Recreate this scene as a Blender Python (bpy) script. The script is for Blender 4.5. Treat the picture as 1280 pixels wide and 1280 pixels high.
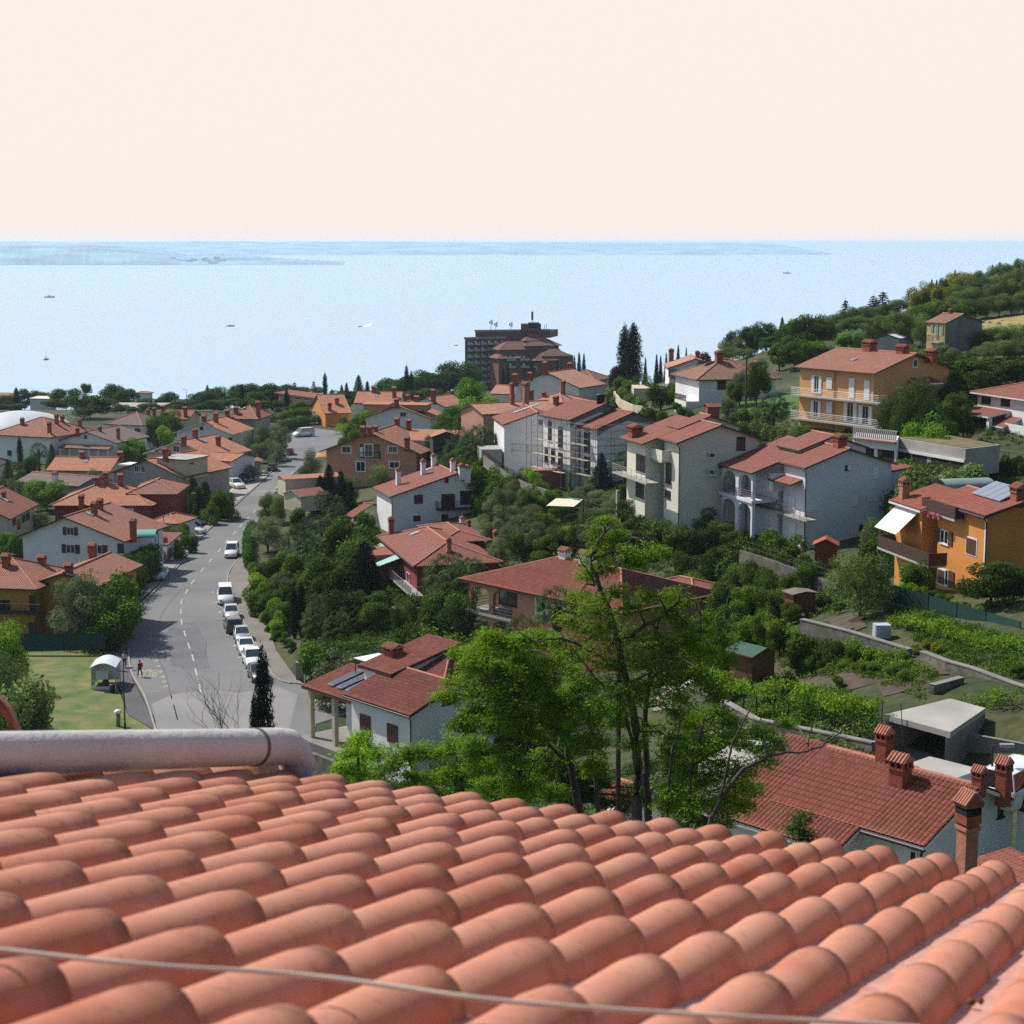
import bpy, math, random
import numpy as np
from mathutils import Vector, Matrix
R = math.radians
rnd = random.Random(7)
for o in list(bpy.data.objects): bpy.data.objects.remove(o)
S = bpy.context.scene
COL = S.collection

# ------------------------------------------------------------------ camera, sky, sun, exposure
F = 2200.0; TH = math.atan(337/2200.0); CT, ST = math.cos(TH), math.sin(TH); CZ = 90.0
cam = bpy.data.objects.new('camera', bpy.data.cameras.new('camera')); COL.objects.link(cam)
cam.location = (0, 0, CZ); cam.rotation_euler = (math.pi/2-TH, 0, 0)
cam.data.sensor_width = 36; cam.data.lens = 36*F/1280; cam.data.clip_start = 0.1; cam.data.clip_end = 120000
cam.data.dof.use_dof = True; cam.data.dof.focus_distance = 120; cam.data.dof.aperture_fstop = 8
S.camera = cam
SUN_EL, SUN_AZ = 50.0, -58.0           # azimuth from +Y (away from the camera), negative = to the left
sd = Vector((math.sin(R(SUN_AZ))*math.cos(R(SUN_EL)), math.cos(R(SUN_AZ))*math.cos(R(SUN_EL)), math.sin(R(SUN_EL))))
sun = bpy.data.objects.new('sun', bpy.data.lights.new('sun', 'SUN')); COL.objects.link(sun)
sun.data.energy = 4.9; sun.data.angle = R(0.6); sun.data.color = (1, .94, .86)
sun.rotation_euler = sd.to_track_quat('Z', 'Y').to_euler(); sun.location = (0, 0, 200)
W = bpy.data.worlds.new('World'); S.world = W; W.use_nodes = True
nt = W.node_tree; nt.nodes.clear()
N = nt.nodes.new; LK = nt.links.new
wo = N('ShaderNodeOutputWorld'); bg = N('ShaderNodeBackground'); sky = N('ShaderNodeTexSky')
sky.sky_type = 'NISHITA'; sky.sun_disc = False; sky.sun_elevation = R(SUN_EL); sky.sun_rotation = R(SUN_AZ)
sky.altitude = 90; sky.air_density = 1.0; sky.dust_density = 1.2; sky.ozone_density = 1.0
tc = N('ShaderNodeTexCoord'); sp = N('ShaderNodeSeparateXYZ'); LK(tc.outputs['Generated'], sp.inputs[0])
mr = N('ShaderNodeMapRange'); mr.interpolation_type = 'SMOOTHSTEP'
mr.inputs[1].default_value = .14; mr.inputs[2].default_value = .42
LK(sp.outputs['Z'], mr.inputs[0])
# low haze band is bright only on the sea side, where the sun stands
mr2 = N('ShaderNodeMapRange'); mr2.interpolation_type = 'SMOOTHSTEP'
mr2.inputs[1].default_value = .75; mr2.inputs[2].default_value = .15; LK(sp.outputs['Y'], mr2.inputs[0])
mx0 = N('ShaderNodeMath'); mx0.operation = 'MAXIMUM'; LK(mr.outputs[0], mx0.inputs[0]); LK(mr2.outputs[0], mx0.inputs[1])
mix = N('ShaderNodeMix'); mix.data_type = 'RGBA'
LK(mx0.outputs[0], mix.inputs['Factor'])
HAZE_K = 0.11
mix.inputs['A'].default_value = (.972/HAZE_K, .88/HAZE_K, .806/HAZE_K, 1)   # warm milky haze above the sea
LK(sky.outputs[0], mix.inputs['B']); LK(mix.outputs['Result'], bg.inputs[0]); bg.inputs[1].default_value = HAZE_K
LK(bg.outputs[0], wo.inputs[0])
S.view_settings.view_transform = 'Standard'; S.view_settings.look = 'None'; S.view_settings.exposure = 0; S.view_settings.gamma = 1
S.render.engine = 'CYCLES'
cy = S.cycles; cy.max_bounces = 5; cy.diffuse_bounces = 2; cy.glossy_bounces = 2; cy.transmission_bounces = 3; cy.transparent_max_bounces = 4
cy.volume_bounces = 1; cy.use_adaptive_sampling = True; cy.adaptive_threshold = .02; cy.use_denoising = False; cy.denoiser = 'OPENIMAGEDENOISE'; cy.denoising_input_passes = 'RGB_ALBEDO_NORMAL'; cy.denoising_prefilter = 'ACCURATE'
cy.sample_clamp_indirect = 4

# ------------------------------------------------------------------ helpers
def ray(px, py):
    a = (px-640)/F; b = (640-py)/F
    return Vector((a, CT+b*ST, -ST+b*CT))
CAM = Vector((0, 0, CZ))
def at(px, py, Y):
    r = ray(px, py); return CAM + r*(Y/r.y)
def onz(px, py, z):
    r = ray(px, py); return CAM + r*((z-CZ)/r.z)
def proj(p):
    q = Vector(p)-CAM; d = q.y*CT - q.z*ST; up = q.y*ST + q.z*CT
    return 640+F*q.x/d, 640-F*up/d
def onplane(px, py, p0, n):
    r = ray(px, py); d = r.dot(n)
    return CAM + r*((Vector(p0)-CAM).dot(n)/d)

def tag(o, label=None, cat=None, group=None, kind=None):
    if label: o['label'] = label
    if cat: o['category'] = cat
    if group: o['group'] = group
    if kind: o['kind'] = kind
    return o
def empty(name, loc=(0, 0, 0), rz=0, parent=None):
    o = bpy.data.objects.new(name, None); COL.objects.link(o); o.location = loc; o.rotation_euler = (0, 0, rz)
    o.empty_display_size = .3
    if parent: o.parent = parent
    return o
def wloc(o):
    v = Vector((0, 0, 0))
    while o: v += o.location; o = o.parent
    return v
ORD = ['first', 'second', 'third', 'fourth', 'fifth', 'sixth', 'seventh', 'eighth', 'ninth', 'tenth', 'eleventh', 'twelfth', 'thirteenth',
       'fourteenth', 'fifteenth', 'sixteenth', 'seventeenth', 'eighteenth', 'nineteenth', 'twentieth', 'twenty-first', 'twenty-second', 'twenty-third', 'twenty-fourth']

MATS = {}
def mat(name, col, rough=.8, var=.12, scale=1.0, bump=0.0, bscale=8.0, metal=0.0, spec=None, coat=0, coord='Object', col2=None, trans=0.0, alpha=None, detail=4):
    """plain material: base colour broken up by noise, optional fine bump"""
    if name in MATS: return MATS[name]
    m = bpy.data.materials.new(name); m.use_nodes = True; t = m.node_tree; n = t.nodes; b = n['Principled BSDF']
    b.inputs['Roughness'].default_value = rough; b.inputs['Metallic'].default_value = metal
    if spec is not None: b.inputs['Specular IOR Level'].default_value = spec
    if coat: b.inputs['Coat Weight'].default_value = coat
    c = tuple(col)+(1,)
    if var:
        g = n.new('ShaderNodeTexCoord'); z = n.new('ShaderNodeTexNoise'); z.inputs['Scale'].default_value = scale; z.inputs['Detail'].default_value = detail
        t.links.new(g.outputs[coord], z.inputs['Vector'])
        r = n.new('ShaderNodeMapRange'); r.inputs[1].default_value = .3; r.inputs[2].default_value = .7; t.links.new(z.outputs['Fac'], r.inputs[0])
        x = n.new('ShaderNodeMix'); x.data_type = 'RGBA'; t.links.new(r.outputs[0], x.inputs['Factor'])
        if col2: x.inputs['A'].default_value = c; x.inputs['B'].default_value = tuple(col2)+(1,)
        else:
            x.inputs['A'].default_value = tuple(min(1, k*(1-var)) for k in col)+(1,); x.inputs['B'].default_value = tuple(min(1, k*(1+var)) for k in col)+(1,)
        t.links.new(x.outputs['Result'], b.inputs['Base Color'])
    else: b.inputs['Base Color'].default_value = c
    if bump:
        g2 = n.new('ShaderNodeTexCoord'); z2 = n.new('ShaderNodeTexNoise'); z2.inputs['Scale'].default_value = bscale; z2.inputs['Detail'].default_value = 6
        t.links.new(g2.outputs[coord], z2.inputs['Vector'])
        bb = n.new('ShaderNodeBump'); bb.inputs['Strength'].default_value = bump; bb.inputs['Distance'].default_value = .05
        t.links.new(z2.outputs['Fac'], bb.inputs['Height']); t.links.new(bb.outputs[0], b.inputs['Normal'])
    MATS[name] = m; return m

def leafmat(name, dark, light, trans=.25, scale=.35):
    if name in MATS: return MATS[name]
    m = bpy.data.materials.new(name); m.use_nodes = True; t = m.node_tree; n = t.nodes; b = n['Principled BSDF']
    b.inputs['Roughness'].default_value = .7; b.inputs['Specular IOR Level'].default_value = .06
    g = n.new('ShaderNodeNewGeometry'); z = n.new('ShaderNodeTexNoise'); z.inputs['Scale'].default_value = scale; z.inputs['Detail'].default_value = 2
    t.links.new(g.outputs['Position'], z.inputs['Vector'])
    r = n.new('ShaderNodeMapRange'); r.inputs[1].default_value = .35; r.inputs[2].default_value = .65; t.links.new(z.outputs['Fac'], r.inputs[0])
    a = n.new('ShaderNodeMath'); a.operation = 'MULTIPLY_ADD'; a.inputs[1].default_value = .5; t.links.new(g.outputs['Random Per Island'], a.inputs[0])
    h = n.new('ShaderNodeMath'); h.operation = 'MULTIPLY'; h.inputs[1].default_value = .5; t.links.new(r.outputs[0], h.inputs[0]); t.links.new(h.outputs[0], a.inputs[2])
    x = n.new('ShaderNodeMix'); x.data_type = 'RGBA'; t.links.new(a.outputs[0], x.inputs['Factor'])
    x.inputs['A'].default_value = tuple(dark)+(1,); x.inputs['B'].default_value = tuple(light)+(1,)
    oi = n.new('ShaderNodeObjectInfo'); hs = n.new('ShaderNodeHueSaturation')
    v = n.new('ShaderNodeMapRange'); v.inputs[3].default_value = .75; v.inputs[4].default_value = 1.3; t.links.new(oi.outputs['Random'], v.inputs[0])
    t.links.new(v.outputs[0], hs.inputs['Value']); t.links.new(x.outputs['Result'], hs.inputs['Color'])
    t.links.new(hs.outputs[0], b.inputs['Base Color'])
    if trans:
        tr = n.new('ShaderNodeBsdfTranslucent'); t.links.new(hs.outputs[0], tr.inputs['Color'])
        ms = n.new('ShaderNodeMixShader'); ms.inputs[0].default_value = trans
        t.links.new(b.outputs[0], ms.inputs[1]); t.links.new(tr.outputs[0], ms.inputs[2]); t.links.new(ms.outputs[0], n['Material Output'].inputs[0])
    MATS[name] = m; return m

def tilemat(name, c1, c2, pitch=.25, row=.38, bump=1.0, stain=(.18, .12, .09)):
    """clay roof tiles: UV is in metres, u along the eave and v up the slope"""
    if name in MATS: return MATS[name]
    m = bpy.data.materials.new(name); m.use_nodes = True; t = m.node_tree; n = t.nodes; b = n['Principled BSDF']; l = t.links.new
    b.inputs['Roughness'].default_value = .85
    uv = n.new('ShaderNodeUVMap'); br = n.new('ShaderNodeTexBrick'); br.offset = 0
    br.inputs['Scale'].default_value = 1; br.inputs['Brick Width'].default_value = pitch; br.inputs['Row Height'].default_value = row
    br.inputs['Mortar Size'].default_value = 0.03; br.inputs['Mortar Smooth'].default_value = .6; br.inputs['Bias'].default_value = 0
    br.inputs['Color1'].default_value = tuple(c1)+(1,); br.inputs['Color2'].default_value = tuple(c2)+(1,); br.inputs['Mortar'].default_value = tuple(k*.32 for k in c1)+(1,)
    l(uv.outputs[0], br.inputs['Vector'])
    g = n.new('ShaderNodeNewGeometry'); z = n.new('ShaderNodeTexNoise'); z.inputs['Scale'].default_value = .35; z.inputs['Detail'].default_value = 7; z.inputs['Roughness'].default_value = .7
    l(g.outputs['Position'], z.inputs['Vector'])
    r = n.new('ShaderNodeMapRange'); r.inputs[1].default_value = .5; r.inputs[2].default_value = .75; r.inputs[4].default_value = .6; l(z.outputs['Fac'], r.inputs[0])
    x = n.new('ShaderNodeMix'); x.data_type = 'RGBA'; l(r.outputs[0], x.inputs['Factor']); l(br.outputs['Color'], x.inputs['A']); x.inputs['B'].default_value = tuple(stain)+(1,)
    l(x.outputs['Result'], b.inputs['Base Color'])
    if bump:
        s = n.new('ShaderNodeSeparateXYZ'); l(uv.outputs[0], s.inputs[0])
        a = n.new('ShaderNodeMath'); a.operation = 'MULTIPLY'; a.inputs[1].default_value = 2*math.pi/pitch; l(s.outputs['X'], a.inputs[0])
        c = n.new('ShaderNodeMath'); c.operation = 'SINE'; l(a.outputs[0], c.inputs[0])
        d = n.new('ShaderNodeMath'); d.operation = 'DIVIDE'; d.inputs[1].default_value = row; l(s.outputs['Y'], d.inputs[0])
        e = n.new('ShaderNodeMath'); e.operation = 'FRACT'; l(d.outputs[0], e.inputs[0])
        h = n.new('ShaderNodeMath'); h.operation = 'MULTIPLY_ADD'; h.inputs[1].default_value = -.6; l(e.outputs[0], h.inputs[0]); l(c.outputs[0], h.inputs[2])
        bb = n.new('ShaderNodeBump'); bb.inputs['Strength'].default_value = bump; bb.inputs['Distance'].default_value = .03; l(h.outputs[0], bb.inputs['Height']); l(bb.outputs[0], b.inputs['Normal'])
    MATS[name] = m; return m

class MB:
    def __init__(s): s.v = []; s.f = []; s.m = []; s.uv = []; s.sm = []
    def poly(s, pts, m=0, uv=None, smooth=False):
        b = len(s.v); s.v += [tuple(p) for p in pts]; s.f.append(tuple(range(b, b+len(pts)))); s.m.append(m)
        s.uv += list(uv) if uv else [(0, 0)]*len(pts); s.sm.append(smooth)
    def grid(s, rows, m=0, close=False, smooth=True, uv=None):
        """rows: list of equal-length point lists -> shared-vertex quads"""
        b = len(s.v); k = len(rows[0])
        for r in rows: s.v += [tuple(p) for p in r]
        for i in range(len(rows)-1):
            for j in range(k if close else k-1):
                j2 = (j+1) % k
                s.f.append((b+i*k+j, b+i*k+j2, b+(i+1)*k+j2, b+(i+1)*k+j)); s.m.append(m); s.sm.append(smooth)
                s.uv += [(0, 0)]*4 if not uv else [uv[i][j], uv[i][j2], uv[i+1][j2], uv[i+1][j]]
    def obox(s, o, ax, ay, az, m=0):
        """box from corner o with edge vectors ax, ay, az"""
        o, ax, ay, az = Vector(o), Vector(ax), Vector(ay), Vector(az)
        if ax.cross(ay).dot(az) < 0: ax, ay = ay, ax
        p = [o, o+ax, o+ax+ay, o+ay]; q = [k+az for k in p]
        lx, ly, lz = ax.length, ay.length, az.length
        s.poly(p[::-1], m); s.poly(q, m, [(0, 0), (lx, 0), (lx, ly), (0, ly)])
        for i in range(4):
            j = (i+1) % 4; w = (p[j]-p[i]).length; s.poly([p[i], p[j], q[j], q[i]], m, [(0, 0), (w, 0), (w, lz), (0, lz)])
    def box(s, c, d, m=0, rz=0):
        c = Vector(c); ca, sa = math.cos(rz), math.sin(rz); x = Vector((ca, sa, 0)); y = Vector((-sa, ca, 0)); z = Vector((0, 0, 1))
        s.obox(c-x*d[0]/2-y*d[1]/2-z*d[2]/2, x*d[0], y*d[1], z*d[2], m)
    def tube(s, pts, r, n=8, m=0, cap=True, smooth=True):
        pts = [Vector(p) for p in pts]; rr = r if isinstance(r, (list, tuple)) else [r]*len(pts); rows = []
        for i, p in enumerate(pts):
            d = (pts[min(i+1, len(pts)-1)]-pts[max(i-1, 0)]).normalized()
            a = d.cross(Vector((0, 0, 1)))
            if a.length < .05: a = d.cross(Vector((1, 0, 0)))
            a.normalize(); b = d.cross(a)
            rows.append([p+(a*math.cos(t)+b*math.sin(t))*rr[i] for t in [2*math.pi*k/n for k in range(n)]])
        s.grid(rows, m, close=True, smooth=smooth)
        if cap: s.poly(rows[0], m); s.poly(rows[-1][::-1], m)
    def lathe(s, c, prof, n=12, m=0):
        c = Vector(c); s.grid([[c+Vector((r*math.cos(2*math.pi*k/n), r*math.sin(2*math.pi*k/n), z)) for k in range(n)] for r, z in prof], m, close=True)
    def arr(s, V, Fq, m=0):
        """numpy verts (n,3) and quads (k,4)"""
        b = len(s.v); s.v += V.tolist(); s.f += (Fq+b).tolist(); s.m += [m]*len(Fq); s.uv += [(0, 0)]*(len(Fq)*Fq.shape[1]); s.sm += [False]*len(Fq)
    def mesh(s, name, mats, off=(0, 0, 0)):
        me = bpy.data.meshes.new(name); v = np.array(s.v, dtype=float).reshape(-1, 3) - np.array(off)
        me.from_pydata(v.tolist(), [], s.f); me.polygons.foreach_set('material_index', s.m); me.polygons.foreach_set('use_smooth', s.sm)
        u = me.uv_layers.new(name='UVMap'); u.data.foreach_set('uv', np.array(s.uv, dtype=np.float32).ravel())
        for k in mats: me.materials.append(k)
        me.update(); return me
    def build(s, name, mats, parent=None, loc=None):
        if not isinstance(mats, (list, tuple)): mats = [mats]
        off = wloc(parent) if parent else Vector(loc or (0, 0, 0))
        o = bpy.data.objects.new(name, s.mesh(name, mats, off)); COL.objects.link(o)
        if parent: o.parent = parent
        else: o.location = off
        return o
def copy_tree(o, parent=None):
    c = o.copy(); COL.objects.link(c); c.parent = parent
    for ch in [x for x in KIDS.get(o.name, [])]:
        copy_tree(ch, c)
    return c
KIDS = {}
def reg(root):
    for o in bpy.data.objects:
        if o.parent: KIDS.setdefault(o.parent.name, [])
    for o in [root]+list(root.children_recursive): KIDS[o.name] = list(o.children)
def inpoly(x, y, P):
    c = False; j = len(P)-1
    for i in range(len(P)):
        if (P[i][1] > y) != (P[j][1] > y) and x < (P[j][0]-P[i][0])*(y-P[i][1])/(P[j][1]-P[i][1])+P[i][0]: c = not c
        j = i
    return c
def inpoly_np(X, Y, P):
    c = np.zeros(X.shape, bool); j = len(P)-1
    for i in range(len(P)):
        with np.errstate(divide='ignore', invalid='ignore'):
            t = ((P[i][1] > Y) != (P[j][1] > Y)) & (X < (P[j][0]-P[i][0])*(Y-P[i][1])/(P[j][1]-P[i][1]+1e-12)+P[i][0])
        c ^= t; j = i
    return c

# ------------------------------------------------------------------ terrain
ctrl = []   # (X, Y, ground z)
def cp(px, py, Y): p = at(px, py, Y); ctrl.append((p.x, p.y, p.z))
def cd(px, Y, drop): p = at(px, 640, Y); ctrl.append((p.x, Y, CZ-drop))
for px, Y, d in [
    (-300, 60, 43), (100, 60, 41), (200, 100, 43), (-100, 130, 43.2), (60, 150, 43.2), (250, 150, 43.2), (0, 200, 43.2), (240, 200, 43.2), (100, 240, 43.2), (280, 240, 43.2),
    (-200, 260, 43.4), (0, 300, 43.3), (200, 300, 43.3), (330, 300, 43.3), (-150, 380, 43.5), (50, 360, 43.3), (250, 370, 43.3), (380, 360, 43.2), (430, 390, 43.2), (100, 440, 43.6), (300, 440, 43.6),
    (-300, 440, 45), (0, 520, 49), (200, 520, 49), (380, 520, 48), (-300, 600, 58), (0, 600, 57), (200, 600, 57), (400, 600, 55), (0, 700, 66), (300, 700, 66), (0, 800, 77), (300, 800, 77), (100, 900, 88), (400, 900, 86),
    (-300, 900, 88), (-300, 1100, 105), (200, 1100, 105), (640, 1050, 100), (1000, 1100, 105), (1500, 1200, 105), (650, 785, 64), (540, 600, 52), (640, 600, 52), (760, 600, 52), (760, 800, 72), (900, 800, 70), (1300, 800, 62),
    (520, 147, 42.3), (450, 150, 42.6), (400, 150, 43.2), (620, 140, 41), (350, 150, 43.3), (380, 190, 43), (420, 215, 41.5), (380, 240, 42), (440, 180, 41), (500, 175, 40.5), (560, 190, 39.5), (520, 235, 38.5), (460, 225, 39.5), (612, 233, 36.5), (690, 250, 33), (400, 270, 41),
    (460, 290, 39.2), (560, 280, 37), (480, 370, 39.5), (560, 380, 38.5), (440, 440, 43), (600, 330, 36), (600, 440, 42),
    (700, 170, 38), (800, 165, 37), (900, 170, 35.5), (620, 170, 39), (560, 165, 40), (640, 200, 37), (760, 200, 34.5), (690, 215, 34),
    (870, 213, 31), (940, 205, 31.5), (740, 245, 33), (650, 255, 33), (600, 275, 33.5), (690, 300, 34), (690, 390, 36), (720, 430, 40), (620, 350, 37),
    (1010, 183, 32.5), (1110, 185, 31), (960, 180, 33), (950, 165, 35), (1030, 160, 31.5), (1180, 150, 28), (1260, 150, 28), (1100, 130, 27.5), (1230, 128, 27.5), (1010, 135, 30), (950, 125, 33), (1050, 115, 28.5), (1250, 112, 27.6),
    (900, 120, 34.5), (850, 135, 36), (780, 130, 38), (1000, 105, 29.5), (900, 100, 33), (1160, 106, 27.6), (1270, 102, 27.5), (1110, 98, 31), (1200, 96, 31), (1100, 85, 31), (1250, 82, 31), (950, 85, 31.5), (850, 85, 32.5), (760, 80, 34), (650, 90, 37), (500, 110, 41), (430, 100, 42), (900, 60, 30), (1300, 60, 28), (640, 50, 30), (1300, 20, 12), (640, 14, 10), (100, 14, 13), (-300, 20, 20), (640, -30, 3), (100, -60, 3), (1400, -40, 2),
    (1090, 215, 25.5), (1150, 222, 25), (1000, 225, 26.5), (1180, 205, 27), (1250, 215, 26.2), (1120, 198, 28.5), (1200, 195, 28.5), (1040, 205, 29),
    (880, 275, 25.2), (960, 280, 24.5), (820, 285, 28), (830, 330, 27), (790, 370, 31), (780, 420, 36), (850, 400, 31), (920, 400, 27.5), (1000, 400, 22.5), (950, 350, 21.5), (1050, 360, 17.8), (1100, 420, 17.6),
    (1190, 310, 19.5), (1130, 290, 20), (1280, 250, 21), (1280, 330, 18), (1180, 260, 21), (1280, 380, 13), (1280, 430, 8.5), (1200, 430, 12.5), (1400, 430, 4), (1450, 300, 14), (1500, 200, 22), (1400, 150, 26),
    (1200, 520, 22), (1350, 540, 16), (1000, 520, 36), (850, 520, 42), (1200, 650, 42), (1400, 700, 40)]:
    cd(px, Y, d)
cc = np.array(ctrl); CX = cc[:, :2]/100.0; CV = cc[:, 2]
def phi(r): return r
_n = len(CX); _A = np.zeros((_n+3, _n+3)); _D = np.sqrt(((CX[:, None]-CX[None])**2).sum(-1))
_A[:_n, :_n] = phi(_D) - np.eye(_n)*0.012; _A[:_n, _n] = 1; _A[:_n, _n+1:] = CX; _A[_n, :_n] = 1; _A[_n+1:, :_n] = CX.T
_w = np.linalg.solve(_A, np.concatenate([CV, [0, 0, 0]]))
DRZ = CZ-43.0    # street level
ROADPX = [(193,1010),(193,912),(195,900),(181,873),(162,839),(159,802),(160,782),(169,762),(195,735),(219,709),(250,672),(273,648),(305,620),(339,590),(361,560),(352,543),(340,531),(380,533),(430,540),(470,545),(470,552),(425,560),(400,570),(378,582),(345,612),(326,642),(312,676),(308,689),(292,706),(285,721),(288,737),(305,775),(320,803),(339,837),(349,848),(362,853),(400,856),(440,866),(440,890),(395,905),(370,1010)]
FLAT = [[onz(x, y, DRZ)[:2] for x, y in ROADPX],
        [onz(x, y, DRZ)[:2] for x, y in [(100,1010),(100,812),(142,770),(173,725),(215,680),(250,645),(300,600),(365,530),(440,530),(420,570),(350,630),(322,680),(312,700),(325,750),(355,810),(400,850),(470,870),(440,950),(400,1010)]]]
def tz(x, y):
    x = np.atleast_1d(np.asarray(x, float)); y = np.atleast_1d(np.asarray(y, float))
    out = np.zeros(x.shape); xf, yf = x.ravel(), y.ravel(); o = np.zeros(xf.shape)
    for i in range(0, len(xf), 20000):
        q = np.stack([xf[i:i+20000], yf[i:i+20000]], 1)/100.0
        o[i:i+20000] = phi(np.sqrt(((q[:, None]-CX[None])**2).sum(-1)))@_w[:_n] + _w[_n] + q@_w[_n+1:]
    fl = inpoly_np(xf, yf, FLAT[1])
    o = np.where(fl, DRZ-.06, o)
    return o.reshape(x.shape)
def gz(x, y): return float(tz(x, y)[0])
def ground(px, py, y0=40, y1=700):
    """the point of the terrain seen at a photo pixel"""
    Ys = np.concatenate([np.arange(y0, 260, 1.0), np.arange(260, y1, 2.5)]); r = ray(px, py); X = r.x/r.y*Ys; Z = CZ+r.z/r.y*Ys
    d = Z-tz(X, Ys); k = np.where(d < 0)[0]
    i = k[0] if len(k) else len(Ys)-1
    if i == 0 or not len(k): Yh = Ys[i]
    else: Yh = Ys[i-1]+(Ys[i]-Ys[i-1])*d[i-1]/(d[i-1]-d[i])
    return Vector((r.x/r.y*Yh, Yh, gz(r.x/r.y*Yh, Yh)))
def gat(px, Y, dz=0):
    """ground point straight below photo column px at depth Y"""
    x = at(px, 640, Y).x
    for _ in range(3):
        z = gz(x, Y); d = Y*CT+(CZ-z)*ST; x = (px-640)/F*d
    return Vector((x, Y, gz(x, Y)+dz))
_ys = np.concatenate([np.arange(-80, 40, 8), np.arange(40, 260, 1.6), np.arange(260, 480, 3), np.arange(480, 1250, 12)])
_fx = np.linspace(-1, 1, 361)
rows = []
GX = np.zeros((len(_ys), len(_fx))); GY = np.zeros_like(GX)
for i, yy in enumerate(_ys):
    hw = max(110, abs(yy)*.42)+30
    GX[i] = _fx*hw; GY[i] = yy
GZ = tz(GX, GY) + (np.sin(GX*.7)*np.sin(GY*.5)*.05)
GZ = np.where(inpoly_np(GX.ravel(), GY.ravel(), FLAT[1]).reshape(GX.shape), DRZ-.06, GZ)
tb = MB(); V = np.stack([GX, GY, GZ], -1).reshape(-1, 3); k = len(_fx)
ii, jj = np.meshgrid(np.arange(len(_ys)-1), np.arange(k-1), indexing='ij'); b0 = (ii*k+jj).ravel()
tb.arr(V, np.stack([b0, b0+1, b0+k+1, b0+k], 1)); tb.sm = [True]*len(tb.f)

def groundmat():
    m = bpy.data.materials.new('earth_and_grass'); m.use_nodes = True; t = m.node_tree; n = t.nodes; l = t.links.new; b = n['Principled BSDF']; b.inputs['Roughness'].default_value = .95
    g = n.new('ShaderNodeNewGeometry')
    def noise(s, d, lo, hi):
        z = n.new('ShaderNodeTexNoise'); z.inputs['Scale'].default_value = s; z.inputs['Detail'].default_value = d; l(g.outputs['Position'], z.inputs['Vector'])
        r = n.new('ShaderNodeMapRange'); r.inputs[1].default_value = lo; r.inputs[2].default_value = hi; l(z.outputs['Fac'], r.inputs[0]); return r.outputs[0], z.outputs['Fac']
    a, _ = noise(.09, 5, .42, .6); c, f = noise(1.3, 8, .35, .65)
    x = n.new('ShaderNodeMix'); x.data_type = 'RGBA'; l(a, x.inputs['Factor']); x.inputs['A'].default_value = (.026, .052, .012, 1); x.inputs['B'].default_value = (.075, .078, .030, 1)
    y = n.new('ShaderNodeMix'); y.data_type = 'RGBA'; y.blend_type = 'MULTIPLY'; y.inputs['Factor'].default_value = .8; l(x.outputs['Result'], y.inputs['A'])
    w = n.new('ShaderNodeMix'); w.data_type = 'RGBA'; l(c, w.inputs['Factor']); w.inputs['A'].default_value = (.5, .55, .45, 1); w.inputs['B'].default_value = (1.2, 1.15, 1, 1); l(w.outputs['Result'], y.inputs['B'])
    l(y.outputs['Result'], b.inputs['Base Color'])
    bb = n.new('ShaderNodeBump'); bb.inputs['Strength'].default_value = .7; bb.inputs['Distance'].default_value = .2; l(f, bb.inputs['Height']); l(bb.outputs[0], b.inputs['Normal'])
    return m
tag(tb.build('ground', groundmat()), 'green and earthy hillside falling to the sea', 'ground', kind='structure')

# sea
def seamat():
    m = bpy.data.materials.new('sea_water'); m.use_nodes = True; t = m.node_tree; n = t.nodes; l = t.links.new; b = n['Principled BSDF']
    b.inputs['Base Color'].default_value = (.44, .60, .77, 1); b.inputs['Roughness'].default_value = .35; b.inputs['IOR'].default_value = 1.33
    g = n.new('ShaderNodeNewGeometry'); z = n.new('ShaderNodeTexNoise'); z.inputs['Scale'].default_value = .15; z.inputs['Detail'].default_value = 4; l(g.outputs['Position'], z.inputs['Vector'])
    bb = n.new('ShaderNodeBump'); bb.inputs['Strength'].default_value = .06; bb.inputs['Distance'].default_value = .3; l(z.outputs['Fac'], bb.inputs['Height']); l(bb.outputs[0], b.inputs['Normal'])
    return m
sb = MB()
sb.poly([(-30000, 600, 0), (30000, 600, 0), (30000, 44000, 0), (-30000, 44000, 0)])
tag(sb.build('sea', seamat()), 'calm pale blue bay reaching the hazy horizon', 'sea', kind='structure')
# far coast across the bay, distance haze painted into its land colour
def coast(name, Y0, Y1, pts, colr, label):
    mbx = MB(); rows = []
    xs = np.linspace(pts[0][0], pts[-1][0], 260); hs = np.interp(xs, [p[0] for p in pts], [p[1] for p in pts])
    r = np.random.RandomState(3)
    jag = sum(r.uniform(-1, 1, len(xs))*a for a in (2.0, 2.0)); 
    for j, (f, h) in enumerate([(0, -.1), (.04, .25), (.15, .5), (.35, .8), (.6, 1), (1, .3)]):
        Y = Y0+(Y1-Y0)*f
        rows.append([((x-640)/F*(Y*CT+90*ST), Y, max(-1, hs[i]*h + (jag[(i*7+j*31) % 260] if h > 0 and hs[i] > 5 else 0))) for i, x in enumerate(xs)])
    mbx.grid(rows)
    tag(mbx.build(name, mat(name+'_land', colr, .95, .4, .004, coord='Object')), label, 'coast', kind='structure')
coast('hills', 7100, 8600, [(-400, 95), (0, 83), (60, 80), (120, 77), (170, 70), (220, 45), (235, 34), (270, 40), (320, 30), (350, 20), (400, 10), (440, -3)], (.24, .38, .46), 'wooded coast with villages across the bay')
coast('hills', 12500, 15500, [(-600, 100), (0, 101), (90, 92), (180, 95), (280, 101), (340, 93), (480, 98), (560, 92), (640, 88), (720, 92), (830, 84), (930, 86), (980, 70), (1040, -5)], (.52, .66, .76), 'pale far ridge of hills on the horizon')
vb = MB(); rr = random.Random(5)
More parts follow.
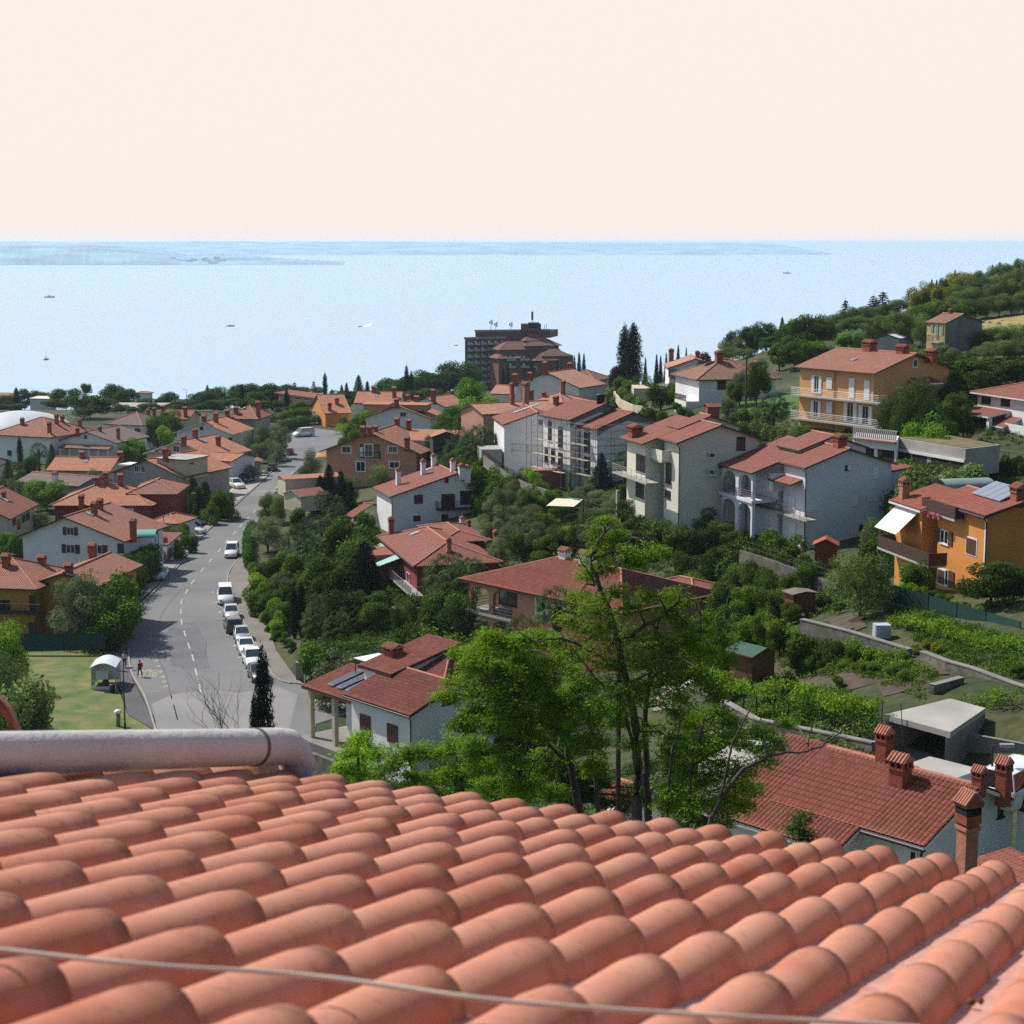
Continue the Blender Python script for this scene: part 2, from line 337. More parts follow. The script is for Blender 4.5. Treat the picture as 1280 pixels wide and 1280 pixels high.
for i in range(34):
    px = rr.choice([rr.uniform(30, 60), rr.uniform(110, 190), rr.uniform(190, 290), rr.uniform(240, 280)]); Y = rr.uniform(7130, 7400)
    x = (px-640)/F*Y; w = rr.uniform(8, 26)
    vb.box((x, Y, 8+(Y-7130)*.07), (w, 12, rr.uniform(8, 14)))
tag(vb.build('far_village', mat('far_village_wall', (.7, .68, .62), .8, .05)), 'white specks of houses along the far wooded shore', 'village', kind='stuff')
# haze
hb = MB(); hb.box((0, 22000, 49), (66000, 46000, 104))
hm = bpy.data.materials.new('haze_air'); hm.use_nodes = True; hn = hm.node_tree; hn.nodes.clear()
ho = hn.nodes.new('ShaderNodeOutputMaterial'); hv = hn.nodes.new('ShaderNodeVolumePrincipled')
hv.inputs['Color'].default_value = (.66, .85, 1, 1); hv.inputs['Density'].default_value = 7.0e-5; hv.inputs['Anisotropy'].default_value = .35
hn.links.new(hv.outputs[0], ho.inputs['Volume'])
tag(hb.build('haze', hm), 'thin blue haze lying over the bay', 'haze', kind='stuff')
# ------------------------------------------------------------------ shared materials
WHITE = mat('white_render', (.80, .80, .79), .85, .05, .45, bump=.15, bscale=3, col2=(.70, .70, .68), detail=8)
CREAM = mat('cream_render', (.70, .66, .50), .85, .05, .6, bump=.15, bscale=3)
BEIGE = mat('beige_render', (.52, .46, .33), .85, .07, .6)
PINK = mat('pink_render', (.56, .27, .18), .85, .06, .6)
PINKBROWN = mat('dusky_pink_render', (.42, .25, .18), .85, .06, .6)
ORANGEW = mat('orange_render', (.62, .25, .055), .85, .06, .5)
PEACHW = mat('peach_render', (.66, .34, .13), .85, .06, .5)
OCHRE = mat('ochre_render', (.48, .25, .05), .85, .08, .5)
DKRED = mat('dark_red_render', (.22, .03, .03), .8, .08, .5)
REDW = mat('brick_red_render', (.30, .08, .06), .8, .1, .5)
GREYW = mat('grey_render', (.33, .33, .31), .9, .1, .5)
BAREC = mat('bare_concrete', (.27, .255, .23), .9, .2, .35, col2=(.17, .165, .15), bump=.3, bscale=2)
SLABC = mat('pale_concrete', (.38, .365, .33), .9, .2, .3)
ROUGHST = mat('rough_grey_plaster', (.15, .14, .14), .95, .3, .5, col2=(.27, .26, .25), bump=.6, bscale=1.5)
STONE = mat('dry_stone', (.20, .18, .15), .95, .4, 1.3, col2=(.08, .075, .06), bump=.9, bscale=2.5, detail=8)
WOODD = mat('dark_brown_wood', (.055, .028, .018), .6, .2, 3)
WOODM = mat('mid_brown_wood', (.16, .055, .025), .6, .2, 3)
FASD = mat('dark_metal_fascia', (.035, .03, .032), .45, .1, 2)
FASW = mat('white_fascia', (.72, .72, .72), .6, .04, 2)
GLASS = mat('window_glass', (.02, .025, .03), .08, 0, spec=.8)
PALEGL = mat('curtained_glass', (.16, .17, .16), .15, .2, 2, spec=.6)
FRAMEW = mat('white_window_frame', (.75, .75, .74), .5, .03)
SHUTW = mat('white_shutter', (.78, .79, .80), .5, .04, 3)
SHUTD = mat('dark_red_shutter', (.07, .012, .015), .5, .1, 3)
SHUTB = mat('brown_shutter', (.10, .035, .02), .55, .1, 3)
SHUTG = mat('faded_green_shutter', (.22, .34, .27), .7, .1, 3)
BRICK = mat('red_chimney_brick', (.30, .075, .045), .85, .25, 4, bump=.4, bscale=9)
BRICKP = mat('pink_chimney_brick', (.42, .17, .11), .85, .2, 4, bump=.4, bscale=9)
DARKFILL = mat('dark_fill_black', (.012, .01, .01), .9, 0)  # near-black painted for the shade inside openings; eyes use it too
STEEL = mat('zinc_metal', (.42, .45, .48), .38, .1, 2, metal=.6)
DARKM = mat('dark_iron', (.03, .03, .032), .5, 0, metal=.3)
RAILM = mat('grey_steel_rail', (.4, .41, .42), .4, 0, metal=.5)
RAILB = mat('brown_rail', (.16, .11, .09), .6, .1, 4)
PANEL = mat('solar_glass', (.06, .09, .12), .06, 0, spec=1.0, coat=.6)
SKYL = mat('skylight_pane', (.30, .34, .36), .05, 0, spec=1.0, coat=1)
WCLOTH = mat('white_canvas', (.8, .8, .78), .8, .03)
GCLOTH = mat('pale_green_canvas', (.30, .52, .42), .8, .05)
PLASTIC = mat('white_plastic', (.8, .8, .8), .4, 0)
T_OR = tilemat('orange_clay_tiles', (.60, .255, .14), (.48, .185, .10))
T_BR = tilemat('brown_red_tiles', (.41, .17, .11), (.32, .125, .08))
T_RED = tilemat('red_clay_tiles', (.34, .11, .072), (.25, .08, .055))
T_GREY = tilemat('weathered_grey_tiles', (.25, .17, .14), (.19, .14, .12))
T_OLD = tilemat('mottled_old_tiles', (.36, .20, .13), (.20, .10, .07))
T_PALE = tilemat('pale_clay_tiles', (.62, .31, .20), (.52, .24, .15))
T_GEO_RED = tilemat('red_pantile_clay', (.35, .10, .06), (.25, .068, .042), bump=0)
T_GEO_BR = tilemat('russet_pantile_clay', (.34, .10, .065), (.22, .065, .045), bump=0, stain=(.10, .06, .05))
TILECAP = mat('ridge_tile_clay', (.42, .17, .11), .85, .2, 2)

# ------------------------------------------------------------------ house blocks
class Frame:
    """right-angled plan frame standing at an eave corner: u runs to the right corner, v to the left corner"""
    def __init__(s, C, Rp, Lp, Y, trust='B', U=None, V=None):
        s.o = at(C[0], C[1], Y); z = s.o.z
        pr = onz(Rp[0], Rp[1], z) if Rp else None; pl = onz(Lp[0], Lp[1], z) if Lp else None
        du = (pr-s.o) if pr else None; dv = (pl-s.o) if pl else None
        if isinstance(trust, str):
            if du is None: trust = 'L'
            if dv is None: trust = 'R'
        if trust == 'B':
            a = du.normalized(); b = dv.normalized(); s.err = 90-math.degrees(a.angle(b))
            # split the error
            p = Vector((b.y, -b.x, 0)); p = p if p.dot(a) > 0 else -p
            s.u = (a+p).normalized()
        elif trust == 'R': s.u = du.normalized(); s.err = 0
        elif not isinstance(trust, str): s.u = Vector((math.cos(R(trust)), math.sin(R(trust)), 0)); s.err = 0
        else:
            b = dv.normalized(); s.u = Vector((b.y, -b.x, 0)); s.err = 0
            if s.u.x < 0: s.u = -s.u
        if du and dv: print('   R-ang %.0f L-ang %.0f' % (math.degrees(math.atan2(du.y, du.x)), math.degrees(math.atan2(dv.y, dv.x))-90))
        s.u.z = 0; s.u.normalize(); s.v = Vector((-s.u.y, s.u.x, 0))
        def ext(d, px):
            a = (px-640)/F; k0 = s.o.y*CT+(CZ-z)*ST
            return (a*k0-s.o.x)/(d.x-a*d.y*CT)
        s.U = U or ext(s.u, Rp[0]); s.V = V or ext(s.v, Lp[0]); s.z = z
    def p(s, a, b, z): return Vector((s.o.x+s.u.x*a+s.v.x*b, s.o.y+s.u.y*a+s.v.y*b, z))
    def sub(s, a, b, U, V, z):
        f = Frame.__new__(Frame); f.o = s.p(a, b, z); f.u = s.u; f.v = s.v; f.U = U; f.V = V; f.z = z; f.err = 0; return f
FR = {}
class Block: pass
def block(root, fr, zb, roof='gv', pitch=.36, ratio=.5, ov=.5, wall=None, tile=T_OR, fascia=WOODD, walls=True, thick=.16, geo=False, gutter=False, name='roof', ridge=True, posts=None, wz=None, rake=None):
    """one walled volume with its roof. roof: g gable / h hip / s single slope / f flat, then u or v for the ridge direction"""
    B = Block(); B.fr = fr; B.root = root; U, V, z = fr.U, fr.V, fr.z; B.zb = zb
    kind, ax = roof[0], (roof[1] if len(roof) > 1 else 'v')
    S_, T_ = (U, V) if ax == 'v' else (V, U)      # S_: across the ridge, T_: along it
    def P(s, t, zz): return fr.p(s, t, zz) if ax == 'v' else fr.p(t, s, zz)
    sr = S_*ratio; planes = []
    if kind == 'g':
        h = z+pitch*sr; h2 = z; p2 = (h-z)/(S_-sr)
        planes = [[(0, 0, z), (sr, 0, h), (sr, T_, h), (0, T_, z)], [(S_, T_, z), (sr, T_, h), (sr, 0, h), (S_, 0, z)]]
        B.rz = lambda s, t: z+pitch*s if s < sr else z+p2*(S_-s)
        rl = [(sr, 0, h), (sr, T_, h)]
    elif kind == 'h':
        h = z+pitch*sr; e = min(sr, T_/2-.01)
        planes = [[(0, 0, z), (sr, e, h), (sr, T_-e, h), (0, T_, z)], [(S_, T_, z), (sr, T_-e, h), (sr, e, h), (S_, 0, z)],
                  [(S_, 0, z), (sr, e, h), (0, 0, z)], [(0, T_, z), (sr, T_-e, h), (S_, T_, z)]]
        hq = pitch*sr/e; B.rz = lambda s, t: z+min(pitch*s, pitch*sr/(S_-sr)*(S_-s), hq*t, hq*(T_-t))
        rl = [(sr, e, h), (sr, T_-e, h)]
    elif kind == 's':     # rises with s
        h = z+pitch*S_; planes = [[(0, 0, z), (S_, 0, h), (S_, T_, h), (0, T_, z)]]; B.rz = lambda s, t: z+pitch*s; rl = None
    elif kind == 'd':     # falls with s
        h = z+pitch*S_; planes = [[(S_, 0, z), (S_, T_, z), (0, T_, h), (0, 0, h)]]; B.rz = lambda s, t: h-pitch*s; rl = None
    else:
        h = z; planes = [[(0, 0, z), (S_, 0, z), (S_, T_, z), (0, T_, z)]]; B.rz = lambda s, t: z; rl = None
    B.h = h
    B.top = (lambda a, b: B.rz(a, b)) if ax == 'v' else (lambda a, b: B.rz(b, a))
    mb = MB()
    for pl in planes:
        w = [P(*q) for q in pl]
        nrm = (w[1]-w[0]).cross(w[2]-w[0]); flip = nrm.z < 0
        if flip: w = w[::-1]; nrm = -nrm
        nrm.normalize()
        hd = Vector((nrm.x, nrm.y, 0)); 
        if hd.length < 1e-4: hd = Vector((0, -1, 0))
        hd.normalize(); vd = -(hd-nrm*hd.dot(nrm)).normalized(); ud = vd.cross(nrm)
        uvs = [((q-w[0]).dot(ud)+50, (q-w[0]).dot(vd)+50) for q in w]
        mb.poly(w, 0, uvs)
        mb.poly([q-Vector((0, 0, thick)) for q in w][::-1], 1)
        if geo:
            us = [a for a, _ in uvs]; vs = [b for _, b in uvs]; P2 = uvs
            pit, row = .25, .36; nu = 5
            g0, g1 = min(us), max(us); k0, k1 = min(vs), max(vs)
            au = np.arange(g0, g1, pit/nu); 
            av = []; 
            r0 = k0
            while r0 < k1: av += [(r0+.001, 1.0), (min(r0+row-.001, k1), 0.25)]; r0 += row
            prof = np.abs(np.sin(np.pi*au/pit))**.7*.08
            A = np.array([[(a, b, .02+prof[i]+.035*f) for i, a in enumerate(au)] for b, f in av])
            W = np.array(w[0])+(A[..., 0:1]-uvs[0][0])*np.array(ud)+(A[..., 1:2]-uvs[0][1])*np.array(vd)+A[..., 2:3]*np.array(nrm)
            m_, k_ = A.shape[:2]; I, J = np.meshgrid(np.arange(m_-1), np.arange(k_-1), indexing='ij'); b0 = (I*k_+J).ravel()
            cu = (A[:-1, :-1, 0]+A[:-1, 1:, 0]).ravel()/2; cv = (A[:-1, :-1, 1]+A[1:, :-1, 1]).ravel()/2
            ok = inpoly_np(cu, cv, P2); Fq = np.stack([b0, b0+1, b0+k_+1, b0+k_], 1)[ok]
            base = len(mb.v); mb.v += W.reshape(-1, 3).tolist(); mb.f += (Fq+base).tolist(); mb.m += [0]*len(Fq); mb.sm += [True]*len(Fq)
            uvA = A[..., :2].reshape(-1, 2); mb.uv += [tuple(x) for x in uvA[Fq.ravel()]]
    # fascia around the outline
    if kind == 'f': ring = [(0, 0), (U, 0), (U, V), (0, V)]
    pts = []
    for (a, b) in [(0, 0), (U, 0), (U, V), (0, V)]: pts.append((a, b))
    def edge(a0, b0, a1, b1):
        n_ = 2 if (kind == 'g' and ((ax == 'v' and b0 == b1) or (ax == 'u' and a0 == a1))) else 1
        if n_ == 2:
            am, bm = (sr, b0) if ax == 'v' else (a0, sr); seg = [(a0, b0), (am, bm), (a1, b1)]
        else: seg = [(a0, b0), (a1, b1)]
        for i in range(len(seg)-1):
            p, q = seg[i], seg[i+1]; e_ = 1e-6
            zp = B.top(min(max(p[0], e_), U-e_), min(max(p[1], e_), V-e_)); zq = B.top(min(max(q[0], e_), U-e_), min(max(q[1], e_), V-e_))
            w = [fr.p(p[0], p[1], zp), fr.p(q[0], q[1], zq)]
            mb.poly([w[0]-Vector((0, 0, thick)), w[1]-Vector((0, 0, thick)), w[1]+Vector((0, 0, .01)), w[0]+Vector((0, 0, .01))], 1)
    for i in range(4):
        p, q = pts[i], pts[(i+1) % 4]; edge(p[0], p[1], q[0], q[1])
    if rl and ridge:
        a, b = P(*rl[0]), P(*rl[1])
        mb.tube([a+Vector((0, 0, .02)), b+Vector((0, 0, .02))], .13, 6, 2)
        if kind == 'h':
            for q in ((0, 0), (S_, 0)): mb.tube([P(q[0], q[1], z)+Vector((0, 0, .03)), a+Vector((0, 0, .03))], .11, 6, 2)
            for q in ((0, T_), (S_, T_)): mb.tube([P(q[0], q[1], z)+Vector((0, 0, .03)), b+Vector((0, 0, .03))], .11, 6, 2)
    B.roof = mb.build(name, [tile, fascia, TILECAP], root)
    # walls
    B.ov = ov; a0, a1, b0_, b1 = ov, U-ov, ov, V-ov
    if walls:
        wb = MB(); cs = [(a0, b0_), (a1, b0_), (a1, b1), (a0, b1)]
        def ztop(a, b): return B.top(a, b)-thick-.01
        for i in range(4):
            p, q = cs[i], cs[(i+1) % 4]; seg = [p]
            if kind == 'g' and ax == 'v' and p[1] == q[1] and p[0] != q[0]: seg.append((sr, p[1]))
            if kind == 'g' and ax == 'u' and p[0] == q[0]: seg.append((p[0], sr))
            seg.append(q)
            bot = [fr.p(p[0], p[1], zb), fr.p(q[0], q[1], zb)]; top = [fr.p(x[0], x[1], ztop(*x)) for x in seg[::-1]]
            wb.poly(bot+top)
        B.wall = wb.build('wall', wall or WHITE, root)
    if posts:
        pb_n, pmat, pw = posts
        spots = []
        for i in range(pb_n+1):
            spots.append((ov+(U-2*ov)*i/pb_n, ov)); 
        spots += [(ov, V-ov), (U-ov, V-ov)]
        if V > U: spots = [(ov, ov+(V-2*ov)*i/pb_n) for i in range(pb_n+1)]+[(U-ov, ov), (U-ov, V-ov)]
        for (a, b) in spots:
            q = MB(); zz = B.top(a, b)-thick
            q.obox(fr.p(a-pw/2, b-pw/2, zb), fr.u*pw, fr.v*pw, Vector((0, 0, zz-zb))); q.build('post', pmat, root)
    if gutter:
        g = MB()
        if ax == 'v': E_ = [((0, 0), (0, V))]
        else: E_ = [((0, 0), (U, 0))]
        if kind == 'h': E_ = [((0, 0), (0, V)), ((0, 0), (U, 0))]
        for p, q in E_:
            g.tube([fr.p(p[0], p[1], z-.12), fr.p(q[0], q[1], z-.12)], .09, 6)
        g.tube([fr.p(0, .1, z-.15), fr.p(ov-.08, ov-.08, z-.55), fr.p(ov-.08, ov-.08, zb)], .06, 6)
        g.build('gutter', FASD, root)
    return B
def house(name, label, C, L, Rr, Y, drop, trust='B', group=None, cat='house', U=None, V=None, **kw):
    if Y < 20: r_ = ray(*C); Y = (drop-Y)/(-r_.z)*r_.y      # an eave height instead of a depth
    fr = Frame(C, Rr, L, Y, trust, U, V); zb = CZ-drop
    root = empty(name, (fr.o.x, fr.o.y, zb)); tag(root, label, cat, group)
    B = block(root, fr, zb-3, **kw)
    print('HOUSE', label[:40], 'U %.1f V %.1f err %.0f ang %.0f eave %.1f' % (fr.U, fr.V, fr.err, math.degrees(math.atan2(fr.u.y, fr.u.x)), fr.z-zb))
    B.base = zb
    return B
def face_plane(B, face, off=0):
    fr, ov = B.fr, B.ov
    if face == 'U': return fr.p(0, ov-off, 0), -fr.v, fr.u
    return fr.p(ov-off, 0, 0), -fr.u, -fr.v
def win(B, face, px, py, w, h, style='plain', off=0.0, name='window'):
    """window on a wall, given where the photo shows its centre and size"""
    p0, nrm, t = face_plane(B, face, off)
    c = onplane(px, py, p0, nrm); a = onplane(px-w/2, py, p0, nrm); b = onplane(px+w/2, py, p0, nrm)
    W_ = min(max(abs((b-a).dot(t)), .3), 6); H_ = h*c.y/F/ .97
    mb = MB(); up = Vector((0, 0, 1)); o = c+nrm*.01
    def slab(cx, cz, ww, hh, d0, d1, m): mb.obox(o+t*(cx-ww/2)+up*(cz-hh/2)+nrm*d0, t*ww, nrm*(d1-d0), up*hh, m)
    fm = {'plain': FRAMEW, 'dark': FASD, 'shutD': WOODD, 'closedD': SHUTD, 'closedW': SHUTW, 'openW': FRAMEW, 'openD': FRAMEW, 'openB': FRAMEW, 'closedB': FRAMEW, 'doorW': FRAMEW, 'green': SHUTG, 'hole': DARKFILL, 'framed': FRAMEW, 'curtain': FRAMEW}.get(style, FRAMEW)
    gm = PALEGL if style == 'curtain' else GLASS
    fw = .07
    if style in ('closedW', 'closedD', 'green', 'closedB'):
        sh = {'closedW': SHUTW, 'closedD': SHUTD, 'green': SHUTG, 'closedB': SHUTB}[style]
        if style == 'closedB': slab(0, 0, W_+.24, H_+.24, 0, .03, 0)
        n = 2 if W_ > .8 else 1
        for i in range(n): slab(-W_/2+W_/n*(i+.5), 0, W_/n-.03, H_, .03, .08, 1)
        k = int(H_/.14)
        for i in range(1, k): slab(0, -H_/2+i*H_/k, W_-.12, .025, .08, .095, 1)
        o2 = mb.build(name, [fm, sh], B.root); return o2
    slab(0, 0, W_, H_, -.02, .02, 1)
    for s in (-1, 1): slab(s*(W_/2-fw/2), 0, fw, H_, .02, .06, 0); slab(0, s*(H_/2-fw/2), W_-2*fw, fw, .02, .06, 0)
    if style == 'framed':
        for s in (-1, 1): slab(s*(W_/2+.07), 0, .14, H_+.28, 0, .05, 0); slab(0, s*(H_/2+.07), W_, .14, 0, .05, 0)
    if W_ > .8: slab(0, 0, .06, H_-2*fw, .02, .05, 0)
    slab(0, -H_/2-.05, W_+.2, .07, 0, .12, 0)
    wo = mb.build(name, [fm, gm], B.root)
    if style in ('openW', 'openD', 'openB'):
        sm_ = {'openW': SHUTW, 'openD': SHUTD, 'openB': SHUTB}[style]
        for s in (-1, 1):
            sb_ = MB(); sw = W_*.5
            cx = s*(W_/2+sw/2+.02)
            sb_.obox(o+t*(cx-sw/2)+up*(-H_/2)+nrm*.03, t*sw, nrm*.05, up*H_)
            k = max(3, int(H_/.16))
            for i in range(1, k): sb_.obox(o+t*(cx-sw/2+.06)+up*(-H_/2+i*H_/k)+nrm*.08, t*(sw-.12), nrm*.012, up*.03)
            sb_.build('shutter', sm_, wo)
    return wo
def onroof(B, px, py):
    r = ray(px, py); fr = B.fr; Y0 = fr.o.y; best = None
    for k in range(900):
        Y = Y0-12+k*.06; p = CAM+r*(Y/r.y); d = p-fr.o; a = d.x*fr.u.x+d.y*fr.u.y; b = d.x*fr.v.x+d.y*fr.v.y
        if 0 <= a <= fr.U and 0 <= b <= fr.V:
            zz = B.top(a, b)
            if p.z <= zz: p.z = zz; return p
            if best is None or p.z-zz < best[0]: best = (p.z-zz, Vector((p.x, p.y, zz)))
    if best: return best[1]
    p = at(px, py, Y0+2); return p
def chim(B, px, py, h, w=.6, style='brick', parent=None):
    """chimney: px,py where its foot meets the roof in the photo, h its height in pixels"""
    w *= .88
    p = onroof(B, px, py); H_ = h*p.y/F; fr = B.fr; mb = MB(); u, v, up = fr.u, fr.v, Vector((0, 0, 1))
    def bx(s, z0, z1, m, s2=None): mb.obox(p-u*s/2-v*(s2 or s)/2+up*z0, u*s, v*(s2 or s), up*(z1-z0), m)
    if style == 'metal':
        mb.lathe(p, [(0.01, -.3), (w/2, -.3), (w/2, H_*.75), (w*.62, H_*.76), (w*.62, H_), (.01, H_)], 10, 0)
        return mb.build('chimney', [DARKM], B.roof)
    body = {'brick': BRICK, 'pink': BRICKP, 'white': WHITE}[style]
    hb = H_-.38*min(1, H_/1.2); k = min(1, H_/1.4)
    bx(w, -.5, hb-.30*k, 0); bx(w*1.16, hb-.34*k, hb-.24*k, 0)
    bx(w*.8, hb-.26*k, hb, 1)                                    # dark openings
    for sx in (-1, 0, 1):
        for sy in (-1, 0, 1):
            if sx or sy: mb.obox(p+u*(sx*w*.46-w*.09)+v*(sy*w*.46-w*.09)+up*(hb-.25*k), u*w*.18, v*w*.18, up*.25*k, 0)
    bx(w*1.2, hb, hb+.05, 2)
    a, b, zt, s = hb+.05, H_, H_, w*.64
    q = [p+u*sx*s+v*sy*s+up*a for sx, sy in ((-1, -1), (1, -1), (1, 1), (-1, 1))]; r1, r2 = p-v*s+up*b, p+v*s+up*b
    mb.poly([q[0], r1, r2, q[3]][::-1], 2, [(0, 0), (0, 1), (2*s, 1), (2*s, 0)]); mb.poly([q[1], q[2], r2, r1], 2, [(0, 0), (2*s, 0), (2*s, 1), (0, 1)]); mb.poly([q[0], q[1], r1], 2); mb.poly([q[2], q[3], r2], 2)
    for i in range(5):
        for sx in (-1, 1):
            e = p+v*(-s+2*s*(i+.5)/5)+up*a; mb.tube([e+u*sx*s*1.03+up*.01, p+v*(-s+2*s*(i+.5)/5)+up*(b+.01)], .045*w/.6, 5, 2)
    return mb.build('chimney', [body, DARKFILL, TILECAP], B.roof)
def skylight(B, px, py, w=.8, l=1.1, m=None, name='skylight', tilt=0):
    p = onroof(B, px, py); fr = B.fr
    def top(q): d = q-fr.o; return B.top(min(max(d.dot(fr.u), 0), fr.U), min(max(d.dot(fr.v), 0), fr.V))
    gx = (top(p+fr.u*.2)-top(p-fr.u*.2))/.4; gy = (top(p+fr.v*.2)-top(p-fr.v*.2))/.4
    U_ = (fr.u+Vector((0, 0, gx))).normalized(); V_ = (fr.v+Vector((0, 0, gy))).normalized(); n_ = U_.cross(V_)
    mb = MB(); s, t = (l, w) if abs(gx) > abs(gy) else (w, l)
    mb.obox(p-U_*s/2-V_*t/2, U_*s, V_*t, n_*.12, 0); mb.obox(p-U_*(s/2-.08)-V_*(t/2-.08)+n_*.12, U_*(s-.16), V_*(t-.16), n_*.015, 1)
    return mb.build(name, [STEEL, m or SKYL], B.roof)
def balcony(B, face, px0, px1, py, depth=1.3, rail=RAILM, slab=SLABC, style='bars', h=1.0, solid=None):
    """slab and railing on a wall; px0, px1 and py give the foot line of the outer edge in the photo"""
    p0, nrm, t = face_plane(B, face); o0 = p0+nrm*depth
    a = onplane(px0, py[0] if isinstance(py, tuple) else py, o0, nrm); b = onplane(px1, py[1] if isinstance(py, tuple) else py, o0, nrm)
    if (b-a).dot(t) < 0: a, b = b, a
    z = (a.z+b.z)/2; a.z = b.z = z; mb = MB(); up = Vector((0, 0, 1)); L_ = (b-a).length
    mb.obox(a-up*.2, t*L_, -nrm*depth, up*.18); o = mb.build('balcony', [slab], B.root)
    rb = MB(); runs = [(a, b), (a, a-nrm*depth), (b, b-nrm*depth)]
    for q, r_ in runs:
        d = (r_-q); n = max(1, int(d.length/1.4))
        if solid: rb.obox(q+up*0, d, (-nrm*.1 if abs(d.normalized().dot(t)) > .5 else t*.1), up*h); continue
        rb.tube([q+up*h, r_+up*h], .03, 5)
        if style == 'bars':
            for k in (.3, .55, .78): rb.tube([q+up*h*k, r_+up*h*k], .018, 4)
        else:
            rb.tube([q+up*.1, r_+up*.1], .02, 4); m_ = int(d.length/.16)
            for i in range(m_+1): rb.tube([q+d*(i/max(1, m_))+up*.1, q+d*(i/max(1, m_))+up*h], .012, 3)
        for i in range(n+1): rb.tube([q+d*i/n, q+d*i/n+up*h], .025, 5)
    rb.build('railing', [solid or rail], o)
    return o, a, b, z
def wallbox(B, a, b, z, da, db, dz, m, name):
    mb = MB(); mb.obox(B.fr.p(a, b, z), B.fr.u*da, B.fr.v*db, Vector((0, 0, dz))); return mb.build(name, m, B.root)
# ------------------------------------------------------------------ the town: left valley
H = house
b = H('house', 'long white house with a brown hipped roof at the far left edge, palm in front', (64,547), (-14,543), (120,526), 5, 43, roof='hv', pitch=.42, tile=T_BR, wall=WHITE, ov=.6, trust='L')
for c in [(28,531,9), (62,541,14), (71,530,13), (78,527,9), (100,530,10)]: chim(b, *c, w=.7)
for w in [('V',12,566,5,6,'dark'), ('V',46,572,6,7,'shutD')]: win(b, *w)
b = H('house', 'low white gabled house with a grey roof and a brown porch canopy across its front', (146,554), (70,551), None, 4, 43, U=13, roof='gu', pitch=.30, tile=T_GREY, wall=WHITE, ov=.5, trust='L')
for c in [(97,541,9), (125,539,7), (148,549,15)]: chim(b, *c)
win(b, 'V', 107, 546, 3, 4, 'dark'); 
f2 = b.fr.sub(-1.6, 1, 1.8, b.fr.V-2.6, b.fr.z-1.1); block(b.root, f2, b.base-.5, roof='sv', pitch=.3, tile=T_BR, walls=False, ov=.2, name='porch_roof', posts=(5, WHITE, .22))
f2 = None
b = H('house', 'white house with a mottled grey hipped roof behind the round pine', (178,532), (130,530), (212,520), 5, 43, roof='hv', pitch=.42, tile=T_GREY, wall=WHITE, ov=.5, trust='L')
for c in [(185,511,8), (193,516,12), (206,518,10)]: chim(b, *c)
for w in [('V',160,537,3,5,'dark'), ('V',172,539,7,7,'closedD')]: win(b, *w)
b = H('house', 'low beige house with a long orange roof in the middle of the left valley', (138,589), (57,589), None, 3.6, 43, U=10, roof='gv', pitch=.36, tile=T_OR, wall=BEIGE, ov=.5, trust=84)
for c in [(103,572,9), (151,573,10)]: chim(b, *c, w=.9)
skylight(b, 107, 577)
b = H('house', 'grey gabled house with a flat-roofed box dormer on its orange roof', (228,597), (137,591), None, 4.5, 43, U=15, roof='gu', pitch=.36, tile=T_OR, wall=GREYW, ov=.5, trust='L')
for w in [('V',171,586,5,8,'plain'), ('V',179,586.5,5,8,'plain')]: win(b, *w)
q = onroof(b, 222, 588)
d = q-b.fr.o; bd = block(b.root, b.fr.sub(d.dot(b.fr.u)-1, d.dot(b.fr.v)-2.5, 7, 6.5, q.z+2.0), q.z-1.5, roof='f', tile=SLABC, wall=BEIGE, fascia=WOODD, ov=.35, name='dormer_roof')
for w in [('U',238,579,3,5,'plain'), ('U',241,579,3,5,'plain')]: win(bd, *w)
chim(bd, 207, 574, 14, w=.8); chim(bd, 211, 570, 10)
wallbox(b, 1, b.fr.V*.62, b.fr.z+1.2, 3.2, 4.5, .25, FASW, 'canopy')
b = H('house', 'red-walled house under a wide orange hipped roof with a steel ladder hoist', (192,632), (61,632), None, 4, 43, U=12, roof='hv', pitch=.40, tile=T_OR, wall=DKRED, ov=.7, trust='L')
for c in [(102,632,15), (122,603,11), (133,603,17), (151,606,15)]: chim(b, *c, w=.8)
win(b, 'V', 159, 640, 14, 7, 'framed')
f2 = b.fr.sub(3, -3, b.fr.U*.9, b.fr.V*.5, b.fr.z+1.3); block(b.root, f2, b.base, roof='hu', pitch=.4, tile=T_BR, wall=DKRED, ov=.5, name='upper_roof')
b = H('house', 'white gabled house with dark red shutters beside the long clipped hedge', (156,677), (20,671), None, 5.6, 43, U=13, roof='gu', pitch=.34, ratio=.55, tile=T_BR, wall=WHITE, fascia=SHUTD, ov=.6, trust='L')
for c in [(118,643,17), (125,636,14), (167,677,26)]: chim(b, *c, w=.75)
for w in [('V',88,664,9,10,'openD'), ('V',88.5,686,11,11,'openD'), ('V',122,686.5,12,11,'openD'), ('V',151,685,8,11,'dark')]: win(b, *w)
skylight(b, 112, 643, .8, 1.2)
for px in (137, 142): 
    w = win(b, 'V', px, 697, 4, 5, 'plain', off=.25, name='air_conditioner')
b = H('house', 'ochre villa with wooden balconies under a hipped brown roof at the lower left', (46,737), (-70,738), None, 6, 43, U=11, roof='hv', pitch=.42, tile=T_BR, wall=OCHRE, ov=.8, trust=80)
for c in [(8,708,17), (52,691,12)]: chim(b, *c, w=.8)
for w in [('V',5,757,14,14,'hole'), ('V',41,755,8,22,'dark'), ('V',41,785,10,14,'dark')]: win(b, *w)
balcony(b, 'V', -20, 50, 766, 1.4, rail=WOODD, slab=WOODD, style='pickets')
f2 = b.fr.sub(2.5, -6, 13, 8, b.fr.z+.1); b2 = block(b.root, f2, b.base, roof='gu', pitch=.34, tile=T_BR, wall=OCHRE, ov=.7, name='rear_roof')
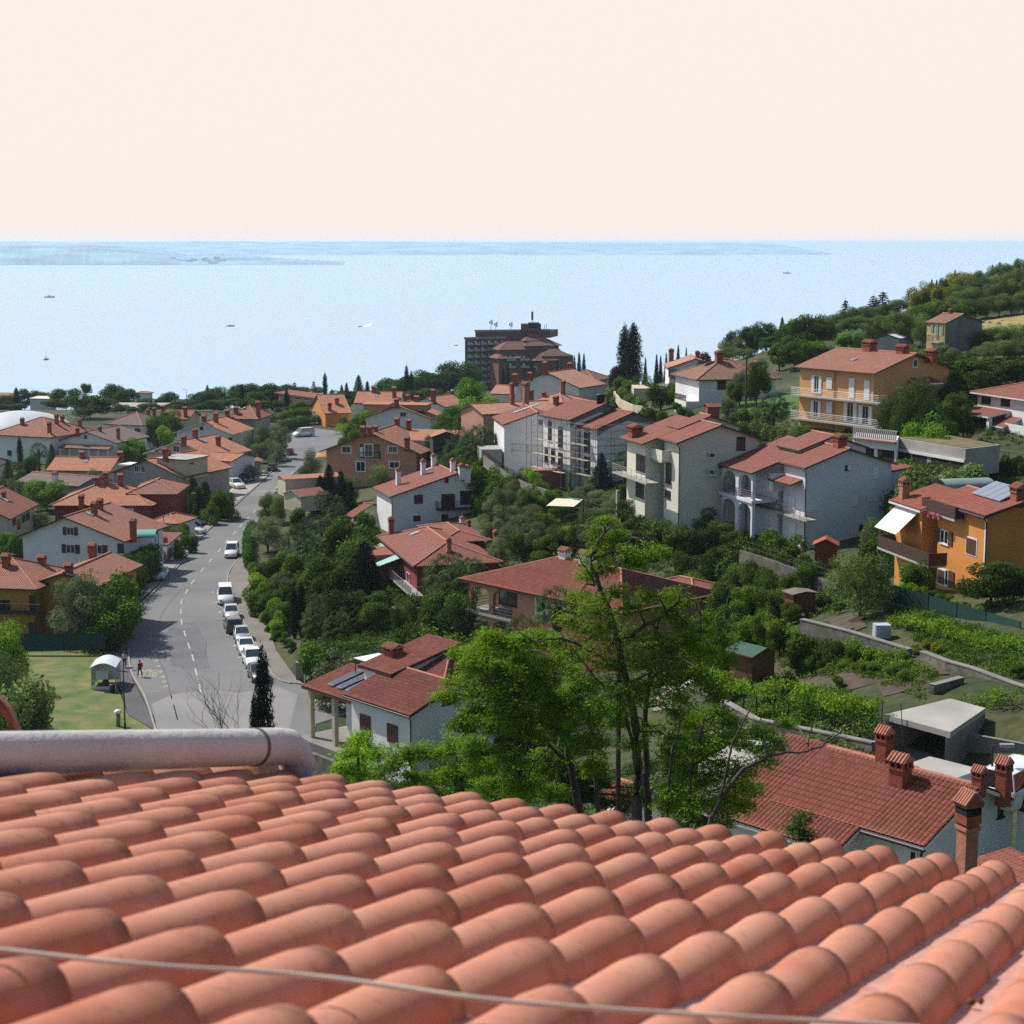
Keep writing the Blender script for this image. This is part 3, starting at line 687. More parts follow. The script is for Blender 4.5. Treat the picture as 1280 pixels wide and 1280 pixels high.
chim(b2, 116, 697, 20, w=.8); chim(b2, 86, 715, 12, w=.8)
wallbox(b, b.fr.U*.35, .35, b.fr.z-5.2, .35, .35, 5, WOODD, 'post')
b = H('house', 'yellow house with a steep rust red roof cut by the left edge', (13,649), (-80,650), (49,630), 4, 43, roof='gu', pitch=.5, tile=T_RED, wall=BEIGE, ov=.6, fascia=WOODD, trust='R')
for w in [('U',17.5,652,4,7,'dark'), ('U',23,655,4,11,'dark'), ('U',29,648,4,8,'dark'), ('U',34.5,645,4,8,'dark')]: win(b, *w)
chim(b, 5, 622, 9); skylight(b, 4, 624, .8, 1.6)
b = H('house', 'low bungalow with a flat-pitched grey roof and white chimney behind the bright tree', (98,608), (18,602), None, 3, 43, U=9, roof='gv', pitch=.25, tile=T_GREY, wall=GREYW, ov=.4, trust='L')
chim(b, 69, 601, 12, w=.9, style='white')
b = H('garage', 'small white garage with an orange hipped roof beside the street entrance', (222,655), (183,653), None, 2.8, 43, U=6.5, roof='hu', pitch=.38, tile=T_OR, wall=WHITE, ov=.4, cat='garage', trust='L')
b = H('garage', 'red tiled lean-to garage roof behind the oleanders', (210,681), (174,680), None, 2.6, 43, U=6, roof='sv', pitch=.12, tile=T_RED, wall=WHITE, ov=.3, cat='garage', trust='L')
b = H('house', 'grey-beige gabled house with a bright orange roof and two chimneys beside the street', (268,572), (178,567), None, 4.2, 43, U=13, roof='gu', pitch=.34, tile=T_OR, wall=BEIGE, fascia=FASW, ov=.6, trust='L')
for c in [(230,557,11), (244,547,12), (273,557,13)]: chim(b, *c, w=.8)
win(b, 'V', 220.5, 561, 8, 8, 'framed'); skylight(b, 256, 552)
f2 = b.fr.sub(-3, -5.5, 9, 6.5, b.fr.z-.1); block(b.root, f2, b.base, roof='gv', pitch=.2, tile=T_OR, wall=WHITE, ov=.4, name='wing_roof')
for px in (190, 199): wallbox(b, -.5, b.fr.V-3-(px-190)*.2, b.fr.z+.5, 3.4, .9, .1, STEEL, 'solar_panel')
b = H('house', 'white gabled house with a small square attic window and orange roof', (291,543), (216,541), None, 4.5, 43, U=12, roof='gu', pitch=.36, tile=T_OR, wall=WHITE, ov=.6, fascia=FASW, trust='L')
for c in [(270,528,13), (255,522,9)]: chim(b, *c, w=.9)
for w in [('V',252,535,4,4,'dark'), ('V',288,551,5,8,'dark')]: win(b, *w)
b = H('house', 'dark-eaved house under a large orange hipped roof beyond the street olives', (322,524), (281,525), None, 4, 43, U=12, roof='hv', pitch=.42, tile=T_BR, wall=GREYW, ov=.7, trust=80)
for c in [(284,512,10), (323,521,20), (295,517,9)]: chim(b, *c, w=.9)
skylight(b, 295, 508); skylight(b, 304, 507)
b = H('house', 'far beige house with a low orange roof left of the street bend', (236,524), (200,524), None, 3.4, 43, U=9, roof='gv', pitch=.36, tile=T_BR, wall=BEIGE, ov=.5, trust=80)
for c in [(204,516,12), (232,521,13)]: chim(b, *c, w=.8)
b = H('house', 'long pale building with a low red roof among the far cypresses', (398,498), (343,491), (420,490), 5.5, 48, roof='hv', pitch=.28, tile=T_RED, wall=PINKBROWN, ov=.9, trust='L')
for w in [('V',362,497,5,3,'plain'), ('V',372,498,5,3,'plain'), ('V',383,499,5,3,'plain'), ('U',402,496,4,3,'plain')]: win(b, *w)
b = H('house', 'small orange-walled house with an arched window behind the hedge', (405,517), (387,512), (440,516), 3.2, 43, roof='gu', pitch=.4, tile=T_OR, wall=ORANGEW, ov=.4, trust='R')
chim(b, 412, 513, 10, w=.9); chim(b, 421, 505, 8, w=1)
win(b, 'V', 393, 516, 3, 5, 'plain')
b = H('house', 'far low white house with a pale roof left of the cedar', (-6,585), (-30,585), (14,575), 318, 43, roof='hv', pitch=.3, tile=T_GREY, wall=WHITE, ov=.5, trust='L')
for i, (x, y, Yd, wd, lab) in enumerate([(2,494,570,30,'far red-roofed house under the pines at the left edge'), (48,497,560,26,'far white-roofed villa between the left pines'), (160,508,520,60,'far flat-roofed row house with a blue canopy behind the pines'), (178,490,600,16,'small far pavilion with an upturned pale roof among the pines')]):
    b = H('house', lab, (x+wd*.6, y+1.5), (x-wd/2, y+1), (x+wd*.9, y-2), Yd, (y+9-303)*Yd/2200, roof=('f' if 'flat' in lab else 'hv'), pitch=.3, tile=(SLABC if 'flat' in lab else T_OR if i != 1 else FASW), wall=(REDW if i in (0, 2) else WHITE), ov=.4, trust='L')
# ------------------------------------------------------------------ middle of the town
b = H('house', 'wide cream house with a plain pale orange roof below the far conifers', (500,504), (442,506), None, 5, 42, U=11, roof='gv', pitch=.40, tile=T_OR, wall=CREAM, ov=.4, trust=86)
for c in [(467,490,8), (493,497,14)]: chim(b, *c, w=1)
skylight(b, 470, 495)
b = H('house', 'white gabled house stepping down behind the dormered roof', (556,509), (508,502), None, 5, 40, U=11, roof='gu', pitch=.38, tile=T_OR, wall=WHITE, ov=.4, trust=62)
for c in [(542,503,16), (510,495,13)]: chim(b, *c, w=.9)
b = H('house', 'pale gabled house with wide flat dormers and a blue window', (541,524), (453,523), None, 4.5, 39.4, U=12, roof='gu', pitch=.36, tile=T_OR, wall=WHITE, ov=.6, trust=80)
win(b, 'V', 504, 518, 8, 6, 'framed')
for c in [(521,503,9), (496,524,10)]: chim(b, *c, w=.9)
wallbox(b, 1.5, b.fr.V*.12, b.fr.z+1.4, 5, 6, 1.1, PINKBROWN, 'dormer'); wallbox(b, 1.2, b.fr.V*.10, b.fr.z+2.5, 5.6, 6.8, .2, T_OR, 'dormer_roof')
wallbox(b, 1.5, b.fr.V*.66, b.fr.z+1.4, 5, 5, 1.1, PINKBROWN, 'dormer'); wallbox(b, 1.2, b.fr.V*.65, b.fr.z+2.5, 5.6, 5.6, .2, T_OR, 'dormer_roof')
b = H('house', 'pink gabled house with a recessed balcony under its wide brown roof', (525,568), (399,568), None, 5.5, 39.3, U=14, roof='gu', pitch=.38, ratio=.5, tile=T_BR, wall=PINK, ov=.9, trust=76)
for w in [('V',433,562,11,8,'framed'), ('V',491,562,11,8,'framed'), ('V',451,583,11,12,'framed'), ('V',493,581,12,8,'framed')]: win(b, *w)
win(b, 'V', 462.5, 564, 24, 17, 'hole', name='recess'); win(b, 'V', 461, 563, 10, 15, 'framed', off=.12, name='balcony_door'); win(b, 'V', 452, 565, 4, 12, 'closedW', off=.12)
balcony(b, 'V', 450, 475, 573, .25, rail=DARKM, style='pickets')
for c in [(454,544,12), (462,538,9), (496.5,526,10), (511,532,14), (509,560,15), (469,523,7)]: chim(b, *c, w=.8)
f2 = b.fr.sub(7, -4.5, 8, 12, b.fr.z+1.5); b2 = block(b.root, f2, b.base, roof='sv', pitch=.12, tile=T_OR, wall=BEIGE, fascia=FASW, ov=.3, name='wing_roof')
b = H('house', 'white gabled house with white chimneys and brown shutters in the centre', (487,621), (464,608), (614,599), 235, 38.3, V=10, roof='gv', pitch=.30, ratio=.66, tile=T_RED, wall=WHITE, fascia=WOODD, ov=.5, gutter=True, trust='L')
for w in [('U',523,624,11,11,'closedD'), ('U',558,600,5,7,'closedD'), ('U',580,597.5,5,7,'closedD'), ('U',560,626,17,17,'closedD'), ('U',582,622,14,17,'closedD'), ('U',556,647,8,8,'hole'), ('U',521,648,9,7,'closedD')]: win(b, *w)
balcony(b, 'U', 548, 592, (640,632), 1.3, rail=DARKM, style='pickets', slab=WOODD)
for c in [(498,606,22,.7), (529,593,20,.7), (542,575,16,.7), (566,586,17,.7), (577,585,16,.9), (584,587,18,.9)]: chim(b, c[0], c[1], c[2], w=c[3], style='white')
skylight(b, 536, 587)
f2 = Frame((440,647), (494,634), (427,633), 240, 'R'); b2 = block(b.root, f2, b.base-.5, roof='gv', pitch=.22, tile=T_RED, walls=False, fascia=WOODD, ov=.5, name='carport_roof', posts=(3, WHITE, .5))
b = H('house', 'dark red house with a hipped brown roof and a pale green awning', (517,708), (471,666), (629,702), 195, 39.2, roof='hv', pitch=.33, tile=T_RED, wall=DKRED, fascia=WOODD, ov=.6, gutter=True)
for c in [(561,689,18,.6,'pink'), (489,660,22,.7,'brick')]: chim(b, *c[:3], w=c[3], style=c[4])
chim(b, 608.5, 688, 13, .55, 'metal'); skylight(b, 519, 667); 
for w in [('V',491,702,5,17,'doorW'), ('V',501,716,5,22,'doorW'), ('V',511,726,4,20,'doorW')]: win(b, *w)
balcony(b, 'V', 486, 514, (720,745), 1.4, rail=RAILM, style='pickets', h=1)
f2 = b.fr.sub(b.fr.U*.55, b.fr.V*.55, b.fr.U*.62, b.fr.V*.6, b.fr.z+.5); b2 = block(b.root, f2, b.base, roof='hv', pitch=.25, tile=T_RED, wall=DKRED, ov=.4, name='rear_roof'); chim(b2, 586, 658, 9, .5); chim(b2, 578, 652, 10, .7, 'white'); chim(b2, 620, 691, 30, .7)
# terrace with the awning
mb = MB(); fr = b.fr; a0 = fr.p(-2.8, fr.V*.52, b.base+2.6); mb.obox(a0-Vector((0, 0, 4)), fr.u*3.4, fr.v*6, Vector((0, 0, 4))); mb.build('terrace', [REDW], b.root)
mb = MB(); z0 = fr.z-.5; A = [fr.p(.4, fr.V*.40, z0), fr.p(.4, fr.V*.92, z0), fr.p(-2.4, fr.V*.92, z0-.9), fr.p(-2.4, fr.V*.40, z0-.9)]
mb.poly(A); mb.poly([q-Vector((0, 0, .05)) for q in A][::-1]); 
for i in range(4): mb.poly([A[i]-Vector((0, 0, .05)), A[(i+1) % 4]-Vector((0, 0, .05)), A[(i+1) % 4], A[i]])
mb.build('awning', [GCLOTH], b.root)

# pink porch house
b = H('house', 'large pink villa with arched corner porch under a broad red hipped roof', (778,768), (573,724), (906,741), 6, 38, roof='hv', pitch=.33, ratio=.5, tile=T_GEO_RED, wall=PINK, fascia=WOODD, ov=.7, geo=True, walls=False, trust='L')
fr = b.fr; BV = fr
wv = fr.V-7.5
cb = MB(); 
def prism(mb, fr, a0, a1, b0, b1, z0, z1, m=0): mb.obox(fr.p(a0, b0, z0), fr.u*(a1-a0), fr.v*(b1-b0), Vector((0, 0, z1-z0)), m)
prism(cb, fr, .7, fr.U-.7, .7, fr.V-7.2, b.base-1, fr.z-.17); prism(cb, fr, 3.6, fr.U-.7, fr.V-7.2, fr.V-.7, b.base-1, fr.z-.17)
cb.build('wall', [PINK], b.root)
db = MB(); prism(db, fr, .55, .7, .6, fr.V-7.2, fr.z-4.9, fr.z-2.9, 0); prism(db, fr, .62, .7, .6, fr.V-7.2, fr.z-6.6, fr.z-4.9, 0); db.build('wall_band', [REDW], b.root)
def arch(mb, p, t, n, w, z0, z1, th, r, m=0, steps=8):
    """wall panel of width w and thickness th with a rounded opening cut from its lower edge"""
    up = Vector((0, 0, 1)); c = w/2; rad = c-r; pts = []
    for i in range(steps+1):
        an = math.pi*i/steps; pts.append((c-rad*math.cos(an), z1-.25-rad*.55+rad*.55*math.sin(an)))
    for k in (0, 1):
        o = p+n*(th*k)
        for i in range(steps):
            q = [o+t*pts[i][0]+up*(pts[i][1]), o+t*pts[i+1][0]+up*(pts[i+1][1]), o+t*pts[i+1][0]+up*z1, o+t*pts[i][0]+up*z1]
            mb.poly(q if k else q[::-1], m)
        for x0, x1 in ((0, r), (w-r, w)):
            q = [o+t*x0+up*z0, o+t*x1+up*z0, o+t*x1+up*z1, o+t*x0+up*z1]; mb.poly(q if k else q[::-1], m)
    for i in range(steps):
        mb.poly([p+t*pts[i][0]+up*pts[i][1], p+t*pts[i+1][0]+up*pts[i+1][1], p+n*th+t*pts[i+1][0]+up*pts[i+1][1], p+n*th+t*pts[i][0]+up*pts[i][1]], m)
    for x in (0, r, w-r, w): mb.poly([p+t*x+up*z0, p+n*th+t*x+up*z0, p+n*th+t*x+up*z1, p+t*x+up*z1], m)
def flatp(p): return Vector((p.x, p.y, 0))
for (zt, zf) in ((fr.z-.17, fr.z-2.9), (fr.z-3.1, b.base-1)):
    ab = MB()
    arch(ab, flatp(fr.p(.7, fr.V-7.2, 0)), fr.v, fr.u, 3.3, zf, zt, .35, .3); arch(ab, flatp(fr.p(.7, fr.V-3.9, 0)), fr.v, fr.u, 3.2, zf, zt, .35, .3); arch(ab, flatp(fr.p(.7, fr.V-.7, 0)), fr.u, -fr.v, 2.9, zf, zt, .35, .3)
    ab.build('porch_arches', [PINK], b.root)
pf = MB(); prism(pf, fr, .3, 3.6, fr.V-7.2, fr.V-.3, fr.z-3.12, fr.z-2.9); pf.build('porch_floor', [SLABC], b.root)
rb = MB()
for z in (.35, .65, .95): rb.tube([fr.p(.35, fr.V-7.2, fr.z-2.9+z), fr.p(.35, fr.V-.35, fr.z-2.9+z), fr.p(3.6, fr.V-.35, fr.z-2.9+z)], .03, 5)
for i in range(40): rb.tube([fr.p(.35, fr.V-7.2+6.85*i/39, fr.z-2.9), fr.p(.35, fr.V-7.2+6.85*i/39, fr.z-1.95)], .012, 3)
rb.build('railing', [DARKM], b.root)
b.ov = .7
for w in [('V',677,756,13,22,'framed'), ('V',635,745,22,22,'hole')]: win(b, *w)
win(b, 'V', 676, 796, 18, 16, 'openB'); win(b, 'V', 707, 765, 8, 14, 'closedW')
for c in [(706,694,15), (731,693,16)]:
    o = chim(b, *c, w=.95, style='white')
skylight(b, 735, 704, 1.2, 1.6)
pc = MB()
for i in range(5): prism(pc, fr, fr.U-3.0+2.2*(i % 2), fr.U-2.7+2.2*(i % 2), .8+i*1.2, 1.1+i*1.2, b.base, fr.z-.2)
f2 = fr.sub(fr.U-2.5, 1.5, 6.5, 8, fr.z-.35); block(b.root, f2, b.base-.5, roof='hv', pitch=.3, tile=T_RED, walls=False, ov=.4, name='veranda_roof', posts=(3, PINK, .35))

# white house at the lower centre
b = H('house', 'white house with russet tiled roof, rooftop solar panels and terrace above the lower street', (512,895.5), (428.5,868.5), (628,862), 6, 42.2, roof='gv', pitch=.36, ratio=.52, tile=T_GEO_BR, wall=WHITE, fascia=WOODD, ov=.5, geo=True, gutter=True, trust='L')
fr = b.fr
for w in [('U',557.5,873.5,9,14,'shutD'), ('U',566,873,9,14,'closedD'), ('U',584,868,13,14,'closedD'), ('U',586,909,17,19,'closedD'), ('V',457,906,13,26,'closedD'), ('V',491,917,13,24,'closedD')]: win(b, *w)
f2 = fr.sub(.6, fr.V-1.2, 5.2, 8.0, fr.z-.7); b2 = block(b.root, f2, b.base-1.5, roof='sv', pitch=.22, tile=T_GEO_BR, fascia=WOODD, walls=False, ov=.6, geo=True, name='porch_roof', posts=(2, BEIGE, .4))
mb = MB(); prism(mb, f2, 2.6, f2.U, 1.2, f2.V-2.8, b.base-3, f2.z-.1); mb.build('lower_wall', [WHITE], b.root); mb = MB(); prism(mb, f2, -.4, f2.U, -.2, f2.V+.4, b.base-3, b.base+.9); mb.build('porch_floor', [BAREC], b.root)
for i in range(4):
    t0 = .9+i*1.35; mb = MB(); u2 = (f2.u+Vector((0, 0, .22))).normalized()
    c0 = f2.p(1.0, f2.V-1.6-t0*.92, b2.top(1.0, 1)+.22); mb.obox(c0, u2*3.3, -f2.v*.75, Vector((0, 0, .08)), 0); mb.obox(c0+u2*.06-f2.v*.06+Vector((0, 0, .08)), u2*3.18, -f2.v*.63, Vector((0, 0, .012)), 1)
    mb.build('solar_panel', [STEEL, PANEL], b.root)
f3 = fr.sub(3.2, fr.V-2.2, 7.5, 4.5, fr.z+1.5); b3 = block(b.root, f3, b.base, roof='sv', pitch=.2, ratio=.5, tile=T_GEO_BR, wall=WHITE, fascia=WOODD, ov=.4, geo=True, name='upper_roof')
chim(b3, 491, 820, 16, w=1.3)
f4 = fr.sub(fr.U*.62, fr.V*.35, 6.5, 8, fr.z+1.1); block(b.root, f4, b.base, roof='hv', pitch=.33, tile=T_GEO_BR, wall=WHITE, fascia=WOODD, ov=.4, geo=True, name='side_roof')
mb = MB(); q = fr.p(4.2, fr.V+1.0, fr.z+1.6); mb.obox(q, fr.u*2.6, fr.v*3.2, Vector((0, 0, .06))); 
mb.build('canopy', [WCLOTH], b.root)
mb = MB()
for a_, b_ in ((4.3, 1.1), (6.7, 1.1), (4.3, 4.1), (6.7, 4.1)): mb.tube([fr.p(a_, fr.V+b_, fr.z-1), fr.p(a_, fr.V+b_, fr.z+1.6)], .05, 6)
mb.build('canopy_post', [DARKM], b.root)
mb = MB(); prism(mb, fr, 5.9, 12, fr.V-.6, fr.V+6.5, b.base-1, fr.z-.9); mb.build('terrace', [WHITE], b.root)
mb = MB(); prism(mb, fr, -1.6, -1.2, fr.V*.45, fr.V+6, b.base-2.0, b.base+.9); mb.build('garden_wall', [STONE], b.root)
b = None
# ------------------------------------------------------------------ hotel far down by the shore
def hotel():
    Y = 785; z0 = CZ-66; c = at(584, 470, Y); root = empty('hotel', (c.x, Y, z0)); tag(root, 'big brown brick hotel block with rows of balconies and roof antennas by the shore', 'hotel')
    s = Y/F*1.02
    def X(px): return (px-640)*s
    def Zp(py): return at(640, py, Y).z
    BRN = mat('hotel_brown_brick', (.15, .065, .05), .9, .15, .2); GRN = mat('hotel_grey_parapet', (.30, .30, .30), .9, .1, .3)
    wall = MB(); ztop = Zp(424); wall.obox((X(582.5), Y, z0), (X(655)-X(582.5), 10, 0), (5, 22, 0), (0, 0, ztop-z0)); wall.obox((X(595), Y+3, ztop), (X(687)-X(595), 8, 0), (4, 16, 0), (0, 0, Zp(415)-ztop)); 
    wall.obox((X(651), Y+6, Zp(415)), (9, 0, 0), (0, 8, 0), (0, 0, 3.2)); wall.obox((X(660), Y+6, Zp(411)), (5, 0, 0), (0, 6, 0), (0, 0, 2.4)); wall.obox((X(630), Y-6, z0), (X(700)-X(630), 12, 0), (-3, 20, 0), (0, 0, Zp(438)-z0)); wall.obox((X(678), Y-2, z0), (X(716)-X(678), 14, 0), (-3, 16, 0), (0, 0, Zp(446)-z0))
    wall.build('wall', [BRN], root)
    mb = MB(); mb.obox((X(581.5), Y-.6, ztop), (X(656)-X(581.5), 10, 0), (-.1, 1.2, 0), (0, 0, .9)); mb.obox((X(594), Y+2.6, Zp(415)), (X(688)-X(594), 8, 0), (-.1, 1, 0), (0, 0, .8)); mb.build('parapet', [GRN], root)
    ux = Vector((X(655)-X(582.5), 10, 0)).normalized(); nx = Vector((ux.y, -ux.x, 0))
    fh = (ztop-Zp(472))/6.0
    for r in range(7):
        for k in range(8):
            if k > 5 and r > 2: continue
            o = Vector((X(582.5), Y, 0))+ux*(1.2+k*3.15)+Vector((0, 0, ztop-(r+1)*fh+.4)); w = MB()
            w.obox(o+nx*.03, ux*2.1, nx*-.6, Vector((0, 0, fh*.62)), 0); w.obox(o+nx*.02+ux*.2, ux*1.1, nx*.04, Vector((0, 0, fh*.5)), 2)
            w.build('window', [GLASS, GRN, FRAMEW], root)
            w = MB(); w.obox(o-ux*.3-Vector((0, 0, .15)), ux*2.6, nx*1.3, Vector((0, 0, .14)), 0); w.obox(o-ux*.3+nx*1.2, ux*2.6, nx*.1, Vector((0, 0, .9)), 0); w.build('balcony', [mat('hotel_balcony', (.42, .42, .43), .8, .05)], root)
    for k in range(7):
        w = MB(); o = Vector((X(598), Y+3, ztop+.6))+ux*(k*4.4); w.obox(o+nx*.02, ux*3, nx*.03, Vector((0, 0, 1.6))); w.build('window', [GLASS], root)
    for r in range(2):
        for k in range(4):
            w = MB(); o = Vector((X(634)+k*6.0, Y-10+k*1.5, Zp(449+r*9))); w.obox(o+nx*.03, ux*3.4, nx*-.3, Vector((0, 0, 2.0)), 0); w.obox(o+ux*1+nx*.05, ux*.9, nx*.05, Vector((0, 0, 1.9)), 1); w.build('window', [GLASS, FRAMEW], root)
            w = MB(); w.obox(o-ux*.4-Vector((0, 0, .1)), ux*4.2, nx*1.2, Vector((0, 0, .15))); w.obox(o-ux*.4+nx*1.1, ux*4.2, nx*.1, Vector((0, 0, .9))); w.build('balcony', [MATS['hotel_balcony']], root)
    for i, (x0, x1, yy, dy) in enumerate([(624, 700, 434, -9), (622, 660, 444, -13), (655, 690, 424, 0), (676, 716, 442, -8), (655, 705, 430, -4), (668, 700, 447, -11)]):
        fr = Frame.__new__(Frame); fr.o = Vector((X(x0), Y+dy, Zp(yy+2))); fr.u = ux; fr.v = Vector((-ux.y, ux.x, 0)); fr.U = X(x1)-X(x0); fr.V = 13; fr.z = fr.o.z
        block(root, fr, z0, roof='hu', pitch=.5, tile=tilemat('hotel_roof_tiles', (.26, .12, .09), (.20, .09, .07)), wall=BRN, ov=1.2)
    for px, h, w in [(614, 10, 1), (620, 7, .8), (638.5, 7, .5), (665, 12, .7), (680, 5, .5), (682.5, 6, .5)]:
        q = MB(); p = Vector((X(px), Y+8, Zp(414))); 
        if px == 665: p.z = Zp(406)
        q.tube([p, p+Vector((0, 0, h*.36*1.4))], .12, 5)
        if h > 6 and px != 665:
            for k in range(3): q.box(p+Vector((.5*(-1)**k, 0, h*.3+k*.5)), (.5, .4, 1.2))
        if px == 665: q.box(p+Vector((0, 0, h*.3)), (.9, .5, 3.6))
        q.build('antenna', [STEEL if px != 665 else DARKM], root)
hotel()
# ------------------------------------------------------------------ houses on the middle ridge
b = H('house', 'pale gabled house high on the middle ridge with three brick chimneys', (725,485), (640,472), None, 5, 34.5, U=12, roof='gu', pitch=.36, ratio=.5, tile=T_PALE, wall=WHITE, ov=.5, trust=60)
for c in [(644,464,13,1), (662.5,462,8,.8), (681.5,467,14,.9)]: chim(b, c[0], c[1], c[2], w=c[3])
skylight(b, 653, 464, .9, 3)
b = H('house', 'beige house with a hipped brown roof and a thick chimney right of the ridge gable', (744,476), (700,472), (757,473), 4.2, 38, U=11, roof='hv', pitch=.42, tile=T_OLD, wall=BEIGE, ov=.6, trust=65)
chim(b, 713, 470, 17, w=1.1)
b = H('house', 'low building with pale orange roofs left of the ridge gable', (650,493), (612,489), None, 3.5, 37, U=9, roof='gv', pitch=.36, tile=T_PALE, wall=WHITE, ov=.4, trust=72)
b = H('house', 'small house with bright orange roof and white skylight below the hotel trees', (588,506), (560,501), None, 3.5, 39, U=8, roof='gu', pitch=.4, tile=T_OR, wall=WHITE, ov=.4, trust=65)
chim(b, 571, 500, 10, w=.8); skylight(b, 566, 497, 1, 1.6)
b = H('house', 'orange-walled house with tall brick chimneys behind the pink one on the ridge', (704,505), (660,494), None, 4.6, 35, U=10, roof='hv', pitch=.34, tile=T_PALE, wall=PEACHW, ov=.5, trust=55)
for c in [(657,497,20,1.3), (680,487,7,.7), (704,493,18,.7), (695,506,10,.9), (664,505,16,.8)]: chim(b, c[0], c[1], c[2], w=c[3])
b = H('house', 'long dusky pink house with one very tall red chimney on the middle ridge', (603,518), (592,514.5), (660,502), 5.3, 33.5, roof='gu', pitch=.30, tile=T_PALE, wall=PINKBROWN, ov=.35, V=9, U=15, trust=28)
chim(b, 640, 505, 27, w=.75); o = chim(b, 657, 508, 30, w=.95, style='pink')
b = H('house', 'white gabled house with a solar tube on its brown roof behind the scaffolding', (628,531), (622,524), (716,529), 6.8, 32.8, roof='gv', pitch=.34, ratio=.5, tile=T_RED, wall=WHITE, fascia=SHUTD, ov=.3, V=12, trust=8)
win(b, 'U', 675.5, 528, 6, 8, 'plain'); skylight(b, 658, 511, 1.2, 4, m=STEEL)
mb = MB(); q = b.fr.p(-3, .5, b.base); mb.obox(q, b.fr.u*3, b.fr.v*5, Vector((0, 0, 3.2))); mb.build('side_annex', [GREYW], b.root)
# scaffolded pair
b = H('house', 'white house being renovated behind scaffolding, two staggered dark-edged gables', (744.7,536.6), (718,529), (838,528), 8.3, 33, roof='gv', pitch=.34, ratio=.5, tile=T_RED, wall=WHITE, fascia=FASD, ov=.6, trust='B', gutter=False)
fr = b.fr
f2 = fr.sub(-1.5, fr.V-1.0, fr.U*.98, 8.5, fr.z+.9); b2 = block(b.root, f2, b.base-.5, roof='gv', pitch=.34, tile=T_RED, wall=WHITE, fascia=FASD, ov=.6, name='rear_roof')
gb = MB(); gm = mat('grey_base_coat', (.20, .20, .22), .9, .1, .5)
for B_ in (b, b2):
    F_ = B_.fr; k = F_.U/2; zt = B_.h-.22
    w = [F_.p(.6, .57, F_.z+.02), F_.p(.6, .57, F_.z-1.1), F_.p(k*.35, .57, F_.z-.2), F_.p(k*.9, .57, B_.h-1.2), F_.p(k*1.35, .57, B_.h-1.7), F_.p(k*1.7, .57, F_.z-.1), F_.p(F_.U-.6, .57, F_.z-.8), F_.p(F_.U-.6, .57, F_.z+.02), F_.p(k, .57, zt)]
    gb.poly([w[0], w[1], w[2], w[8]]); gb.poly([w[2], w[3], w[8]]); gb.poly([w[3], w[4], w[8]]); gb.poly([w[4], w[5], w[8]]); gb.poly([w[5], w[6], w[7], w[8]])
gb.build('unpainted_band', [gm], b.root)
for w in [('V',723,549,5,27,'dark'), ('V',734,551,7,27,'dark'), ('V',723,578,5,24,'dark'), ('V',734,582,7,22,'dark')]: win(b, *w)
for w in [('V',687.5,538,4,25,'dark'), ('V',700.5,546,5,24,'dark'), ('V',683,568,4,18,'dark'), ('V',691.5,570,5,18,'dark'), ('V',700.5,575,5,18,'dark')]: win(b2, *w)
chim(b2, 751, 497, 11, w=1.3, style='metal')
def scaffold(fr, face, off, lab, zb, zt):
    if face == 'V': o = fr.p(-off, -0.5, 0); t = fr.v; L_ = fr.V+1; n_ = -fr.u
    else: o = fr.p(-.5, -off, 0); t = fr.u; L_ = fr.U+.5; n_ = -fr.v
    root = empty('scaffold', (o.x, o.y, zb)); tag(root, lab, 'scaffold', 'scaffolds on the white house')
    o.z = zb; pb_ = MB(); n = max(2, int(L_/2.4)); up = Vector((0, 0, 1)); H_ = zt-zb
    for i in range(n+1):
        for k in (0, .8): p = o+t*(L_*i/n)+n_*k; pb_.tube([p, p+up*(H_+.6)], .035, 5)
    lv = [2.1, 4.1, 6.1, 8.0]
    for z in lv:
        if z > H_: continue
        for k in (0, .8):
            for hh in (0, .9): pb_.tube([o+n_*k+up*(z+hh), o+n_*k+t*L_+up*(z+hh)], .028, 4)
    for i in range(n): pb_.tube([o+n_*.8+t*(L_*i/n)+up*(lv[i % 3]), o+n_*.8+t*(L_*(i+1)/n)+up*(lv[i % 3]+2)], .025, 4)
    pb_.build('scaffold_pole', [mat('scaffold_steel', (.22, .19, .17), .6, .3, 3, metal=.3)], root)
    for j, z in enumerate(lv[:3]):
        if z > H_: continue
        q = MB(); q.obox(o+up*(z-.05)+t*(L_*(.1*j)), t*(L_*(.9-.15*j)), n_*.75, up*.05); q.build('scaffold_plank', [mat('scaffold_plank_wood', (.45, .38, .28), .8, .2, 2)], root)
scaffold(fr, 'V', .7, 'scaffold of steel poles and planks along the shaded window front of the white house', b.base, b.fr.z)
scaffold(fr, 'U', .7, 'scaffold across the white house wall facing the blue spruce', b.base, b.fr.z)
scaffold(b2.fr, 'V', .7, 'scaffold on the rear gable beside the white gabled neighbour', b.base, b2.fr.z)
mb = MB(); q = gat(684, 238); mb.obox((q.x-2.2, q.y, q.z-1), (4.4, 1.0, 0), (-.3, 2, 0), (0, 0, 4.6)); tag(mb.build('brick_shed', [mat('hollow_red_brick', (.33, .13, .08), .9, .35, 5)]), 'unplastered red brick shed in front of the scaffolded house', 'shed')
mb = MB(); q = gat(638, 245); mb.obox((q.x-1, q.y, q.z-.5), (2, 0.2, 0), (-.2, 1.6, 0), (0, 0, 2.7)); mb.box((q.x, q.y+.8, q.z+2.25), (2.3, 1.9, .12)); tag(mb.build('utility_cabinet', [mat('pale_green_metal', (.42, .48, .44), .6, .05)]), 'pale green utility cabinet at the end of the grey garden wall', 'cabinet')

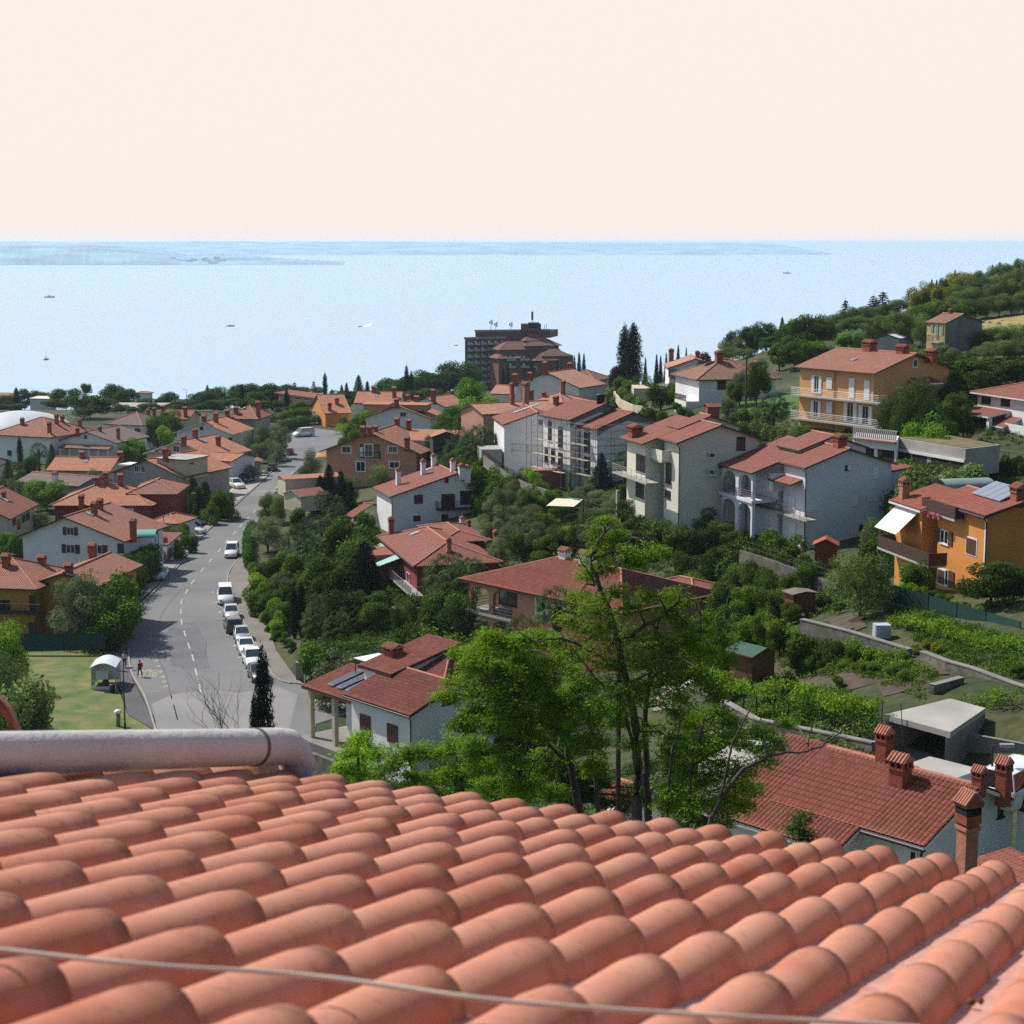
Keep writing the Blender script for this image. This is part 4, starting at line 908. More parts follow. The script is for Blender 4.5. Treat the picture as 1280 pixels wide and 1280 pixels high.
# ------------------------------------------------------------------ cream house
b = H('house', 'cream three-storey house with corner balcony, dark-edged gable and barrel chimney', (846.3,553.6), (822,546), (956,549), 9.2, 31.2, roof='gv', pitch=.34, ratio=.5, tile=T_RED, wall=mat('light_cream_render', (.66, .65, .54), .85, .05, .5), fascia=FASD, ov=.6, trust='B', gutter=True)
fr = b.fr
for w in [('U',926,554,11,16,'dark'), ('U',901,581,5,6,'dark'), ('V',836,591,7,25,'dark'), ('V',835,617.5,7,9,'dark'), ('V',819,582,6,14,'dark')]: win(b, *w)
for px, py in ((890, 569), (889, 590.5)):
    win(b, 'U', px, py, 8, 6, 'plain', off=.35, name='air_conditioner')
f2 = fr.sub(-2.0, fr.V-.1, 2.0+fr.U*.5, 7.4, fr.z-.68); b2 = block(b.root, f2, b.base-.5, roof='sv', pitch=.34, tile=T_RED, wall=MATS['light_cream_render'], fascia=FASD, ov=.8, name='wing_roof')
f3 = fr.sub(2.4, fr.V-.3, fr.U-2.6, 3.2, fr.z+.95); block(b.root, f3, b.base, roof='gv', pitch=.34, tile=T_RED, wall=MATS['light_cream_render'], fascia=FASD, ov=.4, name='upper_roof')
chim(b2, 794, 545, 15, w=1.5)
for w in [('V',801,579,11,21,'dark'), ('V',800,612,10,18,'dark')]: win(b2, *w)
balcony(b2, 'V', 765, 808, (593,600), 1.5, rail=RAILM, style='bars')
balcony(b, 'V', 803, 827, (574,572), 1.1, solid=MATS['light_cream_render'], h=1.2)
mb = MB(); mb.obox(f2.p(-.6, f2.V-1.3, b.base-1), f2.u*.35, f2.v*.35, Vector((0, 0, 3.4))); mb.build('pillar', [SLABC], b.root)
# ------------------------------------------------------------------ white three-storey house with the arched loggia
LW = mat('cool_white_render', (.68, .69, .70), .85, .04, .5)
b = H('house', 'large white house with arched loggia, long balcony and red tiled roof terraces', (1006,585), (973,577), (1122,585), 9.0, 32.5, roof='gv', pitch=.34, ratio=.48, tile=T_RED, wall=LW, fascia=FASD, ov=.45, trust='L', gutter=True)
fr = b.fr
for w in [('U',1058.5,584.5,4,6,'hole'), ('U',1061,584.5,4,6,'closedW'), ('U',1094,592,7,14,'closedW'), ('U',1068.5,625.5,7,14,'closedW'), ('U',1091.5,621,12,11,'closedW'), ('U',1076,659,4,7,'hole')]: win(b, *w)
for w in [('V',970,625,8,23,'closedW'), ('V',990,632,8,23,'closedW'), ('V',970,656,9,18,'closedW'), ('V',991,663,9,20,'closedW')]: win(b, *w)
balcony(b, 'V', 938, 1008, (628,652), 1.2, rail=RAILB, style='bars')
f2 = fr.sub(-3.3, fr.V-.1, 3.3+fr.U*.48, 8.2, fr.z-1.12); 
b2 = block(b.root, f2, b.base, roof='sv', pitch=.34, tile=T_RED, fascia=FASD, walls=False, ov=.4, name='wing_roof')
mb = MB(); prism(mb, f2, 3.5, 8.2, .4, f2.V-.4, b.base-1, f2.z+.9); prism(mb, f2, .2, 3.2, .2, f2.V-.2, f2.z-3.35, f2.z-3.05); mb.build('wall', [LW], b.root)
for zt, zf in ((f2.z-.17, f2.z-3.05), (f2.z-3.35, b.base-1)):
    ab = MB(); w_ = (f2.V-.8)/2
    arch(ab, flatp(f2.p(.4, .4, 0)), f2.v, f2.u, w_, zf, zt, .35, .35); arch(ab, flatp(f2.p(.4, .4+w_, 0)), f2.v, f2.u, w_, zf, zt, .35, .35); arch(ab, flatp(f2.p(.4, f2.V-.4, 0)), f2.u, -f2.v, 2.8, zf, zt, .35, .35)
    ab.build('loggia_arches', [LW], b.root)
rb = MB()
for z in (.3, .5, .7, .95): rb.tube([f2.p(.35, .4, f2.z-3.05+z), f2.p(.35, f2.V-.4, f2.z-3.05+z), f2.p(3.2, f2.V-.3, f2.z-3.05+z)], .025, 5)
rb.build('railing', [RAILB], b.root)
f3 = fr.sub(2.2, fr.V-.4, fr.U-2.4, 5, fr.z+1.15); block(b.root, f3, b.base, roof='gv', pitch=.34, tile=T_RED, wall=LW, fascia=FASD, ov=.3, name='upper_roof')
f4 = fr.sub(-1.0, 1.2, 2.2, 5.2, fr.z-1.9); block(b.root, f4, b.base, roof='sv', pitch=.35, tile=T_GEO_RED, fascia=FASD, walls=False, ov=.2, name='porch_roof')
mb = MB(); prism(mb, fr, -.9, .9, 6.2, fr.V-.5, fr.z-3.2, fr.z-1.2); mb.build('terrace_parapet', [LW], b.root)
chim(b, 1050, 553, 16, w=1.2); 
f5 = fr.sub(fr.U-.8, 1.5, 4.0, 4.5, fr.z-1.1); block(b.root, f5, b.base, roof='sv', pitch=.12, tile=T_RED, wall=LW, fascia=FASD, ov=.3, name='annex_roof')
# ------------------------------------------------------------------ orange house with the solar panels
b = H('house', 'bright orange house with solar panels, striped awning and dark wooden balconies', (1230.5,646), (1162,625), (1330,622), 7.4, 28.2, roof='gv', pitch=.30, ratio=.5, tile=T_GEO_RED, wall=ORANGEW, fascia=FASD, ov=.55, geo=True, trust='L', gutter=True)
fr = b.fr
for w in [('V',1181,671,10,17,'openB'), ('V',1214.5,683,12,19,'closedB'), ('V',1179,720,14,20,'openB')]: win(b, *w)
win(b, 'V', 1177, 721, 8, 17, 'closedB', off=.05)
mb = MB(); prism(mb, fr, .5, .56, .5, .8, b.base-1, fr.z-.3); mb.build('corner_pilaster', [FRAMEW], b.root)
f2 = fr.sub(-.9, fr.V-.1, .9+fr.U*.5, 5.8, fr.z-.85); b2 = block(b.root, f2, b.base-.5, roof='sv', pitch=.30, tile=T_GEO_RED, wall=ORANGEW, fascia=FASW, geo=True, ov=.5, name='wing_roof')
chim(b2, 1130, 624, 28, w=.75, style='pink')
balcony(b, 'V', 1152, 1193, (637,648), .8, rail=WOODD, style='pickets', solid=WOODD, h=.95)
balcony(b2, 'V', 1096, 1160, (688,702), 1.6, solid=WOODD, h=1.0)
mb = MB(); A = [f2.p(.5, 1.2, f2.z-.3), f2.p(.5, f2.V-.5, f2.z-.3), f2.p(-1.5, f2.V-.5, f2.z-2.1), f2.p(-1.5, 1.2, f2.z-2.1)]
n = 14
for i in range(n):
    q0, q1 = A[0].lerp(A[1], i/n), A[0].lerp(A[1], (i+1)/n); r0, r1 = A[3].lerp(A[2], i/n), A[3].lerp(A[2], (i+1)/n); s1 = (q0+q1)/2+Vector((0, 0, .03)); s2 = (r0+r1)/2+Vector((0, 0, .03))
    mb.poly([q0, s1, s2, r0], 0); mb.poly([s1, q1, r1, s2], 1)
mb.build('awning', [WCLOTH, mat('grey_stripe_canvas', (.45, .47, .48), .8, 0)], b.root)
# solar panels on a frame
q = onroof(b, 1231, 625); u2 = (fr.u+Vector((0, 0, .42))).normalized(); n_ = u2.cross(fr.v)
for i in range(4):
    mb = MB(); c0 = q-fr.v*(-2.2+i*1.15)-fr.v*1.1+Vector((0, 0, .2)); mb.obox(c0, u2*2.3, fr.v*1.1, n_*.08, 0); mb.obox(c0+u2*.05+fr.v*.05+n_*.08, u2*2.2, fr.v*1.0, n_*.01, 1); mb.build('solar_panel', [STEEL, SKYL], b.root)
chim(b, 1274, 612, 22, w=1.1)
for i, (a_, c_) in enumerate(((-.9, fr.V-1.2), (-.8, fr.V-2.0), (-.85, fr.V-.7))):
    mb = MB(); p = fr.p(.55-.8, fr.V-.6-i*.9, fr.z-1.1); r_ = random.Random(i)
    for k in range(90): 
        d = Vector((r_.gauss(0, .16), r_.gauss(0, .16), r_.gauss(0, .12)+.15)); mb.box(p+d, (.05, .05, .04), 0, r_.random()*3)
    mb.box(p-Vector((0, 0, .1)), (.3, .3, .22), 1); tag(mb.build('potted_geranium', [mat('geranium_pink', (.65, .03, .10), .6, .2, 3), BRICKP], None, p), ['magenta geranium on the outer corner of the upper balcony of the orange house', 'red geranium in the middle of the upper balcony of the orange house', 'small red geranium at the wall end of the upper balcony of the orange house'][i], 'flower pot', 'geraniums on the orange house balcony')
b.root['label'] = b.root['label']
# ------------------------------------------------------------------ big hill house
b = H('house', 'big peach hill house with two long white balconies and white shutters', (1092.5,467), (992,456.5), (1197,459), 8.2, 25.2, roof='gv', pitch=.30, ratio=.5, tile=T_BR, wall=PEACHW, fascia=WOODD, ov=.8, trust='B')
fr = b.fr
for w in [('V',1065,485,7,24,'closedW'), ('V',1084,488,7,24,'closedW'), ('V',1063,515,8,24,'openW'), ('V',1082,519,8,23,'openW')]: win(b, *w)
for w in [('V',1021,480,6,21,'openW'), ('V',1037,479,7,14,'closedW'), ('V',1020,511,6,20,'openW'), ('V',1037,509,7,14,'closedW')]: win(b, *w, off=.26)
for w in [('U',1144,454,5,9,'framed')]: win(b, *w)
balcony(b, 'V', 988, 1098, (492,505), 1.5, rail=PLASTIC, style='bars', slab=SLABC)
balcony(b, 'V', 988, 1098, (522,535), 1.6, rail=PLASTIC, style='bars', slab=SLABC)
for w in [('V',1022,537,8,8,'closedD'), ('V',1060,540,8,9,'hole')]: win(b, *w)
for c in [(1087,433,13,1.5), (1128,437,10,1.4), (1165,444,13,1.3)]: chim(b, c[0], c[1], c[2], w=c[3])
skylight(b, 1067, 450)
mb = MB(); prism(mb, fr, .55, .8, fr.V*.52, fr.V-.7, b.base, fr.z-.2); mb.build('wall_projection', [PEACHW], b.root)
f2 = fr.sub(fr.U*.45, -1.4, 4.5, 2.3, fr.z-1.6); block(b.root, f2, b.base, roof='su', pitch=.3, tile=T_RED, walls=False, fascia=FASW, ov=.1, name='door_canopy')
# old stone farmhouse
b = H('house', 'old farmhouse with faded yellow front, green shutters and bare stone gable on the hillside', (1182,404), (1156,399), (1231,400), 6.2, 19.6, roof='gv', pitch=.36, ratio=.45, tile=T_OLD, wall=ROUGHST, fascia=WOODM, ov=.3, trust=30)
fr = b.fr; mb = MB(); prism(mb, fr, .22, .3, .3, fr.V-.3, b.base-.5, fr.z-.2); mb.build('yellow_front', [mat('faded_yellow_plaster', (.48, .38, .18), .9, .2, .6)], b.root)
for w in [('V',1165.5,410,3,9,'green'), ('V',1171.5,414,3,18,'green'), ('V',1178,411.5,3,11,'green'), ('V',1177,433,3,8,'green')]: win(b, *w, off=.1)
balcony(b, 'V', 1158, 1174, (426,428), 1, rail=DARKM, style='pickets'); chim(b, 1188, 386, 6, w=.7)
b = H('shed', 'grey shed with a white sheet roof beside the hill olives', (1125,423), (1094,417), None, 2.6, 20, U=6, roof='gu', pitch=.3, tile=FASW, wall=GREYW, ov=.2, cat='shed', trust=60)
b = H('house', 'white bungalow with a mottled hipped roof and dark shutters behind the utility pole', (870.5,475), (852,465), (977,473), 3.6, 25, roof='hu', pitch=.42, tile=T_OLD, wall=WHITE, fascia=WOODD, ov=.7, trust='R', V=13)
for w in [('U',902,481.5,11,11,'closedD'), ('U',951.5,481,11,11,'closedD')]: win(b, *w)
for c in [(898.5,452,14,1.2), (945,450,10,1.6)]: chim(b, c[0], c[1], c[2], w=c[3])
skylight(b, 893, 449, 1.6, 3.6, m=PANEL)
mb = MB(); fr = b.fr; prism(mb, fr, -1.5, 0.6, .5, 6, b.base-2, b.base+.2); mb.build('terrace', [WHITE], b.root)
rb = MB(); 
for i in range(26): rb.tube([fr.p(-1.5, .5+i*.22, b.base+.2), fr.p(-1.5, .5+i*.22, b.base+1.1)], .03, 4)
rb.tube([fr.p(-1.5, .5, b.base+1.1), fr.p(-1.5, 6, b.base+1.1)], .05, 5); rb.build('railing', [WOODD], b.root)
b = H('house', 'white house with a sunlit pale orange roof next to the cypress pair', (834,460), (824,450), (905,448), 5, 27.5, roof='gv', pitch=.34, tile=T_PALE, wall=WHITE, fascia=FASD, ov=.4, V=11, trust='L')
for w in [('V',837,465,2,12,'dark'), ('U',841,467,3,11,'dark'), ('U',845,468,3,12,'dark')]: win(b, *w)
chim(b, 839, 449, 16, w=1); chim(b, 872, 441, 8, w=.9)
mb = MB(); q = b.fr.p(-6, 0, b.base-2); mb.obox(q, b.fr.u*6, b.fr.v*8, Vector((0, 0, 3.3))); mb.build('terrace', [BEIGE], b.root)
# white villa at the right edge
b = H('house', 'white villa with brick red roofs on round columns at the right edge', (1318,505), (1212,490), (1345,495), 6.2, 26, roof='hv', pitch=.30, tile=T_RED, wall=WHITE, fascia=FASW, ov=.8, trust='L', U=12)
fr = b.fr
for w in [('V',1233,500,11,8,'dark'), ('V',1257,503,11,8,'dark'), ('V',1279,553,10,16,'openB'), ('V',1259,553,8,22,'dark')]: win(b, *w)
f2 = fr.sub(-2.6, fr.V-8.5, 3.6, 8.8, fr.z-2.5); block(b.root, f2, b.base-.5, roof='sv', pitch=.2, tile=T_RED, walls=False, fascia=FASW, ov=.5, name='canopy_roof', posts=(1, WHITE, .5))
f2 = fr.sub(-2.0, fr.V*.42, 3.4, 3.5, fr.z-3.6); block(b.root, f2, b.base-.5, roof='sv', pitch=.4, tile=T_RED, wall=WHITE, fascia=FASW, ov=.4, name='entrance_roof')
balcony(b, 'V', 1255, 1320, (542,548), 2.0, solid=WHITE, h=1.1)
mb = MB(); prism(mb, fr, -6, 0, 0, fr.V+1, b.base-3, b.base+.05); mb.build('terrace', [SLABC], b.root)
b = None
# concrete garages under the hill house
def quadblock(name, label, cat, P, Y, h, m, top=None, extra=None):
    """block whose front left / front right / back right / back left top corners are given as photo points at one height"""
    c = at(P[0][0], P[0][1], Y); z = c.z; q = [c]+[onz(p[0], p[1], z) for p in P[1:]]; root = empty(name, (c.x, c.y, z-h)); tag(root, label, cat)
    mb = MB(); n = len(q)
    for i in range(n): a, b_ = q[i], q[(i+1) % n]; mb.poly([a-Vector((0, 0, h)), b_-Vector((0, 0, h)), b_, a])
    mb.poly(q); mb.build('wall', [m], root)
    if top:
        cen = sum(q, Vector())/n; mb = MB(); mb.poly([cen+(x-cen)*.93+Vector((0, 0, .05)) for x in q]); mb.build('roof_surface', [top], root)
    return root, q, z
root, q, z = quadblock('garage', 'low concrete garage block with a dry grass roof below the white villa', 'garage', [(1121,547), (1207,561), (1250,556), (1182,543)], 208, 3.2, SLABC, mat('dry_roof_grass', (.16, .13, .05), .95, .3, .8))
e = (q[1]-q[0]); n_ = Vector((e.y, -e.x, 0)).normalized()
for a0, a1 in ((.03, .22), (.25, .46), (.52, .98)):
    mb = MB(); mb.obox(q[0]+e*a0-Vector((0, 0, 3.2))+n_*.02, e*(a1-a0), -n_*.3, Vector((0, 0, 1.7))); mb.build('garage_opening', [DARKFILL], root)  # solid dark panel, its colour standing for the shade inside
mb = MB(); mb.obox(q[0]-Vector((0, 0, 1.55))+n_*.05, e, n_*.15, Vector((0, 0, .3))); mb.build('ledge', [WHITE], root)
root, q, z = quadblock('terrace', 'white balustraded terrace over an arched opening beside the concrete garage', 'terrace', [(1066,545), (1121,551), (1124,545), (1070,540)], 208, 3.6, WHITE)
e = (q[1]-q[0]); n_ = Vector((e.y, -e.x, 0)).normalized()
for a0, a1 in ((.08, .5), (.58, .95)):
    mb = MB(); mb.obox(q[0]+e*a0-Vector((0, 0, 3.6))+n_*.03, e*(a1-a0), -n_*.3, Vector((0, 0, 2.4))); mb.build('arched_opening', [DARKFILL], root)  # dark box on the wall, shade of the opening painted in
mb = MB()
for i in range(22): mb.obox(q[0]+e*(i/22), e*.025, -n_*.1, Vector((0, 0, 1)))
mb.obox(q[0]+Vector((0, 0, 1)), e, -n_*.2, Vector((0, 0, .12))); mb.build('balustrade', [SLABC], root)
mb = MB(); mb.obox(q[0]-Vector((0, 0, .3))+n_*.02, e, n_*.5, Vector((0, 0, .15))); mb.build('tiled_ledge', [T_RED], root)

# ------------------------------------------------------------------ nearest neighbour, lower right
b = H('house', 'nearest neighbour house with a big red pantile roof and corbelled brick chimneys', (1156,1060), (963,1003), (1290,1010), 5.6, 31.5, roof='gv', pitch=.42, ratio=.5, tile=T_GEO_RED, wall=WHITE, fascia=FASW, ov=.6, geo=True, gutter=True, trust='L')
fr = b.fr; print('near', fr.U, fr.V, fr.o)
# rest of the nearest neighbour
f2 = fr.sub(-1.7, fr.V*.40, 6.2, fr.V*.9, fr.z-.02-.42*1.7); block(b.root, f2, b.base-2, roof='sv', pitch=.42, tile=T_GEO_RED, wall=WHITE, fascia=FASW, ov=.6, geo=True, name='lower_roof')
win(b, 'V', 1142, 1071, 10, 18, 'plain'); win(b, 'U', 1250, 1010, 6, 22, 'dark'); win(b, 'U', 1226, 1055, 10, 45, 'closedW')
chim(b, 1125, 982, 43, w=.85); chim(b, 1105, 941, 48, w=.65); chim(b, 1224, 975, 28, w=.55); chim(b, 1254, 988, 52, w=.6)
f3 = fr.sub(fr.U+.3, 4.6, 2.6, 3.0, fr.z+.1); block(b.root, f3, b.base-2, roof='f', tile=SLABC, wall=WHITE, fascia=FASW, ov=.05, name='terrace_slab')
f4 = fr.sub(fr.U-1.0, -2.6, 4.5, 3.0, fr.z+.6); block(b.root, f4, b.base-2, roof='sv', pitch=.3, tile=T_GEO_RED, walls=False, fascia=WOODD, ov=.3, geo=True, name='porch_roof', posts=(2, WHITE, .3))
b = H('house', 'corner of a low white outbuilding roof with a tall pink brick chimney, lower right', (1225,1128), (1160,1094), (1330,1090), 2.8, 27.5, roof='sv', pitch=.12, tile=T_GEO_RED, wall=WHITE, fascia=FASW, ov=.4, geo=True, trust='L')
p = at(1207, 1100, 58); mb = MB(); u, v, up = b.fr.u, b.fr.v, Vector((0, 0, 1)); w = .52; zt = at(1210, 1003, 58).z-p.z
mb.obox(p-u*w/2-v*w/2-up*3, u*w, v*w, up*(3+zt-.9), 0); mb.obox(p-u*w*.6-v*w*.6+up*(zt-.95), u*w*1.2, v*w*1.2, up*.12, 0)
for i, (k, z0, z1, m_) in enumerate(((.52, zt-.83, zt-.7, 1), (.62, zt-.7, zt-.4, 1), (.6, zt-.4, zt-.1, 2), (.7, zt-.1, zt, 1))): mb.obox(p-u*w*k-v*w*k+up*z0, u*w*2*k, v*w*2*k, up*(z1-z0), m_)
s = w*.72; q = [p+u*sx*s+v*sy*s+up*zt for sx, sy in ((-1, -1), (1, -1), (1, 1), (-1, 1))]; r1, r2 = p-v*s+up*(zt+.42), p+v*s+up*(zt+.42)
mb.poly([q[0], r1, r2, q[3]][::-1], 3); mb.poly([q[1], q[2], r2, r1], 3); mb.poly([q[0], q[1], r1], 1); mb.poly([q[2], q[3], r2], 1)
for i in range(6):
    for sx in (-1, 1): e = p+v*(-s+2*s*(i+.5)/6)+up*zt; mb.tube([e+u*sx*s*1.05, e+up*.43], .06, 6, 3)
mb.build('chimney', [BRICKP, BRICK, DARKFILL, TILECAP], b.root)
b = H('house', 'small house mostly hidden behind the locust trunks with a red roof and white awning', (790,1010), (748,985), (840,975), 5, 33.5, roof='gv', pitch=.4, tile=T_GEO_RED, wall=WHITE, fascia=FASW, ov=.4, geo=True, trust='B')
f2 = b.fr.sub(-1.6, 1, 2.2, b.fr.V-2, b.fr.z-.9); block(b.root, f2, b.base, roof='sv', pitch=.5, tile=WCLOTH, walls=False, fascia=FASW, ov=.2, name='awning')
root, q, z = quadblock('carport', 'flat grey concrete slab roof behind the locust trees', 'carport', [(872,955), (950,985), (1000,930), (925,924)], 85, 2.5, SLABC)

# ------------------------------------------------------------------ street
ASPH = mat('asphalt', (.20, .20, .20), .9, .12, .10, bump=.25, bscale=14, col2=(.145, .145, .148), detail=10)
ASPD = mat('darker_asphalt', (.095, .092, .10), .9, .12, .3, bump=.25, bscale=14)
KERB = mat('kerb_stone', (.30, .29, .26), .9, .15, 1); PAINT = mat('road_paint', (.42, .42, .40), .8, .15, 2); PAINTY = mat('worn_yellow_paint', (.29, .275, .20), .85, .25, 2)
def sheet(name, px, z, m, label, cat, h=.12, kind='structure'):
    q = [onz(x, y, z) for x, y in px]; mb = MB(); ar = sum(q[i].x*q[(i+1) % len(q)].y-q[(i+1) % len(q)].x*q[i].y for i in range(len(q)))
    if ar < 0: q = q[::-1]
    mb.poly(q)
    for i in range(len(q)): a_, c_ = q[i], q[(i+1) % len(q)]; mb.poly([a_-Vector((0, 0, h)), c_-Vector((0, 0, h)), c_, a_])
    return tag(mb.build(name, m), label, cat, kind=kind)
sheet('road', ROADPX, DRZ, ASPH, 'grey asphalt street curving down towards the bay', 'road')
def smooth(pts, n=6):
    out = []; P_ = [pts[0]]+list(pts)+[pts[-1]]
    for i in range(1, len(P_)-2):
        for k in range(n):
            t = k/n; a_, b_, c_, d_ = [np.array(P_[i+j-1], float) for j in range(4)]
            out.append(tuple(.5*((2*b_)+(-a_+c_)*t+(2*a_-5*b_+4*c_-d_)*t*t+(-a_+3*b_-3*c_+d_)*t**3)))
    out.append(tuple(pts[-1])); return out
def strip(name, px, w, z, m, label, cat, h=.15, side=1, kind='structure'):
    """raised strip along a line of photo points lying at height z"""
    q = [onz(x, y, z) for x, y in smooth(px)]; mb = MB(); L_ = []; R_ = []
    for i, p_ in enumerate(q):
        d_ = (q[min(i+1, len(q)-1)]-q[max(i-1, 0)]).normalized(); n_ = Vector((d_.y, -d_.x, 0))
        L_.append(p_); R_.append(p_+n_*w*side)
    dn = Vector((0, 0, -h)); mb.grid([[a_+dn, a_, b_, b_+dn] for a_, b_ in zip(L_, R_)], smooth=False)
    return tag(mb.build(name, m), label, cat, kind=kind)
sheet('pavement', [(160,893), (193,912), (193,905), (181,880), (166,850), (159,812), (133,812), (140,840), (155,870)], DRZ+.10, ASPD, 'dark asphalt pavement at the bus stop', 'pavement', .2)
sheet('pavement', [(133,811), (158,811), (160,775), (172,752), (197,731), (222,705), (253,668), (276,645), (262,648), (245,655), (214,684), (190,712), (165,738), (148,768), (140,790)], DRZ+.09, mat('pale_pavement', (.27, .255, .24), .9, .15, .4), 'worn pavement running along the clipped hedges', 'pavement', .2)
sheet('pavement', [(288,737), (285,721), (292,706), (308,689), (309,705), (313,732), (320,752), (335,784), (346,814), (369,846), (380,855), (362,853), (349,848), (339,837), (320,803), (305,775)], DRZ+.10, mat('brown_pavement', (.20, .175, .155), .9, .15, .3), 'brownish pavement along the garden wall right of the parked cars', 'pavement', .2)
sheet('pavement', [(276,645), (308,617), (335,595), (330,588), (300,600), (282,618), (262,640)], DRZ+.07, mat('driveway_concrete', (.36, .33, .28), .9, .12, .4), 'pale concrete driveway entrance beside the street', 'pavement', .15)  # one even pale concrete colour
strip('kerb', [(197,916), (183,872), (165,838), (161,802), (162,780), (172,761), (197,735), (222,708), (252,671), (276,648), (308,619), (338,591), (358,565)], .18, DRZ+.14, KERB, 'stone kerb on the bus stop side of the street', 'kerb', .2, -1)
strip('kerb', [(312,676), (306,690), (292,706), (285,721), (289,738), (305,775), (320,803), (338,836), (349,848), (364,853)], .18, DRZ+.14, KERB, 'stone kerb beside the row of parked cars', 'kerb', .2)
sheet('road', [(197,915), (190,880), (215,868), (262,862), (300,866), (345,858), (372,868), (340,1000), (200,1000)], DRZ+.003, mat('worn_pale_asphalt', (.27, .265, .25), .9, .15, .15, col2=(.20, .20, .20), detail=10), 'paler resurfaced asphalt at the near end of the street', 'road', .002)
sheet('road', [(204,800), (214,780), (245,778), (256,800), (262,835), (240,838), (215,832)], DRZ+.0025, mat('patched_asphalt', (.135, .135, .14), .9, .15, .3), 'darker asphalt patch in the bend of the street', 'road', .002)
dash = [(255,880),(250,860),(245,840),(241,822),(236,807),(231,792),(227,777),(226,764),(227,752),(233,739.5),(241,727),(253,712),(263,700.5),(274,688),(283,676.5),(293,666),(301,657),(310,647.5),(318,639),(328,629),(338,618),(346,609),(353,602),(359,596),(365,590.5),(371,584.5),(376,579)]
mb = MB()
for i, d_ in enumerate(dash):
    p_ = onz(d_[0], d_[1], DRZ+.006); a_ = onz(*dash[max(i-1, 0)], DRZ+.006); c_ = onz(*dash[min(i+1, len(dash)-1)], DRZ+.006); t_ = (c_-a_).normalized(); n_ = Vector((t_.y, -t_.x, 0))*.08; l_ = min(3, (c_-a_).length*.25)
    mb.poly([p_-t_*l_/2-n_, p_+t_*l_/2-n_, p_+t_*l_/2+n_, p_-t_*l_/2+n_][::-1])
tag(mb.build('road_marking', PAINT), 'broken white centre line of the street', 'road marking', kind='structure')
mb = MB()
for x, y in [(265,741),(270,753),(274,766),(285,794),(292,808),(299,822),(308,838),(315,850)]:
    p_ = onz(x, y, DRZ+.006); mb.poly([p_+Vector(k) for k in ((-.35, -.06, 0), (.35, -.06, 0), (.35, .06, 0), (.06, .06, 0), (.06, 1.0, 0), (-.06, 1.0, 0), (-.06, .06, 0), (-.35, .06, 0))])
tag(mb.build('road_marking', PAINT), 'white T-shaped parking bay marks beside the parked cars', 'road marking', kind='structure')
mb = MB()
for x, y in [(193,818),(195.5,826),(198,832.5),(201,839.5),(203.5,846),(205.5,852),(207,858)]:
    p_ = onz(x, y, DRZ+.006); mb.poly([p_+Vector(k) for k in ((-.2, -.45, 0), (.2, -.45, 0), (.2, .45, 0), (-.2, .45, 0))])
for x, y, w_ in [(175,817,1.8), (192,815,1.2), (190,864,1.4), (213,874,.8), (168,841,1.0)]:
    p_ = onz(x, y, DRZ+.006); mb.poly([p_+Vector(k) for k in ((-w_/2, -.08, 0), (w_/2, -.08, 0), (w_/2, .08, 0), (-w_/2, .08, 0))])
mb.poly([onz(x, y, DRZ+.006) for x, y in [(322,615), (352,614), (352,612.8), (322,613.8)]][::1]); 
tag(mb.build('road_marking', PAINTY), 'worn yellow block line around the bus bay', 'road marking', kind='structure')
cu = bpy.data.curves.new('bus_lettering', 'FONT'); cu.body = 'BUS'; cu.size = 1; cu.align_x = 'CENTER'; cu.align_y = 'CENTER'; cu.offset = .02
to = bpy.data.objects.new('bus_lettering_src', cu); COL.objects.link(to); bpy.context.view_layer.update()
me = bpy.data.meshes.new_from_object(to.evaluated_get(bpy.context.evaluated_depsgraph_get())); bpy.data.objects.remove(to)
for m_ in list(me.materials): pass
me.materials.clear(); me.materials.append(PAINTY)
to = bpy.data.objects.new('bus_lettering', me); COL.objects.link(to); p_ = onz(185.5, 841, DRZ+.007); to.location = p_; to.scale = (1.15, 4.3, 1); to.rotation_euler = (0, 0, math.pi+.10)
tag(to, 'faded yellow BUS lettering painted upside down on the bus bay', 'road marking', kind='structure')
mb = MB()
for pts in ([(205,800), (198,782), (204,765), (215,750), (228,735)], [(258,800), (257,820), (252,822), (230,822)], [(196,820), (206,840), (214,870), (222,900)]):
    q = [onz(x, y, DRZ+.003) for x, y in smooth(pts)]
    for i in range(len(q)-1):
        d_ = (q[i+1]-q[i]).normalized(); n_ = Vector((d_.y, -d_.x, 0))*.05; mb.poly([q[i]-n_, q[i]+n_, q[i+1]+n_, q[i+1]-n_])
tag(mb.build('tar_seam', mat('tar', (.09, .09, .092), .7, 0)), 'dark tar seams across the old asphalt', 'tar seam', kind='structure')
LAWN = mat('dry_lawn', (.050, .125, .016), .95, .3, .5, bump=.9, bscale=6, col2=(.21, .185, .07), detail=10); LAWNG = mat('green_lawn', (.055, .13, .02), .95, .3, .5, bump=.5, bscale=5)
sheet('lawn', [(-60,1000), (0,860), (25,815), (133,812), (142,845), (160,894), (194,914), (196,960), (190,1010)], DRZ+.06, LAWN, 'patchy dry lawn beside the bus stop', 'lawn', .3)
sheet('lawn', [(322,676), (345,668), (375,655), (372,675), (355,700), (330,708), (318,705)], DRZ+.2, LAWNG, 'sunlit lawn in the corner garden right of the street', 'lawn', .3)

